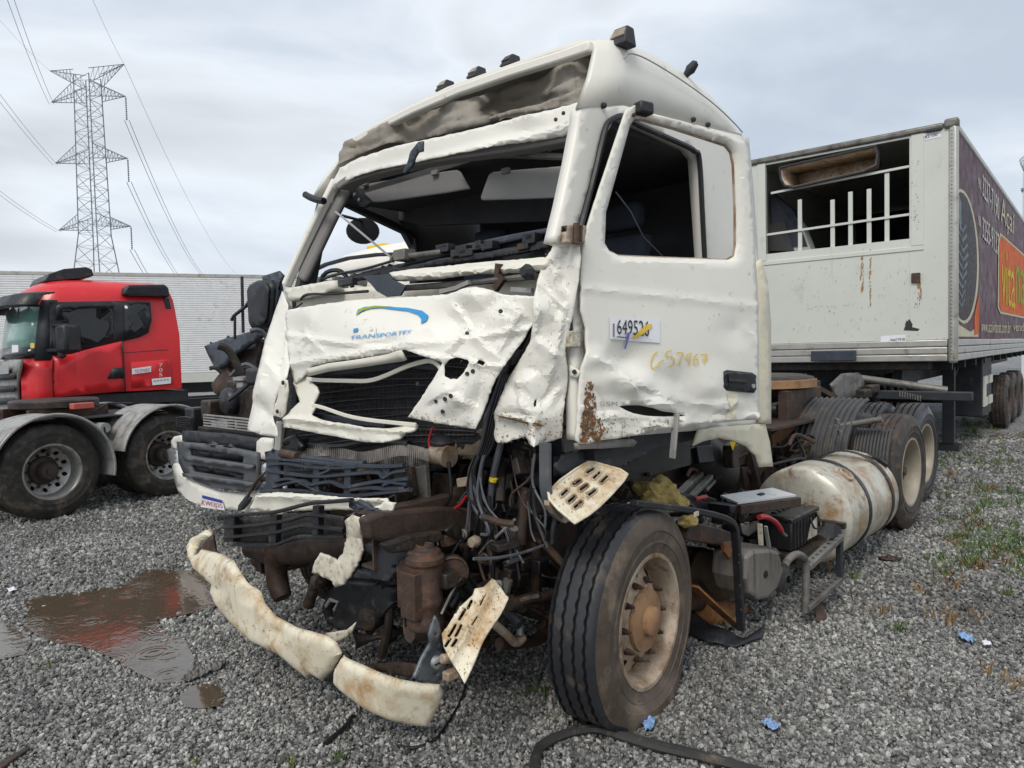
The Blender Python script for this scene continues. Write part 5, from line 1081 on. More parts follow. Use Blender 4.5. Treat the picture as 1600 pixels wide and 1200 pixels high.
m = MB(); m.beam(pline(fm(T, -.04), [(690, 456), (715, 450), (735, 441)]), .03, .02); m.beam(pline(fm(T, -.03), [(800, 452), (832, 454)]), .02, .02); obj('cowl_strut', m, 'fender_grey', TK)
# hood: big dented panel, flap hanging on the near side
hood = [(446, 486), (460, 482), (510, 476), (560, 471), (610, 467), (660, 463), (700, 460), (722, 452), (745, 449), (765, 452), (785, 460), (836, 463), (836, 490), (833, 508), (820, 528), (800, 555), (775, 592), (762, 622), (750, 655), (743, 671), (715, 666), (680, 661), (636, 652), (655, 625), (675, 595), (691, 566), (660, 556), (640, 549), (600, 556), (560, 561), (520, 566), (490, 572), (482, 578), (478, 585), (462, 600), (455, 584), (450, 560), (446, 530)]
hfn = fm(T, [(450, 490, -.04), (600, 470, -.13), (745, 452, -.14), (832, 465, -.06), (560, 520, -.24), (690, 520, -.22), (480, 560, -.17), (600, 552, -.26), (640, 548, -.27), (780, 540, -.14), (640, 650, -.30), (740, 668, -.20), (700, 600, -.26), (832, 505, -.05), (455, 580, -.12)])
hdp = add(crease((700, 468, 735, 520, 7, .02), (735, 520, 795, 575, 6, .014), (735, 515, 690, 560, 7, .018), (770, 462, 748, 520, 7, -.018), (820, 480, 775, 560, 6, .014), (500, 482, 468, 560, 7, .014), (468, 510, 520, 560, 6, .012), (620, 540, 705, 500, 7, .012), (690, 600, 745, 640, 6, .016), (660, 640, 725, 605, 6, -.012), (725, 605, 735, 668, 6, .016), (760, 560, 742, 640, 5, -.012), (785, 470, 830, 500, 5, .012), (540, 545, 640, 532, 5, -.010)), crumple(.008, 85, 1, ((716, 500, 26, -.055), (560, 500, 70, .02), (790, 500, 22, .03), (700, 620, 22, .035), (745, 630, 20, -.02), (470, 520, 20, -.03), (650, 535, 26, .025), (740, 462, 16, .03))), ridge(478, 566, 650, 541, 6, .014), ridge(690, 560, 790, 575, 5, .012))
holeA = [(694, 588), (693, 571), (703, 562), (712, 558), (731, 562), (735, 566), (722, 585), (714, 592), (704, 592)]
holeB = [(748, 562), (759, 566), (755, 572), (745, 568)]
ho = sheet('hood', hood, hfn, 'white_paint', TK, holes=[holeA, holeB], step=4.5, thick=.004, rag=2, disp=hdp, smooth=14)
gh = surf(hfn, hdp)
def edge_strip(name, pts, wpx, mat, par, off=.006, fn=gh):
    L0 = []; 
    for i, (x, y) in enumerate(resample(pts, 5, False)): L0.append((x, y))
    m = MB(); A = [fn(x, y, off)[0] for x, y in L0]; B = [fn(x, y+wpx, off*.3)[0]+V((0, 0, -.004)) for x, y in L0]
    m.add(A+B, [(i, i+1, i+1+len(A), i+len(A)) for i in range(len(A)-1)]); return obj(name, m, mat, par, solid=.012)
edge_strip('hood_flange', [(486, 576), (520, 568), (560, 563), (600, 558), (640, 551)], 10, 'cream_white', ho, .02)
sw = [(565, 488), (575, 484), (600, 482), (640, 483), (662, 487), (671, 494), (668, 503), (661, 508), (661, 500), (655, 493), (640, 488), (600, 485), (580, 487), (566, 494), (562, 498)]
decal('logo_swoosh', sw, gh, 'print_blue', ho, .007, 4)
decal('logo_swoosh', [(562, 498), (568, 487), (590, 482), (620, 482), (590, 485), (572, 490)], gh, 'print_green', ho, .008, 4)
text('lettering', 'TRANSPORTES', [(554, 527), (650, 519), (648, 526), (552, 532)], gh, 'print_blue', ho, .007)
decal('logo_square', [(559, 517), (566, 516), (564, 521), (558, 522)], gh, 'print_blue', ho, .007)
for x, y in ((683, 626), (700, 622), (709, 617), (694, 642), (730, 584), (739, 580), (784, 487), (728, 520), (652, 600)):
    m = MB(); p, n = gh(x, y, .001); m.lathe([(.010, 0), (.010, .003), (.004, .004), (.0005, .001)], p, n, 10); obj('bolt_hole', m, 'dark_trim', ho)
rnd = random.Random(4)
for cx, cy, n_, sp in ((800, 500, 46, 26), (728, 520, 16, 14), (770, 470, 24, 25), (670, 600, 16, 24), (700, 640, 30, 26), (540, 500, 12, 50), (470, 540, 16, 20), (600, 545, 16, 50), (745, 590, 20, 22)):
    m = MB()
    for k in range(n_):
        x, y = cx+rnd.gauss(0, sp*.6), cy+rnd.gauss(0, sp*.5)
        if not inside(x, y, hood): continue
        l = rnd.uniform(2, 9); a = rnd.gauss(.6, .5); w_ = rnd.uniform(.3, .8)
        q = [(x, y), (x+l*cos(a), y+l*sin(a)), (x+l*cos(a)+w_, y+l*sin(a)+w_), (x+w_*.5, y+w_)]
        m.add([gh(u, v, .005)[0] for u, v in q], [(0, 1, 2, 3)])
    if m.v: tag(obj('scratches', m, 'print_grey', ho, smooth=0), kind='stuff')
# far corner panel with its hinge plate
lfn = fm(T, [(440, 460, .02), (412, 560, -.12), (388, 670, -.2), (430, 680, -.22), (450, 570, -.14), (440, 600, -.2)])
far_c = [(441, 455), (450, 476), (447, 500), (448, 540), (452, 572), (448, 590), (440, 600), (430, 625), (425, 652), (432, 668), (434, 683), (410, 680), (386, 672), (388, 645), (395, 610), (404, 575), (416, 530), (428, 490)]
fc = sheet('far_corner_panel', far_c, lfn, 'white_paint', TK, step=6, thick=.005, disp=add(crumple(.010, 60, 12, ((402, 640, 18, -.03),)), crease((428, 500, 405, 640, 6, .02), (446, 500, 432, 600, 5, -.016), (415, 560, 440, 600, 5, .014), (395, 620, 425, 660, 6, -.014))), rag=1.5)
sheet('hinge_plate', [(440, 592), (447, 594), (450, 610), (444, 645), (441, 652), (426, 650), (428, 634), (434, 612)], fm(T, -.21), 'cream_white', fc, step=5, thick=.01, holes=[[(434, 605), (437, 605), (431, 630), (428, 630)]], disp=crumple(.006, 10, 2))
for x, y in ((443, 598), (434, 643)): m = MB(); m.lathe([(.014, 0), (.012, .008), (.005, .009), (.0005, .004)], fm(T, -.225)(x, y), -T.a, 10); obj('hinge_bolt', m, 'dark_trim', fc)
m = MB(); m.beam(pline(fm(T, .02), [(440, 660), (436, 715)]), .08, .04, up=T.a); obj('far_post', m, 'cream_white', TK, bevel=.006)
# grille frame with bent bars
gf = fm(T, [(450, 660, -.2), (560, 680, -.27), (650, 665, -.28), (490, 600, -.16), (640, 575, -.2)])
sheet('grille_frame', [(462, 588), (478, 583), (484, 592), (486, 598), (494, 604), (497, 612), (494, 622), (490, 632), (494, 636), (488, 648), (505, 656), (540, 664), (575, 671), (600, 672), (640, 664), (650, 662), (648, 671), (625, 686), (598, 692), (570, 691), (530, 683), (490, 676), (455, 669), (444, 668), (446, 655), (455, 640), (470, 628), (462, 612), (456, 598)], gf, 'cream_white', TK, step=4.5, thick=.012, rag=1.2, disp=add(crumple(.02, 26, 15), ridge(455, 655, 640, 676, 5, .02)))
for pts, w_ in (([(480, 592), (500, 594), (540, 595), (575, 595), (600, 588), (630, 575), (650, 568), (672, 564), (686, 572), (690, 585)], .022), ([(488, 633), (505, 637), (540, 649), (575, 656), (620, 661), (650, 664)], .020)):
    m = MB(); m.beam(smoothp(pline(fm(T, [(480, 600, -.17), (690, 575, -.24), (490, 635, -.2), (650, 664, -.28)]), pts), 3), .012, w_); obj('grille_bar', m, 'cream_white', TK, bevel=.003)
plate('grille_slat', [(486, 645), (540, 652), (600, 662), (600, 668), (540, 662), (486, 652)], -.12, 'grey_blue_plastic', TK, .01, .003)
plate('grille_slat', [(484, 583), (560, 575), (640, 567), (690, 573), (688, 580), (640, 575), (560, 583), (486, 590)], -.06, 'grey_blue_plastic', TK, .01, .003)
# near corner panel
near_c = [(866, 381), (880, 384), (905, 385), (908, 400), (903, 440), (896, 490), (888, 520), (883, 545), (886, 575), (888, 590), (884, 620), (880, 650), (878, 684), (862, 689), (846, 694), (838, 690), (832, 684), (826, 680), (812, 686), (790, 692), (776, 692), (771, 680), (772, 660), (771, 646), (779, 628), (790, 600), (800, 582), (815, 558), (828, 535), (834, 505), (835, 470), (838, 440), (848, 410), (858, 395)]
nfn = fm(T, [(870, 385, .05), (905, 390, .04), (840, 440, -.05), (895, 480, .03), (835, 520, -.06), (885, 560, .03), (800, 600, -.08), (885, 620, .05), (775, 680, -.1), (870, 680, .02), (830, 640, -.12)])
ndc = crease((852, 402, 885, 470, 7, .022), (838, 445, 888, 500, 7, -.02), (885, 470, 868, 560, 6, .02), (832, 525, 880, 560, 7, .02), (868, 560, 846, 630, 6, .018), (800, 600, 850, 636, 7, -.02), (776, 650, 846, 658, 5, .02), (832, 655, 836, 690, 6, .028), (810, 590, 826, 650, 6, .018), (880, 392, 866, 450, 6, .018), (855, 640, 878, 600, 5, .014), (845, 480, 836, 530, 6, .016))
ndp0 = crumple(.013, 60, 22, ((842, 480, 20, .03), (870, 440, 25, -.03), (826, 600, 16, .04), (850, 620, 22, -.04), (800, 665, 20, -.045), (836, 682, 12, .05), (860, 560, 25, .03)))
ndp = add(ndc, ndp0)
nc = sheet('near_corner_panel', near_c, nfn, 'white_paint', TK, step=4.5, thick=.004, rag=2.2, disp=ndp, smooth=14, holes=[[(834, 622), (839, 619), (842, 630), (837, 634)]])
gn = surf(nfn, ndp)
for cx, cy, n_, sp in ((865, 430, 44, 24), (850, 560, 30, 30), (855, 500, 30, 24), (830, 660, 40, 30)):
    m = MB()
    for k in range(n_):
        x, y = cx+rnd.gauss(0, sp*.6), cy+rnd.gauss(0, sp*.7)
        if not inside(x, y, near_c): continue
        l = rnd.uniform(2, 10); a = rnd.gauss(.8, .6); w_ = rnd.uniform(.3, .8)
        m.add([gn(u, v, .005)[0] for u, v in ((x, y), (x+l*cos(a), y+l*sin(a)), (x+l*cos(a)+w_, y+l*sin(a)+w_), (x+w_*.5, y+w_))], [(0, 1, 2, 3)])
    tag(obj('scratches', m, 'print_grey', nc, smooth=0), kind='stuff')
m = MB(); m.prism([gn(x, y, .012)[0] for x, y in ((777, 649), (800, 654), (822, 656), (838, 657), (848, 664), (836, 660), (820, 659), (798, 657))], T.a*.01); obj('torn_fold', m, 'rust_patch', nc, smooth=0)
# things in the gap between hood and corner panel, and pillar gap
for k, (x0, y0, x1, y1, r) in enumerate(((832, 500, 790, 590, .02), (828, 512, 800, 560, .012), (812, 545, 780, 610, .02))):
    m = MB(); m.tube(pline(fm(T, .03), [(x0, y0), ((x0+x1)/2-3, (y0+y1)/2), (x1, y1)]), r, 7); obj('gap_pipe', m, ('oily_metal', 'cable_grey', 'grey_metal')[k], TK)
m = MB(); m.beam(pline(fm(T, .10), [(800, 560), (775, 620), (770, 700)]), .09, .05, up=T.a); obj('inner_post', m, 'oily_metal', TK)
m = MB(); m.beam(pline(sm(T, .03), [(905, 372), (902, 420), (893, 480), (888, 520)]), .02, .03, up=T.a); obj('pillar_gasket', m, 'black_plastic', TK)
sheet('hinge_pillar', [(904, 430), (912, 480), (914, 560), (905, 600), (886, 600), (884, 545), (890, 505), (898, 460)], fm(T, .12), 'grey_metal', TK, step=6, thick=.02, disp=crumple(.02, 16, 5))
m = MB(); m.box(fm(T, .05)(893, 530), T.b*.028, T.a*.03, V((0, 0, .035))); obj('check_strap_box', m, 'torn_white', TK, bevel=.006)
sheet('lower_hinge', [(889, 570), (900, 576), (906, 582), (902, 590), (890, 588)], fm(T, .05), 'cream_white', TK, step=4, thick=.012)
m = MB(); m.lathe([(.011, 0), (.010, .007), (.0005, .008)], fm(T, .045)(898, 581), -T.a, 8); obj('hinge_bolt', m, 'dark_trim', TK)
sheet('upper_hinge', [(886, 352), (906, 350), (916, 353), (914, 379), (898, 380), (884, 380)], sm(T, -.035), 'rim_cream', TK, step=5, thick=.03, disp=crumple(.006, 8, 2))
m = MB(); m.tube(pline(sm(T, -.05), [(901, 349), (900, 381)]), .014, 8); m.tube(pline(sm(T, -.055), [(908, 352), (907, 378)]), .008, 6); obj('hinge_pin', m, 'rusty_metal', TK)
# ------------------------------------------------------------------ door, swung open
dout = [(992, 164), (1011, 167), (1014, 178), (1060, 189), (1142, 211), (1163, 220), (1171, 240), (1175, 320), (1181, 405), (1184, 450), (1186, 567), (1187, 655), (1140, 659), (1088, 663), (1039, 670), (970, 684), (906, 693), (900, 688), (904, 628), (909, 573), (916, 548), (916, 512), (908, 485), (908, 430), (911, 392), (914, 367), (929, 319), (979, 171)]
dwin = [(949, 379), (951, 330), (965, 280), (989, 193), (996, 184), (1010, 185), (1060, 199), (1139, 225), (1148, 236), (1152, 255), (1155, 330), (1155, 382), (1152, 399), (1142, 405), (1050, 402), (972, 399), (956, 391)]
slit = [(967, 635), (980, 633), (997, 633), (1015, 637), (1030, 642), (1052, 645), (1074, 650), (1050, 651), (1030, 651), (1008, 650), (990, 646), (978, 641)]
ddp0 = crumple(.006, 95, 31, ((985, 560, 26, -.045), (955, 590, 20, .035), (990, 600, 20, .05), (930, 560, 16, .02), (1110, 605, 30, .02), (1030, 625, 25, .035), (1060, 600, 25, -.02), (1150, 515, 22, -.015), (1090, 640, 25, -.02)))
ddp = add(lambda x, y: ddp0(x, y)*max(0, min(1, (y-455)/60)), crease((918, 556, 965, 575, 6, .016), (965, 575, 990, 620, 6, .02), (975, 600, 1070, 640, 6, -.014), (990, 625, 1060, 632, 5, .016), (1060, 632, 1170, 628, 6, .010), (930, 600, 960, 660, 6, -.012), (1160, 500, 1184, 540, 5, .010)),
          lambda x, y: ridge(919, 451, 1183, 479, 5.5, .006)(x, y), lambda x, y: .018*min(1, edge_d(x, y, dwin)/9.0)-.018,
          lambda x, y: .022*max(0, noise.noise((x/18, y/14, 4)))*max(0, min(1, (y-600)/50)))
dfn = sm(D, [(905, 690, 0), (915, 470, .0), (990, 165, -.02), (1165, 225, .0), (1187, 655, 0), (1050, 400, -.0), (1050, 560, -.02)])
dr = sheet('door', dout, dfn, 'white_paint', TK, holes=[dwin, slit], step=6.5, thick=.012, disp=ddp, smooth=20, rag=.6)
gd = surf(dfn, ddp)
m = MB(); m.tube([gd(x, y, -.01)[0] for x, y in resample(dwin, 8)]+[gd(*dwin[0], -.01)[0]], .007, 6); obj('window_edge', m, 'rim_cream', dr)
# inner skin of the door
sheet('inner_panel', [(915, 410), (960, 408), (1050, 412), (1150, 414), (1178, 420), (1180, 640), (1080, 655), (912, 680), (920, 560)], sm(D, .07), 'interior_grey', dr, step=20, thick=.02)
m = MB(); c = gd(1003, 171, .01)[0]; m.box(c, D.a*.04, D.b*.03, V((0, 0, .028))); obj('mirror_bracket', m, 'black_plastic', dr, bevel=.012)
for x, y in ((990, 180), (1000, 176)): m = MB(); m.lathe([(.009, 0), (.009, .008), (.0005, .01)], gd(x, y, .002)[0], -D.b, 8); obj('bolt', m, 'rusty_metal', dr)
hb_ = [(1128, 580), (1133, 578), (1172, 582), (1178, 586), (1179, 608), (1175, 614), (1132, 610), (1126, 605)]
h = sheet('handle', hb_, dfn, 'black_plastic', dr, step=5, thick=.02, disp=bulge(hb_, .012, 4), off=.012)
decal('handle_recess', [(1131, 583), (1156, 585), (1157, 607), (1132, 604)], surf(dfn), 'cable_black', h, .028, 6)
m = MB(); gg_ = surf(dfn); m.beam([gg_(1131, 594, .034)[0], gg_(1157, 596, .034)[0]], .012, .016); obj('handle_grip', m, 'black_plastic', h, bevel=.004)
m = MB(); m.lathe([(.012, 0), (.011, .006), (.004, .007), (.0005, .005)], gg_(1170, 603, .026)[0], -D.b, 12); obj('lock', m, 'alu', h)
st = decal('lot_sticker', [(951, 494), (1030, 499), (1030, 536), (952, 530)], gd, 'paper', dr, .006, 8)
text('lot_number', '649526', [(962, 499), (1012, 502), (1012, 526), (962, 522)], gd, 'print_dark', st, .010)
for k in range(7): decal('sticker_print', [(955.5, 506+k*3), (958, 506+k*3), (958, 508+k*3), (955.5, 508+k*3)], gd, 'print_dark', st, .010)
for k in range(5): decal('sticker_print', [(963+k*4, 525.6+k*.3), (966+k*4, 525.9+k*.3), (966+k*4, 527.4+k*.3), (963+k*4, 527.1+k*.3)], gd, 'print_dark', st, .010)
decal('marker_stroke', [(986, 528), (1006, 508), (1016, 506), (1016, 511), (1000, 524), (990, 530)], gd, 'marker_yellow', dr, .012, 5)
decal('marker_stroke', [(978, 520), (982, 520), (981, 545), (978, 545)], gd, 'marker_blue', dr, .012, 5)
def scrawl(name, paths, w_, mat, par, g=gd):
    for P in paths:
        m = MB(); Q = [V((x, y, 0)) for x, y in P]; Q = smoothp(Q, 4); A = []; B = []
        for i, q in enumerate(Q):
            d = (Q[min(i+1, len(Q)-1)]-Q[max(i-1, 0)]); n = V((-d.y, d.x, 0)).normalized()*w_
            A.append(g(q.x+n.x, q.y+n.y, .007)[0]); B.append(g(q.x-n.x, q.y-n.y, .007)[0])
        m.add(A+B, [(i, i+1, i+1+len(A), i+len(A)) for i in range(len(A)-1)]); obj(name, m, mat, par, smooth=0)
scrawl('marker_digit', [[(1026, 550), (1021, 556), (1018, 566), (1019, 575), (1024, 574), (1030, 566), (1036, 563)], [(1048, 548), (1041, 550), (1040, 557), (1047, 557), (1052, 562), (1050, 571), (1045, 573)], [(1056, 551), (1063, 551), (1066, 553), (1062, 561), (1060, 572)],
                        [(1074, 552), (1070, 560), (1076, 562)], [(1078, 551), (1076, 562), (1075, 571)], [(1088, 553), (1083, 560), (1083, 568), (1088, 568), (1089, 562), (1085, 561)], [(1094, 554), (1103, 554), (1100, 562), (1098, 568)], [(1095, 562), (1105, 561)]], .8, 'marker_yellow', dr)
text('model_name', 'GSM 7', [(937, 627), (975, 628), (975, 634), (937, 635)], gd, 'print_grey', dr, .006)
speckle('rust_patch', [(916, 598), (926, 598), (930, 610), (931, 640), (940, 660), (948, 675), (940, 690), (906, 692), (903, 676), (908, 650), (912, 625)], 420, .7, 2.4, gd, 'rust_patch', dr, .004, 3, 1.8)
speckle('mud_splash', [(905, 660), (930, 640), (975, 650), (1040, 655), (1080, 656), (1060, 664), (980, 682), (906, 692)], 170, .5, 1.7, gd, 'mud_tan', dr, .004, 8, 1.2)
decal('rust_patch', [(1132, 614), (1150, 615), (1150, 640), (1146, 655), (1134, 656), (1136, 635)], gd, 'cream_paint', dr, .004, 6)
m = MB()
for k in range(46):
    x, y = rnd.uniform(915, 1180), rnd.choice((rnd.uniform(410, 660), rnd.uniform(590, 680)))
    if not inside(x, y, dout) or inside(x, y, dwin) or inside(x, y, slit): continue
    l = rnd.uniform(1.5, 8); a = rnd.gauss(.9, .7); w_ = rnd.uniform(.25, .7)
    m.add([gd(u, v, .005)[0] for u, v in ((x, y), (x+l*cos(a), y+l*sin(a)), (x+l*cos(a)+w_, y+l*sin(a)+w_), (x+w_*.5, y+w_))], [(0, 1, 2, 3)])
tag(obj('scratches', m, 'print_grey', dr, smooth=0), kind='stuff')
m = MB(); P = [gd(x, y, .004)[0] for x, y in ((1054, 646), (1052, 680), (1049, 716))]; m.beam(P, .035, .012, up=D.a); obj('hanging_trim', m, 'fender_grey', dr, bevel=.003)

# grime on the torn edges
speckle('edge_grime', [(640, 640), (745, 660), (740, 672), (640, 654)], 60, .4, 1.6, gh, 'mud_tan', ho, .004, 21, .7)
speckle('edge_grime', [(694, 556), (740, 552), (790, 572), (770, 592), (735, 575)], 50, .4, 1.5, gh, 'mud_tan', ho, .004, 22, .7)
speckle('edge_grime', [(470, 560), (640, 540), (640, 552), (480, 578)], 50, .4, 1.4, gh, 'mud_tan', ho, .004, 23, .6)
speckle('edge_grime', [(772, 640), (880, 645), (878, 684), (845, 692), (776, 692)], 170, .4, 1.7, gn, 'mud_tan', nc, .004, 24, 1)
speckle('paint_chips', [(840, 400), (900, 390), (890, 560), (835, 540)], 60, .3, 1.1, gn, 'print_grey', nc, .004, 25, 1.4)
speckle('paint_chips', [(700, 460), (835, 465), (800, 560), (720, 520)], 70, .3, 1.0, gh, 'print_grey', ho, .004, 26, 1)
# ------------------------------------------------------------------ the wrecked truck: wheels, chassis, engine bay
fwc = T.w(.46, .045, .425)
fo_ = Matrix.Rotation(rad(6.5), 3, 'Z') @ (-T.b)
wheel(TK, fwc, fo_, R=.53, wd=.265, kind='front', tyre='tyre_front', rim='rim_cream', hubm='rust_light', flat=.105, side='sidewall')
wheel(TK, T.w(.47, 2.12, .50), T.b, R=.52, wd=.30, tyre='tyre_dusty', flat=.02, detail=False)
for s_ in (4.86, 6.18):
    for t_, d in (((.06, -T.b), (.42, -T.b)) if s_ < 5 else ((.25, -T.b), (.60, -T.b)))+((1.85, T.b), (2.2, T.b)):
        wheel(TK, T.w(s_, t_, .52), d, R=.53, wd=.29, kind='rear', tyre='tyre_mud' if s_ < 5 else 'tyre_wet', rim='rim_ivory', hubm='rim_dark', block=s_ < 5, detail=t_ < .3)
    m = MB(); m.tube([T.w(s_, .2, .52), T.w(s_, 2.1, .52)], .09, 10); m.lathe([(.06, -.22), (.22, -.1), (.24, 0), (.22, .1), (.06, .22)], T.w(s_, 1.14, .52), T.b, 16, True); obj('rear_axle', m, 'oily_metal', TK)
m = MB(); m.beam([T.w(.47, .2, .40), T.w(.47, .5, .34), T.w(.47, 1.7, .34), T.w(.47, 2.0, .42)], .11, .13); obj('front_axle', m, 'brown_metal', TK, bevel=.02)
# rails
for t_ in (.74, 1.56):
    s0_ = -.5 if t_ < 1 else -.2
    m = MB(); m.fbox(T, s0_, 7.0, t_-.006, t_+.006, .74, 1.0); m.fbox(T, s0_, 7.0, t_-(.08 if t_ > 1 else -.007), t_+(.0 if t_ > 1 else .09), .985, .999); m.fbox(T, s0_, 7.0, t_-(.08 if t_ > 1 else -.007), t_+(.0 if t_ > 1 else .09), .742, .756); obj('chassis_rail', m, 'brown_metal', TK, smooth=0)
m = MB(); m.prism(pline(sm(T, .66), [(572, 812), (600, 801), (690, 793), (745, 796), (748, 832), (700, 836), (640, 842), (600, 848), (578, 842)]), T.b*.07); obj('rail_end', m, 'brown_metal', TK, smooth=0, bevel=.015)
m = MB(); m.prism(pline(sm(T, .70), [(742, 797), (790, 800), (880, 790), (905, 800), (900, 850), (890, 880), (860, 900), (800, 905), (760, 880), (740, 860)]), T.b*.03); obj('spring_hanger', m, 'brown_metal', TK, smooth=0, bevel=.01)
for s_ in (-.15, 1.4, 3.0, 5.5, 6.9): m = MB(); m.tube([T.w(s_, .75, .87), T.w(s_, 1.55, .87)], .07, 10); obj('cross_member', m, 'brown_metal', TK)
for k in range(5):
    m = MB(); m.beam(smoothp([T.w(-.15+k*.12, .60, .66-k*.028), T.w(.6, .60, .50-k*.02), T.w(1.35-k*.12, .60, .66-k*.028)], 5), .08, .022); obj('leaf_spring', m, 'oily_metal', TK, smooth=0)
# engine, gearbox, cooler pack
m = MB(); m.fbox(T, .25, 1.5, .84, 1.48, .55, 1.19); obj('engine', m, 'oily_metal', TK, bevel=.05)
m = MB(); m.loft([[T.w(1.5+k*.35, 1.16+math.cos(a)*r, .82+math.sin(a)*r) for a in [2*pi*q/14 for q in range(14)]] for k, r in enumerate((.34, .27, .22, .12))]); obj('gearbox', m, 'oily_metal', TK)
m = MB(); m.tube([T.w(2.5, 1.16, .8), T.w(4.7, 1.14, .56)], .06, 10); obj('drive_shaft', m, 'oily_metal', TK)
rf = fm(T, [(450, 600, .06), (690, 570, .05), (660, 700, .02), (440, 740, .0)])
sheet('radiator', [(446, 578), (520, 560), (640, 545), (720, 555), (770, 600), (760, 690), (690, 735), (560, 745), (428, 745), (430, 660)], rf, 'radiator', TK, step=7, thick=.05, disp=crumple(.016, 30, 41))
m = MB()
for i in range(26):
    y = 560+i*5.2; m.tube(smoothp(pline(rf, [(455, y+14), (540, y+4+3*sin(i*2.1)), (640, y-3+4*sin(i*1.3)), (745, y+6*sin(i))]), 2), .0022 if i % 3 else .005, 4)
for i in range(40):
    x = 458+i*7.2; m.tube([rf(x, 585), rf(x+3*sin(i*3.3), 640), rf(x+2, 690)], .0016, 4)
m.v = [p-T.a*.012 for p in m.v]; tag(obj('radiator_core', m, 'core_grey', TK, smooth=0), kind='stuff')
m = MB()
for i in range(62):
    x = 472+i*3.2; y0 = 698-6*math.sin(i*.16); m.beam([fm(T, -.09)(x, y0+2), fm(T, -.11+.02*math.sin(i*.5))(x+1.5, y0+20), fm(T, -.09)(x+1+1.5*math.sin(i), y0+36)], .0055, .012, up=T.a)
tag(obj('cooler_fins', m, 'fin_grey', TK, smooth=0), kind='stuff')
for i in range(4):
    m = MB(); m.tube(pline(fm(T, -.035), [(440, 705+i*10), (550, 712+i*9-4), (665, 700+i*10)]), .008, 6); obj('cooler_tube', m, 'dark_trim', TK)
m = MB(); m.tube(smoothp(pline(fm(T, -.08), [(445, 692), (455, 686), (470, 694), (500, 698), (540, 697), (580, 690), (640, 694)]), 4), .02, 8); obj('cooler_hose', m, 'cable_black', TK)
m = MB(); m.box(fm(T, -.1)(468, 694), T.b*.05, T.a*.04, V((0, 0, .035))); m.tube(pline(fm(T, -.12), [(446, 690), (462, 684), (475, 700)]), .022, 8); obj('hose_coupling', m, 'black_plastic', TK, bevel=.008)
m = MB(); m.tube(pline(fm(T, -.24), [(440, 708), (465, 713)]), .026, 10); obj('rusty_sleeve', m, 'rusty_metal', TK)
m = MB(); m.tube(pline(fm(T, -.22), [(465, 714), (520, 720), (570, 724)]), .016, 8); obj('cross_tube', m, 'grey_blue_plastic', TK)
# two crushed black plastic grilles
def slats(fn, posts, paths, r, mat, tagn):
    gr = None
    for (x0, y0, x1, y1) in posts:
        m = MB(); m.prism(pline(fn, [(x0, y0), (x1, y0+1), (x1-2, y1), (x0-2, y1-1)]), T.a*.035)
        o = obj('grille_post', m, mat, TK, smooth=0, bevel=.004)
    for P in paths:
        m = MB(); m.tube(smoothp(pline(fn, P), 4), r, 6, .65); obj('grille_slat', m, mat, TK, smooth=30)
uf = fm(T, [(420, 740, -.22), (540, 750, -.30), (640, 745, -.24)])
slats(uf, [(416, 707, 436, 768), (489, 729, 499, 769), (538, 728, 548, 775), (598, 727, 608, 773)],
      [[(418, 716), (460, 719), (500, 723), (540, 727), (600, 729), (632, 727)], [(418, 735), (445, 739), (475, 743), (510, 744), (545, 741), (590, 738), (600, 746), (616, 738), (636, 735)], [(428, 761), (470, 751), (485, 757), (500, 755), (520, 753), (540, 761), (570, 756), (600, 752), (638, 757)], [(408, 768), (440, 766), (480, 768), (540, 775), (600, 770), (642, 765)],
       [(430, 752), (455, 748), (480, 758), (500, 770)], [(505, 732), (530, 724), (560, 728)], [(600, 758), (620, 750), (640, 748)], [(490, 745), (515, 735), (525, 726)], [(420, 726), (450, 724), (480, 729), (520, 731), (560, 729)], [(550, 765), (580, 762), (605, 764), (634, 762)]], .017, 'grey_blue_plastic', '')
sheet('grille_end', [(414, 706), (428, 703), (445, 708), (436, 725), (436, 750), (428, 768), (408, 770), (405, 762), (418, 752), (420, 735)], uf, 'grey_blue_plastic', TK, step=5, thick=.02, disp=crumple(.02, 16, 7))
lf = fm(T, [(350, 830, -.42), (430, 830, -.50), (540, 820, -.48)])
slats(lf, [(351, 806, 366, 848), (421, 804, 432, 849), (488, 790, 498, 837)],
      [[(348, 807), (400, 802), (430, 800), (482, 787), (515, 784), (550, 781)], [(349, 824), (400, 821), (426, 817), (455, 812), (482, 804), (515, 807), (540, 811)], [(351, 840), (400, 835), (430, 832), (455, 826), (475, 821), (505, 824), (538, 828)], [(366, 851), (424, 852), (445, 846), (467, 839), (500, 839), (540, 838)]], .016, 'black_plastic', '')
sheet('grille_mesh', [(368, 812), (425, 806), (485, 797), (540, 815), (536, 836), (470, 838), (430, 848), (370, 848)], fm(T, -.38), 'mesh_black', TK, step=8, thick=.008, disp=crumple(.014, 24, 2))
sheet('bumper_strip', [(388, 796), (402, 774), (432, 769), (480, 771), (540, 777), (580, 780), (606, 778), (610, 788), (616, 796), (612, 806), (598, 802), (560, 797), (520, 797), (480, 798), (440, 800), (410, 799)], fm(T, [(390, 790, -.3), (480, 780, -.40), (612, 795, -.38)]), 'cream_white', TK, step=5, thick=.012, disp=add(crumple(.018, 30, 51), ridge(400, 775, 600, 781, 5, .015)), rag=2)
sheet('blue_strut', [(543, 786), (560, 784), (590, 798), (598, 806), (580, 812), (552, 800)], fm(T, -.46), 'grey_blue_plastic', TK, step=4, thick=.02, disp=lambda x, y: .008*math.sin((y-.5*x)*.9))
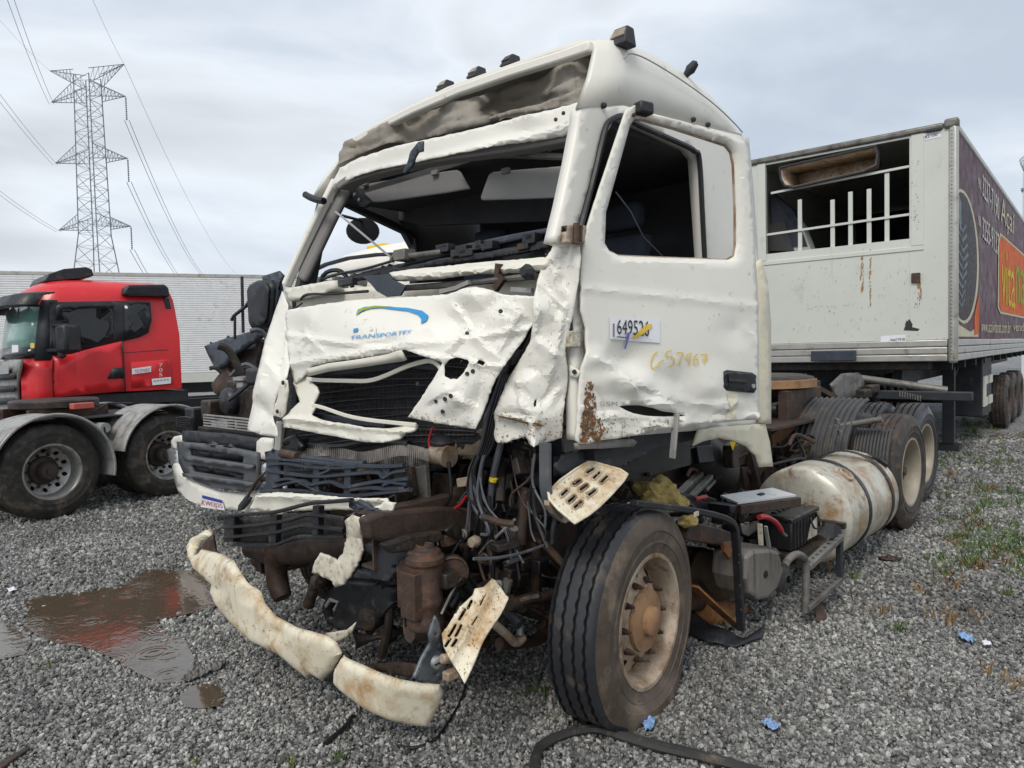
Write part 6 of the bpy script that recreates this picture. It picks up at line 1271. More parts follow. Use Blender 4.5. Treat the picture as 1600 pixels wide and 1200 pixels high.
# bumper, torn in two
b1 = [(331, 827), (322, 830), (300, 840), (292, 856), (295, 872), (304, 890), (322, 905), (331, 914), (329, 926), (340, 945), (358, 968), (375, 985), (395, 1003), (418, 1013), (440, 1024), (462, 1042), (484, 1060), (489, 1052), (505, 1062), (520, 1048), (535, 1020), (527, 1004), (513, 994), (489, 987), (470, 982), (450, 974), (431, 962), (408, 935), (390, 915), (376, 893), (366, 876), (350, 866), (334, 862), (316, 858), (312, 866), (307, 868), (308, 858), (318, 846), (332, 834)]
bf = fm(T, [(300, 860, -.45), (340, 880, -.58), (400, 950, -.63), (470, 1015, -.64), (520, 1040, -.60), (331, 830, -.35)])
sheet('bumper_section', b1, bf, 'muddy_cream', TK, step=3.2, thick=.012, rag=0, disp=bulge(b1, .034, 14, crumple(.007, 80, 61, ((402, 925, 14, -.03), (440, 985, 14, -.02), (345, 920, 12, -.02)))), smooth=32)
gb1 = surf(bf, bulge(b1, .034, 14, crumple(.007, 80, 61, ((402, 925, 14, -.03), (440, 985, 14, -.02), (345, 920, 12, -.02)))))
speckle('scrapes', b1, 70, .3, 1.2, gb1, 'scrape_brown', TK, .003, 4, .7, 7)
sheet('bumper_inner', [(308, 862), (318, 848), (332, 836), (335, 862), (345, 868), (380, 905), (420, 960), (480, 990), (505, 1000), (480, 995), (420, 980), (360, 920)], fm(T, -.42), 'brown_metal', TK, step=8, thick=.02, disp=crumple(.02, 20, 3))
b2 = [(537, 1024), (548, 1030), (570, 1039), (600, 1053), (627, 1062), (660, 1068), (687, 1069), (693, 1080), (690, 1092), (680, 1115), (668, 1134), (645, 1131), (614, 1124), (586, 1113), (568, 1103), (550, 1090), (534, 1078), (523, 1066), (524, 1046)]
sheet('bumper_section', b2, fm(T, [(530, 1045, -.60), (600, 1085, -.56), (690, 1085, -.38)]), 'muddy_cream', TK, step=3.2, thick=.012, rag=0, disp=bulge(b2, .030, 13, crumple(.005, 60, 71)), smooth=30)
speckle('scrapes', b2, 35, .3, 1.1, surf(fm(T, [(530, 1045, -.60), (600, 1085, -.56), (690, 1085, -.38)]), bulge(b2, .030, 13, crumple(.005, 60, 71))), 'scrape_brown', TK, .003, 7, .6, 7)
sheet('bumper_gap', [(536, 1018), (545, 1028), (530, 1070), (515, 1066), (505, 1064), (520, 1046)], fm(T, -.52), 'cable_black', TK, step=7, thick=.02)
# T-shaped brown tow beam, cross tube
m = MB(); tp = fm(T, -.32); m.tube(smoothp(pline(tp, [(392, 856), (420, 862), (460, 860), (510, 852), (565, 846)]), 4), [.06]*4+[.078]*13, 14); m.tube(smoothp(pline(fm(T, -.34), [(436, 862), (432, 885), (434, 910), (442, 934)]), 4), [.085, .08, .075, .07, .066, .064, .062, .062, .062, .06, .058, .056, .05], 14); obj('tow_beam', m, 'brown_metal', TK)
# torn white plate, lamp carrier, boxes
sheet('torn_plate', [(566, 808), (572, 804), (578, 812), (568, 826), (563, 846), (566, 860), (556, 884), (547, 900), (536, 914), (524, 918), (518, 908), (500, 900), (488, 894), (492, 880), (500, 864), (512, 868), (524, 876), (532, 862), (536, 846), (542, 828), (540, 812), (552, 804)], fm(T, -.50), 'torn_white', TK, step=4.5, thick=.012, rag=4, disp=crumple(.035, 22, 81))
sheet('torn_plate', [(540, 806), (556, 802), (575, 806), (596, 808), (612, 798), (616, 786), (600, 784), (585, 794)], fm(T, -.43), 'cream_white', TK, step=5, thick=.008, rag=4, disp=crumple(.03, 14, 5))
def circle(cx, cy, rx, ry, n=20): return [(cx+rx*cos(2*pi*k/n), cy+ry*sin(2*pi*k/n)) for k in range(n)]
lc = [(549, 885), (553, 868), (562, 855), (577, 847), (600, 846), (611, 849), (641, 855), (645, 870), (630, 878), (628, 889), (619, 900), (609, 911), (585, 907), (551, 904)]
sheet('lamp_carrier', lc, fm(T, -.46), 'dark_trim', TK, holes=[circle(576, 877, 15, 16), circle(622, 886, 5, 5, 10)], step=4.5, thick=.04, disp=add(bulge(lc, .02, 8), crumple(.010, 18, 6)))
m = MB(); p = fm(T, -.44); m.tube(pline(p, [(602, 862), (610, 866), (614, 861)]), .006, 6); m.lathe([(.014, 0), (.014, .012), (.006, .015), (.0005, .015)], p(602, 861), -T.a, 10); obj('carrier_bolt', m, 'alu', TK)
m = MB(); m.tube(pline(fm(T, -.43), [(612, 870), (634, 876)]), .018, 8); obj('lamp_peg', m, 'black_plastic', TK)
m = MB(); hc_ = circle(576, 877, 15.5, 16.5); m.tube([fm(T, -.455)(x, y) for x, y in hc_+[hc_[0]]], .010, 6); obj('carrier_ring', m, 'grey_blue_plastic', TK)
sheet('fan_shroud', [(512, 925), (524, 915), (545, 908), (590, 912), (618, 922), (612, 945), (590, 968), (560, 985), (530, 986), (510, 972), (503, 950)], fm(T, -.34), 'black_plastic', TK, holes=[[(509, 950), (516, 938), (526, 942), (521, 955), (520, 968), (510, 968)]], step=6, thick=.08, disp=crumple(.03, 22, 9))
m = MB(); m.beam(pline(fm(T, -.40), [(509, 948), (516, 937), (528, 941), (522, 954)]), .02, .012, up=T.a); obj('shroud_clip', m, 'grey_metal', TK, bevel=.003)
m = MB(); m.tube(pline(fm(T, -.40), [(494, 908), (486, 932), (482, 945)]), [.03, .03, .034], 10); m.lathe([(.0, -.04), (.04, -.03), (.045, 0), (.03, .03), (.0, .04)], fm(T, -.4)(497, 908), T.b, 9); obj('valve', m, 'oily_metal', TK)
m = MB(); m.lathe([(.0, -.075), (.05, -.07), (.066, -.04), (.066, .03), (.05, .06), (.0, .065)], fm(T, -.32)(583, 962), (-T.a-T.b*.4), 18); obj('compressor', m, 'oily_metal', TK)
m = MB(); m.tube(smoothp(pline(fm(T, -.31), [(590, 942), (607, 946), (608, 970), (602, 1000), (596, 1026)]), 4), .022, 8); obj('bent_bracket', m, 'oily_metal', TK)
hn = MB(); p = fm(T, -.42)(555, 1001); ax = (-T.a*.8+T.b*.45).normalized(); hn.lathe([(.008, -.16), (.012, -.10), (.022, -.05), (.042, -.005), (.048, 0), (.044, 0), (.02, -.04), (.008, -.08)], p, ax, 24); hn.tube([p-ax*.15, p-ax*.15+T.a*.2], .02, 8); obj('horn', hn, 'oily_metal', TK)
sheet('light_scrap', [(505, 990), (540, 985), (556, 972), (548, 990), (530, 1002), (512, 1000)], fm(T, -.45), 'torn_white', TK, step=6, thick=.006, disp=crumple(.02, 14, 8))
# steering gear
sp_ = T.side(664, 912, .50); m = MB(); ax = V((.02, 0, 1)).normalized()
m.lathe([(.0, -.20), (.055, -.20), (.078, -.19), (.082, -.155), (.076, -.145), (.076, -.09), (.079, -.085), (.079, -.06), (.076, -.055), (.078, .09), (.086, .095), (.086, .125), (.075, .13), (.068, .15), (.045, .158), (.040, .175), (.030, .175), (.028, .16), (.0, .16)], sp_, ax, 28); m.box(sp_+T.b*.05+V((0, 0, .02)), T.a*.07, T.b*.06, V((0, 0, .13))); m.box(sp_+V((0, 0, -.03))-T.a*.05, T.a*.05, T.b*.05, V((0, 0, .10))); sg = obj('steering_gear', m, 'rusty_metal', TK, bevel=.008)
cx_ = (-T.b*.75-T.a*.66).normalized(); p = T.side(708, 893, .45); m = MB(); m.lathe([(.05, -.10), (.055, -.05), (.068, -.02), (.070, .012), (.064, .016), (.058, .008), (.0, .008)], p, cx_, 28); gc = obj('gear_cover', m, 'rusty_metal', sg)
m = MB()
for q in range(-3, 4):
    u = cx_.cross(V((0, 0, 1))).normalized(); m.beam([p+cx_*.011+u*q*.014-V((0, 0, .045)), p+cx_*.011+u*q*.014+V((0, 0, .045))], .006, .004)
obj('cover_rib', m, 'rusty_metal', gc, smooth=0)
for q in range(8):
    a = 2*pi*q/8; m = MB(); m.lathe([(.009, 0), (.009, .012), (.0005, .013)], sp_+V((cos(a)*.07, sin(a)*.07, .118)), (0, 0, 1), 6); obj('gear_bolt', m, 'rusty_metal', sg, smooth=0)
m = MB(); m.prism(pline(sm(T, .52), [(600, 852), (640, 838), (690, 830), (698, 842), (680, 850), (640, 862), (612, 866)]), T.b*.05); obj('gear_bracket', m, 'oily_metal', TK, smooth=0, bevel=.01)
sheet('bracket_plate', [(694, 828), (712, 818), (720, 822), (722, 838), (728, 846), (712, 842), (700, 838)], sm(T, .55), 'oily_metal', TK, step=5, thick=.015, disp=crumple(.01, 12, 2))
m = MB(); m.lathe([(.02, -.02), (.03, 0), (.022, .03), (.0, .03)], T.side(743, 846, .45), -T.a, 9); obj('fitting', m, 'rim_cream', TK)
# upper small units right of the radiator
m = MB(); p = fm(T, -.05)(688, 712); m.tube([p+T.b*.06, p-T.b*.05], .045, 14); m.tube([p-T.b*.05, p-T.b*.07], .055, 14); obj('damper', m, 'rim_cream', TK)
m = MB(); p = fm(T, .0)(693, 690); m.lathe([(.0, -.03), (.06, -.02), (.075, .01), (.05, .03), (.0, .035)], p, V((0, -.2, 1)), 16); m.tube([p+V((0, 0, -.05)), p-T.b*.06+V((0, 0, -.06))], .03, 10); obj('bellows', m, 'black_plastic', TK)
sheet('sack', [(716, 672), (740, 676), (762, 664), (756, 700), (742, 716), (708, 718), (704, 700)], fm(T, .02), 'torn_brown', TK, step=5, thick=.02, disp=crumple(.04, 16, 5))
m = MB(); m.tube(smoothp(pline(fm(T, -.06), [(676, 668), (670, 690), (676, 706), (686, 712)]), 4), .006, 6); m.tube(smoothp(pline(fm(T, -.06), [(728, 775), (720, 788), (704, 798)]), 4), .007, 6); obj('red_cable', m, 'cable_red', TK)
for (pts, s_, mt) in (([(648, 730), (664, 726), (668, 790), (650, 792)], -.12, 'grey_metal'), ([(676, 738), (708, 742), (700, 800), (672, 798)], .0, 'oily_metal'), ([(610, 735), (640, 730), (648, 775), (620, 790)], -.16, 'oily_metal'), ([(712, 748), (730, 745), (728, 760), (714, 762)], -.05, 'rim_cream')):
    plate('radiator_bracket', pts, s_, mt, TK, .03, .005)
# wiring loom
rnd = random.Random(9)
m = MB(); wf = sm(T, .22); m.tube(smoothp(pline(fm(T, -.02), [(795, 560), (778, 610), (764, 650), (760, 680), (752, 712)]), 4), [.016]*8+[.022]*9, 9); obj('loom', m, 'cable_grey', TK)
for k in range(5): m = MB(); m.tube(smoothp(pline(fm(T, -.04), [(786+k*3, 585), (768+k*4, 640), (756+k*4, 690), (748+k*3, 715)]), 4), .007, 6); obj('wire', m, 'cable_black', TK)
m = MB(); m.tube(smoothp(pline(fm(T, -.03), [(784, 690), (776, 720), (768, 760), (764, 830), (770, 900), (772, 935)]), 4), .016, 8); obj('loom', m, 'cable_grey', TK)
m = MB(); m.tube(pline(fm(T, -.04), [(771, 747), (770, 752)]), .019, 8); obj('yellow_tape', m, 'print_yellow', TK)
for k in range(16):
    x0 = 742+rnd.uniform(0, 16); a = rnd.uniform(-.06, .03); e = rnd.choice(((758, 850), (745, 865), (730, 872), (770, 880), (815, 850), (818, 880), (752, 835), (780, 900), (800, 880), (812, 905), (740, 850)))
    P = [(x0, 712), (x0-9+rnd.uniform(-4, 4), 740), (x0-6+rnd.uniform(-6, 12), 785+rnd.uniform(-8, 8)), ((x0+e[0])/2+rnd.uniform(-6, 16), 825+rnd.uniform(-8, 8)), e]
    m = MB(); m.tube(smoothp(pline(fm(T, -.06+a), P), 5), rnd.choice((.0045, .006, .008)), 6); obj('wire', m, rnd.choice(('cable_grey', 'cable_grey', 'cable_black')), TK)
m = MB(); m.tube(smoothp(pline(sm(T, .2), [(740, 873), (775, 872), (815, 864), (852, 851)]), 4), .007, 6); obj('wire', m, 'cable_grey', TK)
for P in ([(764, 775), (768, 850), (772, 930)], [(795, 830), (800, 870), (798, 910)], [(690, 960), (720, 905), (740, 925)], [(735, 900), (752, 926), (770, 940)]):
    m = MB(); m.tube(smoothp(pline(sm(T, .4), P), 4), .010, 6); obj('brake_line', m, 'cable_black', TK)
# steering column, rods, brackets between engine and wheel
for (P, t_, r, mt) in (([(838, 765), (834, 850), (832, 945)], .45, .045, 'brown_metal'), ([(822, 762), (816, 800), (812, 850)], .40, .03, 'brown_metal'), ([(795, 945), (830, 938), (868, 928), (905, 915)], .30, .028, 'brown_metal'), ([(772, 975), (790, 990), (806, 1004), (818, 996)], .30, .020, 'rim_cream'), ([(780, 1006), (830, 1002), (850, 990), (845, 975)], .45, .03, 'brown_metal'), ([(700, 1000), (760, 960), (800, 940)], .5, .03, 'oily_metal'), ([(852, 880), (880, 905), (905, 905)], .35, .03, 'oily_metal'), ([(640, 990), (700, 985), (760, 1000)], .7, .04, 'brown_metal')):
    m = MB(); m.tube(smoothp(pline(sm(T, t_), P), 4), r, 10); obj('steering_rod', m, mt, TK)
m = MB(); p = T.side(813, 991, .3); m.lathe([(.018, 0), (.018, .03), (.014, .032), (.014, .045), (.0005, .046)], p, (0, 0, 1), 10); obj('ball_joint', m, 'alu', TK)
for (x, y) in ((812, 905), (818, 880), (800, 862), (880, 930), (865, 960), (700, 905)):
    m = MB(); m.box(T.side(x, y, .42), T.a*.04, T.b*.03, V((0, 0, .035))); obj('bracket', m, 'oily_metal', TK, bevel=.01)
# dark plastic under the cab
sheet('mud_guard', [(790, 690), (835, 690), (850, 730), (846, 764), (815, 752), (790, 738)], fm(T, .15), 'dark_trim', TK, step=8, thick=.01, disp=crumple(.02, 20, 2))
sheet('mud_guard', [(868, 728), (878, 712), (900, 703), (960, 706), (1005, 700), (1018, 672), (1020, 700), (1000, 716), (975, 728), (955, 737), (930, 724), (905, 736), (880, 744)], sm(T, .12), 'blue_dark', TK, step=6, thick=.01, disp=crumple(.04, 26, 12))
sheet('step_trim', [(905, 693), (950, 688), (990, 686), (996, 691), (990, 698), (940, 701), (906, 702)], sm(T, .0), 'fender_grey', TK, step=6, thick=.03, disp=crumple(.008, 20, 2))
sheet('step_bracket', [(876, 652), (892, 640), (902, 660), (900, 690), (906, 702), (890, 712), (878, 704)], fm(T, .18), 'grey_metal', TK, holes=[[(880, 665), (890, 663), (892, 668), (882, 670)], [(884, 676), (896, 674), (898, 680), (886, 681)]], step=5, thick=.012)
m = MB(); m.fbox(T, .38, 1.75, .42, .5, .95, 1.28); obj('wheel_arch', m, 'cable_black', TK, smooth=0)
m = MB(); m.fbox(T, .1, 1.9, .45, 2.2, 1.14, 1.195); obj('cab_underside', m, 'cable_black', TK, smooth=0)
m = MB(); m.beam(smoothp(pline(sm(T, .05), [(852, 692), (852, 730), (853, 765), (860, 792), (872, 808)]), 4), .055, .014, up=T.a); obj('hanging_strap', m, 'fender_dark', TK)
m = MB(); m.tube(smoothp(pline(sm(T, .1), [(868, 808), (864, 825), (862, 850)]), 3), .012, 6); obj('strap_end', m, 'cable_black', TK)
m = MB(); m.tube(pline(sm(T, .1), [(925, 800), (945, 812)]), .018, 8); obj('step_peg', m, 'dark_trim', TK)
def slot(cx, cy, ang, l, w_, n=5):
    P = []
    for s_ in (1, -1):
        for k in range(n+1):
            a = ang+s_*(0)+(pi/2*(1-2*k/n) if s_ > 0 else pi/2*(1-2*k/n)+pi); P.append((cx+cos(ang)*(l-w_)*(1 if s_ > 0 else -1)+cos(a)*w_, cy+sin(ang)*(l-w_)*(1 if s_ > 0 else -1)+sin(a)*w_))
    return P
s1p = [(857, 769), (876, 750), (900, 733), (919, 722), (930, 723), (969, 734), (980, 741), (973, 752), (955, 772), (936, 791), (918, 805), (898, 817), (891, 811), (872, 795), (859, 780)]
s1h = [slot(x, y, a, l, 3.2) for x, y, a, l in ((922, 736, -.55, 8.5), (932, 743, -.75, 9), (944, 749, -.75, 9), (901, 754, -.55, 9), (912, 762, -.6, 9), (925, 770, -.65, 9), (882, 770, -.75, 8.5), (893, 780, -.75, 9), (903, 789, -.7, 9.5))]
s1 = sheet('step_plate', s1p, sm(T, [(860, 775, .02), (920, 722, .04), (978, 740, -.12), (900, 815, -.10)]), 'muddy_cream', TK, holes=s1h, step=5, thick=.010, smooth=40)
gs1 = surf(sm(T, [(860, 775, .02), (920, 722, .04), (978, 740, -.12), (900, 815, -.10)]))
for hq in s1h: m = MB(); m.tube([gs1(x, y, .002)[0] for x, y in resample(hq, 2.5)]+[gs1(*hq[0], .002)[0]], .004, 5); obj('slot_rim', m, 'rim_cream', s1)
m = MB(); m.tube([gs1(x, y, .0)[0] for x, y in resample(s1p, 6)]+[gs1(*s1p[0], .0)[0]], .007, 6); obj('plate_edge', m, 'muddy_cream', s1)
m = MB(); m.prism(pline(sm(T, .03), [(858, 782), (872, 797), (892, 814), (884, 818), (866, 803), (858, 790)]), T.b*.03); obj('step_rim', m, 'rim_cream', s1, smooth=0, bevel=.004)
s2p = [(690, 990), (705, 968), (722, 945), (739, 931), (742, 921), (756, 918), (769, 904), (783, 918), (794, 936), (787, 950), (776, 968), (765, 985), (750, 1012), (738, 1040), (726, 1068), (716, 1050), (703, 1030), (694, 1012)]
s2h = [slot(x, y, -1.05, l, 2.4) for x, y, l in ((706, 985, 12), (722, 960, 11), (716, 985, 11), (700, 1004, 9), (710, 1004, 8), (734, 945, 8), (755, 940, 10), (742, 972, 9))]
s2 = sheet('step_plate', s2p, sm(T, [(700, 1000, .30), (760, 930, .26), (790, 940, .18), (726, 1065, .16)]), 'muddy_cream', TK, holes=s2h, step=4.5, thick=.008, disp=add(crumple(.014, 30, 7), ridge(770, 920, 708, 1030, 5, .022)), smooth=36)
sheet('step_hanger', [(681, 962), (686, 972), (689, 985), (690, 1000), (693, 1020), (697, 1050), (690, 1062), (680, 1068), (660, 1064), (648, 1060), (656, 1042), (666, 1022), (673, 1007), (671, 992), (676, 975)], sm(T, .34), 'blue_steel', TK, step=5, thick=.014, disp=crumple(.012, 24, 4), holes=[circle(681, 991, 1.6, 1.8, 8), circle(685, 1007, 1.6, 1.8, 8), circle(683, 1052, 1.6, 1.8, 8)])
m = MB(); p = T.side(683, 1035, .30); m.lathe([(.026, -.01), (.026, .008), (.022, .011), (.0, .011)], p, -T.b, 18); hs = obj('hanger_screw', m, 'alu', TK)
m = MB(); m.box(p-T.b*.012, T.a*.022, T.b*.002, V((0, 0, .003))); obj('screw_slot', m, 'cable_black', hs, smooth=0)
m = MB(); m.tube(pline(sm(T, .28), [(690, 1030), (704, 1028)]), .022, 8); m.box(T.side(704, 1054, .26), T.a*.03, T.b*.02, V((0, 0, .018))); obj('step_mount', m, 'rim_cream', TK, bevel=.006)
sheet('ground_scrap', [(560, 1040), (620, 1035), (660, 1040), (640, 1058), (600, 1052)], fm(T, -.3), 'brown_metal', TK, step=8, thick=.02, disp=crumple(.02, 20, 3))

# clutter of pipes, brackets and units in the dark engine bay
rnd = random.Random(123)
def clutter(n, x0, x1, y0, y1, s0, s1, mats, k=1.0, fnk=fm):
    for i in range(n):
        x, y = rnd.uniform(x0, x1), rnd.uniform(y0, y1); p = fnk(T, rnd.uniform(s0, s1))(x, y)
        if p.z < .16: continue
        q = rnd.random(); m = MB(); mt = rnd.choice(mats)
        if q < .35:
            R_ = Matrix.Rotation(rnd.uniform(-.6, .6), 3, V((rnd.random(), rnd.random(), rnd.random()))); m.box(p, R_ @ (T.a*rnd.uniform(.02, .08)*k), R_ @ (T.b*rnd.uniform(.02, .07)*k), R_ @ V((0, 0, rnd.uniform(.015, .07)*k))); obj('engine_bracket', m, mt, TK, bevel=.006)
        elif q < .8:
            d = V((rnd.uniform(-1, 1), rnd.uniform(-1, 1), rnd.uniform(-.8, .8)))*.2*k; m.tube(smoothp([p-d, p+V((0, 0, rnd.uniform(-.06, .06))), p+d*.7+V((0, 0, rnd.uniform(-.1, .1)))], 5), rnd.choice((.008, .012, .018, .028))*k, 8); obj('engine_pipe', m, mt, TK)
        else:
            r = rnd.uniform(.025, .06)*k; m.lathe([(.0, -r), (r*.8, -r*.9), (r, -r*.6), (r, r*.4), (r*.7, r*.5), (r*.7, r*.9), (.0, r)], p, V((rnd.uniform(-1, 1), -1, rnd.uniform(-.5, .5))), 14); obj('engine_unit', m, mt, TK)
dk = ('oily_metal', 'oily_metal', 'brown_metal', 'cable_black', 'dark_trim', 'grey_metal', 'rusty_metal')
clutter(60, 560, 815, 840, 1000, -.15, .35, dk, .8)
clutter(40, 640, 860, 690, 810, .0, .25, dk, .8)
clutter(16, 380, 560, 860, 920, -.2, .3, dk)
clutter(16, 880, 1180, 700, 800, .35, .6, dk, 1, sm)
clutter(12, 1060, 1180, 780, 860, .2, .4, dk, .8, sm)
clutter(18, 1205, 1330, 600, 720, .75, 1.3, dk, 1.3, sm)
m = MB(); m.fbox(T, .15, 1.4, .9, 1.42, .30, .549); obj('oil_sump', m, 'oily_metal', TK, bevel=.05)
m = MB(); m.fbox(T, .05, .14, .6, 2.0, .50, 1.0); obj('lower_cooler', m, 'radiator', TK, smooth=0)

mud = ('oily_metal', 'brown_metal', 'rusty_metal', 'oily_metal', 'cable_black', 'grey_metal')
clutter(60, 590, 800, 820, 960, -.25, -.02, mud, .55)
clutter(40, 500, 640, 890, 1000, -.25, .1, mud, .6)
clutter(40, 690, 860, 780, 930, .05, .35, mud, .7)
clutter(30, 400, 640, 755, 800, -.15, .05, mud, .5)
for k in range(18):
    x0, y0 = rnd.uniform(690, 850), rnd.uniform(690, 800); l = rnd.uniform(40, 120); dx = rnd.uniform(-25, 25); q = fm(T, rnd.uniform(-.12, .12))
    m = MB(); m.tube(smoothp([q(x0, y0), q(x0+dx*.2+rnd.uniform(-6, 6), y0+l*.4), q(x0+dx+rnd.uniform(-8, 8), y0+l*.75), q(x0+dx*1.5, y0+l)], 5), rnd.choice((.004, .006, .009)), 6); obj('wire', m, rnd.choice(('cable_black', 'cable_black', 'cable_grey', 'brown_metal')), TK)

speckle('mud_splash', s1p, 90, .4, 1.4, gs1, 'mud_tan', s1, .003, 31, 1, 4)
speckle('scrapes', s1p, 60, .3, .9, gs1, 'scrape_brown', s1, .003, 32, 1, 4)
gs2 = surf(sm(T, [(700, 1000, .30), (760, 930, .26), (790, 940, .18), (726, 1065, .16)]), add(crumple(.014, 30, 7), ridge(770, 920, 708, 1030, 5, .022)))
speckle('mud_splash', s2p, 110, .4, 1.6, gs2, 'mud_tan', s2, .003, 33, 1.6, 4)
speckle('scrapes', s2p, 60, .3, 1.0, gs2, 'scrape_brown', s2, .003, 34, 1.6, 4)
# ------------------------------------------------------------------ the wrecked truck: near side behind the front wheel
NS = -.12
m = MB(); m.beam(smoothp(pline(sm(T, -.08), [(990, 786), (1050, 793), (1100, 801), (1132, 810), (1146, 822), (1150, 845), (1154, 910), (1158, 985)]), 4), .045, .032); obj('guard_bar', m, 'black_plastic', TK, bevel=.006)
for x, y in ((1157, 868), (1157, 880), (1158, 915), (1160, 953)):
    m = MB(); m.lathe([(.010, 0), (.009, .004), (.0005, .004)], T.side(x-2, y, -.115), -T.b, 10); obj('bar_hole', m, 'cable_black', TK)
m = MB(); m.box(T.side(1088, 803, -.11), T.a*.022, T.b*.002, V((0, 0, .012))); obj('bar_label', m, 'torn_white', TK, smooth=0)
m = MB(); m.beam(pline(sm(T, .1), [(1065, 828), (1110, 836), (1150, 850)]), .09, .10); obj('support_beam', m, 'brown_metal', TK, bevel=.008)
m = MB(); m.prism(pline(sm(T, .0), [(1131, 848), (1146, 848), (1146, 880), (1140, 872), (1132, 862)]), T.b*.02); obj('beam_gusset', m, 'orange_rust', TK, smooth=0)
# air tanks lying across the frame
def tank(px, py, t_, r, ln, mat, straps=(), name='air_tank'):
    c = T.side(px, py, t_); m = MB(); m.lathe([(.0, 0), (r*.55, .006), (r*.86, .03), (r*.98, .07), (r, .10), (r, ln-.1), (r*.9, ln-.04), (.0, ln)], c, T.b, 30); o = obj(name, m, mat, TK)
    for s_ in straps: m = MB(); m.lathe([(r*1.005, s_-.018), (r*1.035, s_-.015), (r*1.035, s_+.015), (r*1.005, s_+.018)], c, T.b, 30); obj('strap', m, 'oily_metal', o)
    m = MB(); m.lathe([(.024, .0), (.024, -.012), (.012, -.018), (.0005, -.02)], c, T.b, 10); obj('drain_plug', m, 'oily_metal', o)
    return o
tank(1150, 905, .12, .15, .75, 'tank_dirty', (.25, .45))
tank(1232, 905, .10, .13, .6, 'grey_metal')
tank(1262, 890, .22, .14, .6, 'grey_metal')
ep = [(1168, 868), (1178, 860), (1205, 858), (1218, 862), (1226, 890), (1216, 920), (1200, 936), (1186, 938), (1172, 928), (1166, 905)]
m = MB(); m.prism(pline(sm(T, NS+.02), ep), T.b*.22); bb = obj('battery_box_end', m, 'streaky_grey', TK, smooth=0, bevel=.02)
m = MB(); m.lathe([(.022, 0), (.022, .006), (.015, .008), (.0005, .004)], T.side(1196, 897, NS+.018), -T.b, 14); obj('end_bolt', m, 'cable_black', bb)
m = MB(); m.prism(pline(sm(T, -.02), [(1148, 850), (1165, 848), (1212, 856), (1222, 866), (1178, 862), (1160, 860)]), T.b*.5); obj('box_floor', m, 'grey_metal', TK, smooth=0)
# battery with ribs, handle, cable
b0, b1_, t0, t1, z0, z1 = 2.25, 2.70, -.03, .38, .35, .575
m = MB(); m.fbox(T, b0, b1_, t0, t1, z0, z1-.035); ba = obj('battery', m, 'battery_black', TK, bevel=.01)
m = MB(); m.fbox(T, b0-.012, b1_+.012, t0-.012, t1+.012, z1-.034, z1); obj('battery_lid', m, 'battery_black', ba, bevel=.01)
for k in range(9):
    m = MB(); m.fbox(T, b0-.008, b0, t0+.03+k*.045, t0+.045+k*.045, z0+.01, z1-.04); obj('battery_rib', m, 'battery_black', ba, smooth=0)
    if k < 8: m = MB(); m.fbox(T, b0+.03+k*.055, b0+.045+k*.055, t0-.008, t0, z0+.01, z1-.04); obj('battery_rib', m, 'battery_black', ba, smooth=0)
for k in range(6): m = MB(); m.lathe([(.022, 0), (.022, .010), (.018, .014), (.0, .014)], T.w(b0+.06+k*.07, t0+.14, z1), (0, 0, 1), 12); obj('cell_cap', m, 'battery_black', ba)
for k in (0, 1): m = MB(); m.lathe([(.012, 0), (.010, .03), (.0, .03)], T.w(b1_-.05, t0+.06+k*.28, z1), (0, 0, 1), 10); obj('terminal', m, 'grey_metal', ba)
m = MB(); m.tube(smoothp([T.w(b1_-.16, t0-.012, z1-.05), T.w(b1_-.16, t0-.04, z1-.12), T.w(b1_-.04, t0-.04, z1-.12), T.w(b1_-.04, t0-.012, z1-.05)], 4), .007, 6); obj('battery_handle', m, 'battery_black', ba)
m = MB(); m.add([T.w(b0+.24, t0-.009, z0+.03), T.w(b1_-.03, t0-.009, z0+.03), T.w(b1_-.03, t0-.009, z0+.16), T.w(b0+.30, t0-.009, z0+.13)], [(0, 1, 2, 3)]); obj('battery_label', m, 'torn_white', ba, smooth=0)
m = MB(); m.tube(smoothp(pline(sm(T, -.06), [(1186, 808), (1198, 808), (1212, 816), (1221, 829)]), 4), .016, 8); rc_ = obj('battery_cable', m, 'cable_red', TK)
m = MB(); m.tube(smoothp(pline(sm(T, -.06), [(1221, 829), (1224, 834), (1228, 837)]), 3), .011, 8); obj('cable_lug', m, 'grey_metal', rc_)
m = MB(); m.fbox(T, 2.1, 2.8, -.06, .5, .325, .345); obj('battery_tray', m, 'oily_metal', TK, smooth=0)
for P, mt, w_ in (([(1187, 818), (1189, 852)], 'torn_white', .03), ([(1196, 822), (1199, 840), (1202, 856)], 'alu', .024)): m = MB(); m.beam(pline(sm(T, -.05), P), w_, .012, up=T.a); obj('tray_bracket', m, mt, TK, bevel=.003)
sheet('folded_plate', [(1158, 818), (1186, 814), (1182, 830), (1170, 838), (1160, 834)], sm(T, .02), 'grey_metal', TK, step=5, thick=.01, disp=crumple(.03, 12, 2))
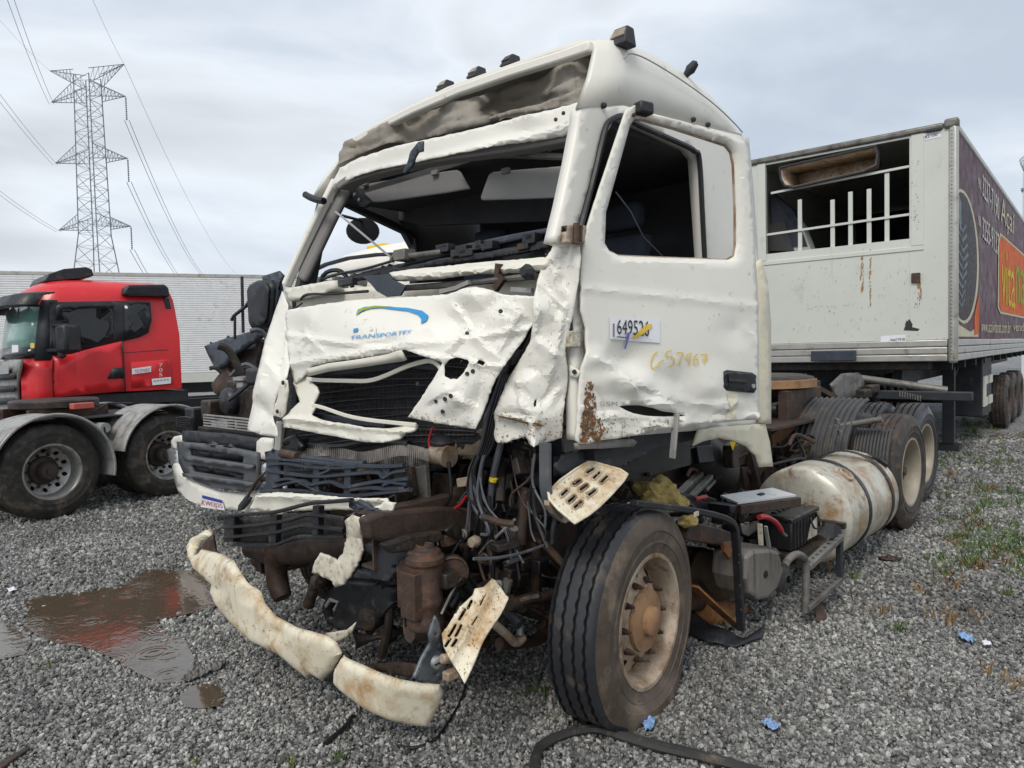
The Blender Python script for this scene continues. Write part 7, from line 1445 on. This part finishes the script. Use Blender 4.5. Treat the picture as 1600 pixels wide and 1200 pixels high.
# white-topped slab resting over the battery
wp = [(1140, 780), (1180, 772), (1210, 769), (1240, 775), (1232, 779), (1160, 787)]
m = MB(); P = [T.w(1.75, .10, .735), T.w(2.35, -.02, .70), T.w(2.42, .17, .715), T.w(1.82, .25, .75)]; m.prism(P, V((0, 0, .012))); sb = obj('white_board', m, 'board_white', TK, smooth=0)
m = MB(); m.beam([T.w(1.75, .09, .70), T.w(2.37, -.035, .665)], .03, .06); obj('board_edge', m, 'brown_metal', sb, bevel=.005)
m = MB(); m.beam([T.w(1.5, .40, .76), T.w(2.3, .62, .82)], .05, .05); m.beam([T.w(1.45, .3, .76), T.w(2.2, .52, .80)], .04, .03); obj('board_rail', m, 'grey_metal', TK, bevel=.005)
m = MB(); m.box(T.w(2.1, .11, .738), T.a*.03, T.b*.015, V((0, 0, .008))); obj('board_clip', m, 'dark_trim', sb, bevel=.003)
for (pts, t_, mt) in (([(1060, 780), (1080, 772), (1112, 790), (1115, 808), (1085, 800)], .3, 'dark_trim'), ([(1098, 772), (1120, 780), (1122, 792), (1100, 790)], .35, 'cable_black'), ([(1140, 790), (1160, 788), (1166, 806), (1142, 802)], .1, 'black_plastic')):
    m = MB(); m.prism(pline(sm(T, t_), pts), T.b*.15); obj('electric_box', m, mt, TK, smooth=0, bevel=.006)
m = MB(); m.tube(pline(sm(T, .25), [(1086, 780), (1103, 776)]), .014, 8); obj('red_cable', m, 'cable_red', TK)
# step frame of perforated bars
F_ = sm(T, -.24)
m = MB(); m.tube(smoothp(pline(F_, [(1226, 884), (1234, 872), (1246, 866), (1256, 872), (1259, 884), (1259, 920), (1257, 957)]), 4), .022, 10); obj('step_tube', m, 'grey_metal', TK)
for a, b in (((1260, 886), (1312, 838)), ((1258, 950), (1310, 905))):
    m = MB(); m.beam(pline(F_, [a, b]), .06, .035); bo = obj('step_bar', m, 'grey_metal', TK, bevel=.004)
    for k in range(8):
        q = F_(a[0]+(b[0]-a[0])*(k+.7)/8.5, a[1]+(b[1]-a[1])*(k+.7)/8.5); m = MB(); m.lathe([(.011, 0), (.010, .003), (.0005, .003)], q+V((0, 0, .0175)), (0, 0, 1), 8); obj('grip_hole', m, 'cable_black', bo)
m = MB(); m.beam(pline(F_, [(1312, 836), (1312, 908)]), .035, .05, up=T.a); obj('step_post', m, 'dark_trim', TK, bevel=.004)
m = MB(); m.prism(pline(F_, [(1304, 818), (1314, 824), (1315, 836), (1300, 842)]), T.b*.06); obj('step_gusset', m, 'dark_trim', TK, smooth=0)
m = MB(); m.beam([T.w(2.3, -.2, .28), T.w(2.3, .5, .28)], .05, .04); m.beam([T.w(2.75, -.2, .45), T.w(2.75, .5, .45)], .05, .04); obj('step_arm', m, 'oily_metal', TK)
# fuel tank
ta, tb, tt, tz, tr = 2.80, 4.02, .14, .46, .36
m = MB(); R = []; n = 44
for ds, rr in ((0, .5), (.012, .72), (.03, .92), (.05, .985), (.08, 1.0), (.25, 1.0), (.4, 1.0), (.6, 1.0), (.8, 1.0), (.95, 1.0), (1.14, 1.0), (1.18, .97), (1.21, .90), (1.22, .6)):
    ring = []
    for k in range(n):
        a = 2*pi*k/n; q = 1+.02*noise.noise((ds*3, cos(a)*2, sin(a)*2)); dz = 0
        if .35 < ds < 1.2 and sin(a) > .2: dz = -.06*math.exp(-((ds-.85)/.22)**2)*max(0, sin(a))*(1+noise.noise((ds*6, a*2, 1)))
        ring.append(T.w(ta+ds, tt+cos(a)*tr*rr*q, tz+sin(a)*tr*rr*q+dz))
    R.append(ring)
m.loft(R); tk = obj('fuel_tank', m, 'tank', TK, smooth=40)
for s_ in (.42, .98):
    m = MB(); m.lathe([(tr*1.0, s_-.028), (tr*1.025, s_-.024), (tr*1.025, s_+.024), (tr*1.0, s_+.028)], T.w(ta, tt, tz), T.a, 44); obj('tank_strap', m, 'cable_black' if s_ < .5 else 'oily_metal', tk)
q = V((0, 0, 0))+(-T.b*.62+V((0, 0, .78))).normalized(); c = T.w(ta+.30, tt, tz)+q*tr*.985; m = MB(); m.lathe([(.062, -.01), (.062, .022), (.052, .03), (.046, .03), (.044, .006), (.0, .004)], c, q, 22); obj('filler_neck', m, 'rim_cream', tk)
m = MB(); m.tube(smoothp([T.w(ta+.3, .5, .76), T.w(ta+.5, .35, .80), T.w(ta+.8, .4, .78), T.w(ta+1.1, .6, .9)], 4), .012, 7); obj('fuel_hose', m, 'cable_black', tk)
q2 = (-T.b*.5+V((0, 0, .86))).normalized(); c = T.w(ta+1.08, tt, tz)+q2*tr*.95; m = MB()
m.prism([c+T.a*.03-T.b*(-.10)*k0*0+v for k0, v in enumerate((T.a*.0+T.b*.10, T.a*.04+T.b*.03, T.a*.03-T.b*.06-V((0, 0, .04)), T.a*.0-T.b*.1-V((0, 0, .07)), -T.a*.03-T.b*.04-V((0, 0, .02)), -T.a*.02+T.b*.06))], q2*.035); obj('tank_tear', m, 'cable_black', tk, smooth=0)
for s_ in (.42, .98): m = MB(); m.beam([T.w(ta+s_, .72, .85), T.w(ta+s_, .56, .25), T.w(ta+s_, .2, .08)], .06, .05, up=T.a); obj('tank_bracket', m, 'oily_metal', TK)
# black filter drum, yellow insulation
m = MB(); c = T.side(1112, 728, .62); ax = (T.a*.75-V((0, 0, .55))-T.b*.1).normalized(); m.lathe([(.0, -.30), (.15, -.29), (.17, -.2), (.17, -.06), (.18, -.05), (.18, -.02), (.17, -.01), (.17, .10), (.14, .16), (.0, .19)], c, ax, 30); obj('air_filter', m, 'drum_black', TK)
m = MB(); c = T.side(1142, 712, .40); m.box(c, T.a*.05, T.b*.04, V((0, 0, .08))); m2 = obj('relay_box', m, 'oily_metal', TK, bevel=.01)
decal('warning_mark', [(1140, 690), (1150, 690), (1145, 704)], surf(sm(T, .35)), 'print_yellow', m2, 0, 5)
def lump(name, c, r3, mat, seed, label, cat, n=3):
    bm = bmesh.new(); bmesh.ops.create_icosphere(bm, subdivisions=n, radius=1)
    m = MB(); P = []
    for v in bm.verts:
        p = v.co; k = 1+.55*noise.noise(p*1.3+V((seed, 0, 0)))+.22*noise.noise(p*4+V((0, seed, 0)))
        P.append(V(c)+V((p.x*r3[0], p.y*r3[1], p.z*r3[2]))*k)
    m.add(P, [tuple(v.index for v in f.verts) for f in bm.faces]); bm.free()
    o = obj(name, m, mat, None, smooth=30); return tag(o, label, cat)
lump('insulation_foam', T.side(1028, 772, .22), (.12, .09, .09), 'foam', 3.0, 'large torn lump of yellow insulation foam behind the front wheel', 'foam', 4)
lump('insulation_foam', T.side(1052, 784, .16), (.07, .06, .04), 'foam', 8.0, 'low torn piece of yellow insulation foam on the black guard bar', 'foam')
lump('insulation_foam', T.side(1075, 814, .06), (.05, .04, .03), 'foam', 5.0, 'small chip of yellow insulation foam hanging under the black guard bar', 'foam')
# rusty scrap below
m = MB(); m.beam(pline(sm(T, .05), [(1082, 915), (1120, 950), (1168, 992)]), .07, .012, up=T.a); obj('bent_strip', m, 'orange_rust', TK)
m = MB(); m.loft([[c+(V((0, 0, 1))*cos(a)+T.b*sin(a))*r for a in [2*pi*k/16 for k in range(16)]] for c, r in ((T.side(1090, 955, .28), .10), (T.side(1150, 962, .22), .09), (T.side(1185, 965, .15), .05), (T.side(1203, 966, .13), .01))]); obj('exhaust_cone', m, 'orange_rust', TK)
m = MB(); m.tube(pline(sm(T, .3), [(1080, 930), (1120, 940)]), .09, 14); obj('exhaust_pipe', m, 'rusty_metal', TK)
sheet('mud_flap', [(1080, 950), (1110, 975), (1165, 996), (1195, 975), (1190, 995), (1150, 1006), (1105, 1004), (1075, 985)], lambda x, y: gp(x, y, .03+.05*max(0, (990-y)/40)), 'dark_trim', TK, step=7, thick=.01, disp=crumple(.02, 20, 4))
m = MB(); m.prism([gp(1272, 946, .06), gp(1284, 940, .06), gp(1292, 968, 0.0), gp(1276, 974, 0.0)], V((0, 0, .012))); obj('rust_strap', m, 'rusty_metal', TK, smooth=0)
# frame parts behind the cab
for P, t_, w_, mt in (([(1205, 690), (1240, 660), (1275, 632)], .72, .12, 'rust_frame'), ([(1215, 640), (1250, 615), (1280, 600)], .9, .08, 'oily_metal')):
    m = MB(); m.beam(pline(sm(T, t_), P), .03, w_, up=(0, 0, 1)); obj('frame_bracket', m, mt, TK, smooth=0, bevel=.004)
m = MB(); m.prism(pline(sm(T, .70), [(1160, 730), (1200, 728), (1250, 738), (1240, 756), (1200, 770), (1165, 765)]), T.b*.03); fpz = obj('frame_plate', m, 'brown_metal', TK, smooth=0, bevel=.006)
m = MB(); m.lathe([(.05, 0), (.045, .006), (.0005, .002)], T.side(1191, 744, .695), -T.b, 16); obj('plate_hole', m, 'cable_black', fpz)
for x, y in ((1207, 740), (1170, 738), (1222, 748)): m = MB(); m.lathe([(.022, 0), (.02, .016), (.0005, .018)], T.side(x, y, .695), -T.b, 6); obj('plate_bolt', m, 'rusty_metal', fpz, smooth=0)
rnd = random.Random(77)
for k in range(12):
    x, y = rnd.uniform(1205, 1260), rnd.uniform(695, 730); a = T.side(x, y, .55); m = MB(); m.tube(smoothp([a, a+T.a*rnd.uniform(.1, .25)+V((0, 0, rnd.uniform(-.04, .08))), a+T.a*rnd.uniform(.3, .5)-T.b*rnd.uniform(-.1, .1)], 4), rnd.choice((.008, .012, .018)), 6); obj('air_hose', m, rnd.choice(('cable_black', 'oily_metal', 'brown_metal')), TK)
m = MB(); m.lathe([(.09, -.02), (.10, 0), (.10, .05), (.06, .06), (.0, .06)], T.side(1255, 700, .60), -T.b, 18); obj('brake_chamber', m, 'rust_frame', TK)
# fifth wheel plate
c = T.w(4.35, 1.14, 1.36); m = MB(); m.lathe([(.0, .06), (.42, .065), (.50, .045), (.52, .02), (.52, -.04), (.46, -.05), (.0, -.05)], c, V((0, 0, 1))-T.a*.02, 36); fw = obj('fifth_wheel', m, 'oily_metal', TK)
m = MB(); m.lathe([(.522, .03), (.532, .025), (.532, -.045), (.515, -.05)], c, (0, 0, 1), 36); obj('plate_rim', m, 'rust_light', fw)
m = MB(); m.fbox(T, 4.0, 4.8, .70, .80, 1.0, 1.30); m.fbox(T, 4.0, 4.8, 1.5, 1.6, 1.0, 1.30); obj('fifth_wheel_mount', m, 'brown_metal', TK, smooth=0, bevel=.01)
m = MB(); m.fbox(T, 3.3, 5.2, .55, 1.75, 1.01, 1.03); obj('mount_plate', m, 'brown_metal', TK, smooth=0)
m = MB(); m.prism([c+T.a*.5+T.b*.3, c+T.a*.5-T.b*.3, c+T.a*.95-T.b*.42-V((0, 0, .18)), c+T.a*.95+T.b*.42-V((0, 0, .18))], V((0, 0, -.05))); obj('approach_ramp', m, 'brown_metal', fw, smooth=0)
# ribbed mudguards
def mudguard(s_, t0, w_, lo, hi, R0, mat, tilt=0):
    m = MB(); R = []; nk = 22; nj = 44
    for k in range(nk+1):
        a = rad(lo+(hi-lo)*k/nk); ring = []
        for j in range(nj+1):
            rib = .017*(1 if (j % 4 in (1, 2)) else -.2); ring.append(T.w(s_+cos(a)*(R0+rib), t0+w_*j/nj+tilt*k/nk, .54+sin(a)*(R0+rib)))
        R.append(ring)
    m.loft(R, False, False); return obj('mudguard', m, mat, TK, smooth=25, solid=.008)
mg = mudguard(4.70, .20, .56, 98, 168, .66, 'guard_black', .03)
for (x, y, w_) in ((1308, 658, .07), (1312, 676, .06)): m = MB(); m.box(T.side(x, y, .25), T.a*.06+T.b*.03, T.b*.012, V((0, 0, .022))); obj('guard_clamp', m, 'grey_metal', mg, bevel=.004)
mudguard(4.86, -.06, .30, 140, 186, .64, 'guard_black')
m = MB(); m.tube([T.side(1268, 672, .60), T.side(1300, 668, .40), T.side(1378, 655, .0)], .026, 10); m.lathe([(.045, -.03), (.05, 0), (.04, .04)], T.side(1272, 672, .58), -T.b, 10, True); obj('guard_pole', m, 'grey_metal', TK)
# rear lamp carrier and mudguard tubes
m = MB(); m.tube([T.side(1332, 590, 1.1), T.side(1350, 592, 1.0), T.side(1480, 610, .15)], .045, 10); rt = obj('rear_tube', m, 'grey_metal', TK)
m = MB(); m.box(T.side(1440, 618, .3), T.b*.5, T.a*.05, V((0, 0, .05))); obj('tail_lamp_bar', m, 'dark_trim', TK, bevel=.01)
m = MB()
for k in range(9): p = T.side(1406+k*4, 611+k*.9, .42-.02*k); m.tube([p, p+V((0, 0, -.06))], .008, 5)
obj('lamp_clips', m, 'grey_metal', rt)
sheet('bracket_arm', [(1300, 600), (1318, 584), (1345, 582), (1350, 600), (1335, 625), (1320, 650), (1308, 640)], sm(T, .85), 'grey_metal', TK, step=6, thick=.03, disp=crumple(.03, 20, 3))
for (x, y) in ((1350, 615), (1362, 608), (1340, 630)): m = MB(); m.box(T.side(x, y, .8), T.a*.12, T.b*.06, V((0, 0, .05))); obj('suspension_part', m, 'oily_metal', TK, bevel=.015)
for s_ in (4.86, 6.18): m = MB(); m.lathe([(.0, -.12), (.11, -.11), (.13, 0), (.11, .11), (.0, .12)], T.w(s_+.4, .62, .75), (0, 0, 1), 14); obj('air_spring', m, 'dark_trim', TK)
# ------------------------------------------------------------------ loose things on the ground
def gtube(name, pts, r, mat, label, cat, n=8, flat=1.0, z=None, group=None):
    m = MB(); m.tube(smoothp([gp(x, y, (z or r*.8)) for x, y in pts], 5), r, n, flat); return tag(obj(name, m, mat), label, cat, group)
gtube('rubber_hose', [(832, 1230), (838, 1180), (848, 1164), (875, 1150), (905, 1142), (935, 1140), (975, 1152), (1030, 1168), (1100, 1184), (1170, 1202), (1230, 1220)], .022, 'dusty_hose', 'thick black rubber hose curving over the gravel beside the flat front tyre', 'hose')
gtube('rubber_hose', [(920, 1138), (960, 1144), (1020, 1160), (1090, 1177), (1150, 1193)], .016, 'dusty_hose', 'thinner black rubber strip lying along the thick hose near the front tyre', 'hose')
gtube('cable', [(728, 1070), (720, 1095), (700, 1130), (680, 1155), (650, 1168), (620, 1165)], .007, 'cable_black', 'thin black cable trailing on the gravel under the lower step plate', 'cable')
gtube('rubber_strip', [(552, 1118), (540, 1135), (508, 1162)], .014, 'cable_black', 'short black rubber strip on the gravel beneath the right bumper piece', 'strip', 6, .5)
def flatbit(name, pts, mat, label, cat, z=.012, amp=.02, th_=.004, seed=1):
    o = sheet(name, pts, lambda x, y: gp(x, y, z), mat, None, step=3.5, thick=th_, disp=lambda x, y: amp*(.5+noise.noise((x/5, y/3, seed))), rag=1.5, seed=seed); return tag(o, label, cat)
flatbit('plastic_scrap', [(282, 1062), (300, 1050), (335, 1036), (354, 1034), (345, 1044), (320, 1055), (295, 1066)], 'grey_metal', 'grey plastic shard lying at the edge of the brown puddle', 'scrap')
flatbit('litter', [(1190, 1134), (1198, 1126), (1210, 1130), (1220, 1140), (1210, 1143), (1198, 1140)], 'litter_blue', 'crumpled blue and white wrapper on open gravel right of the hose', 'litter', seed=2, amp=.03)
flatbit('litter', [(1494, 994), (1505, 990), (1522, 998), (1520, 1006), (1506, 1003)], 'litter_blue', 'blue wrapper among the dry weeds on the gravel', 'litter', seed=3, amp=.03)
flatbit('litter', [(1534, 1005), (1544, 1001), (1550, 1006), (1545, 1012), (1536, 1011)], 'paper', 'small white paper scrap beside the blue wrapper in the weeds', 'litter', seed=4, amp=.03)
flatbit('litter', [(1002, 1132), (1012, 1122), (1024, 1128), (1020, 1140), (1008, 1142)], 'litter_blue', 'blue wrapper tucked against the bottom of the flat front tyre', 'litter', seed=5, amp=.03)
flatbit('rust_flake', [(1372, 872), (1390, 868), (1412, 873), (1400, 877), (1380, 877)], 'rusty_metal', 'thin rusty metal flake on the gravel beside the fuel tank', 'scrap', seed=6)
flatbit('wood_plank', [(1462, 686), (1490, 684), (1492, 690), (1464, 692)], 'orange_rust', 'brown plank lying behind the rear wheels of the wrecked truck', 'plank', th_=.03, amp=.0)
flatbit('cardboard', [(1522, 648), (1534, 640), (1548, 644), (1540, 651)], 'rim_cream', 'flattened cardboard piece lying under the refrigerated trailer', 'cardboard', amp=.03)
flatbit('leaf_scrap', [(10, 921), (22, 919), (27, 923), (14, 926)], 'paper', 'small white chip on the gravel left of the brown puddle', 'scrap', seed=8)
flatbit('wood_stick', [(-5, 1196), (20, 1180), (44, 1166), (46, 1170), (22, 1186), (2, 1202)], 'brown_metal', 'brown splintered stick on the gravel away from all vehicles', 'stick', th_=.012, amp=.005)
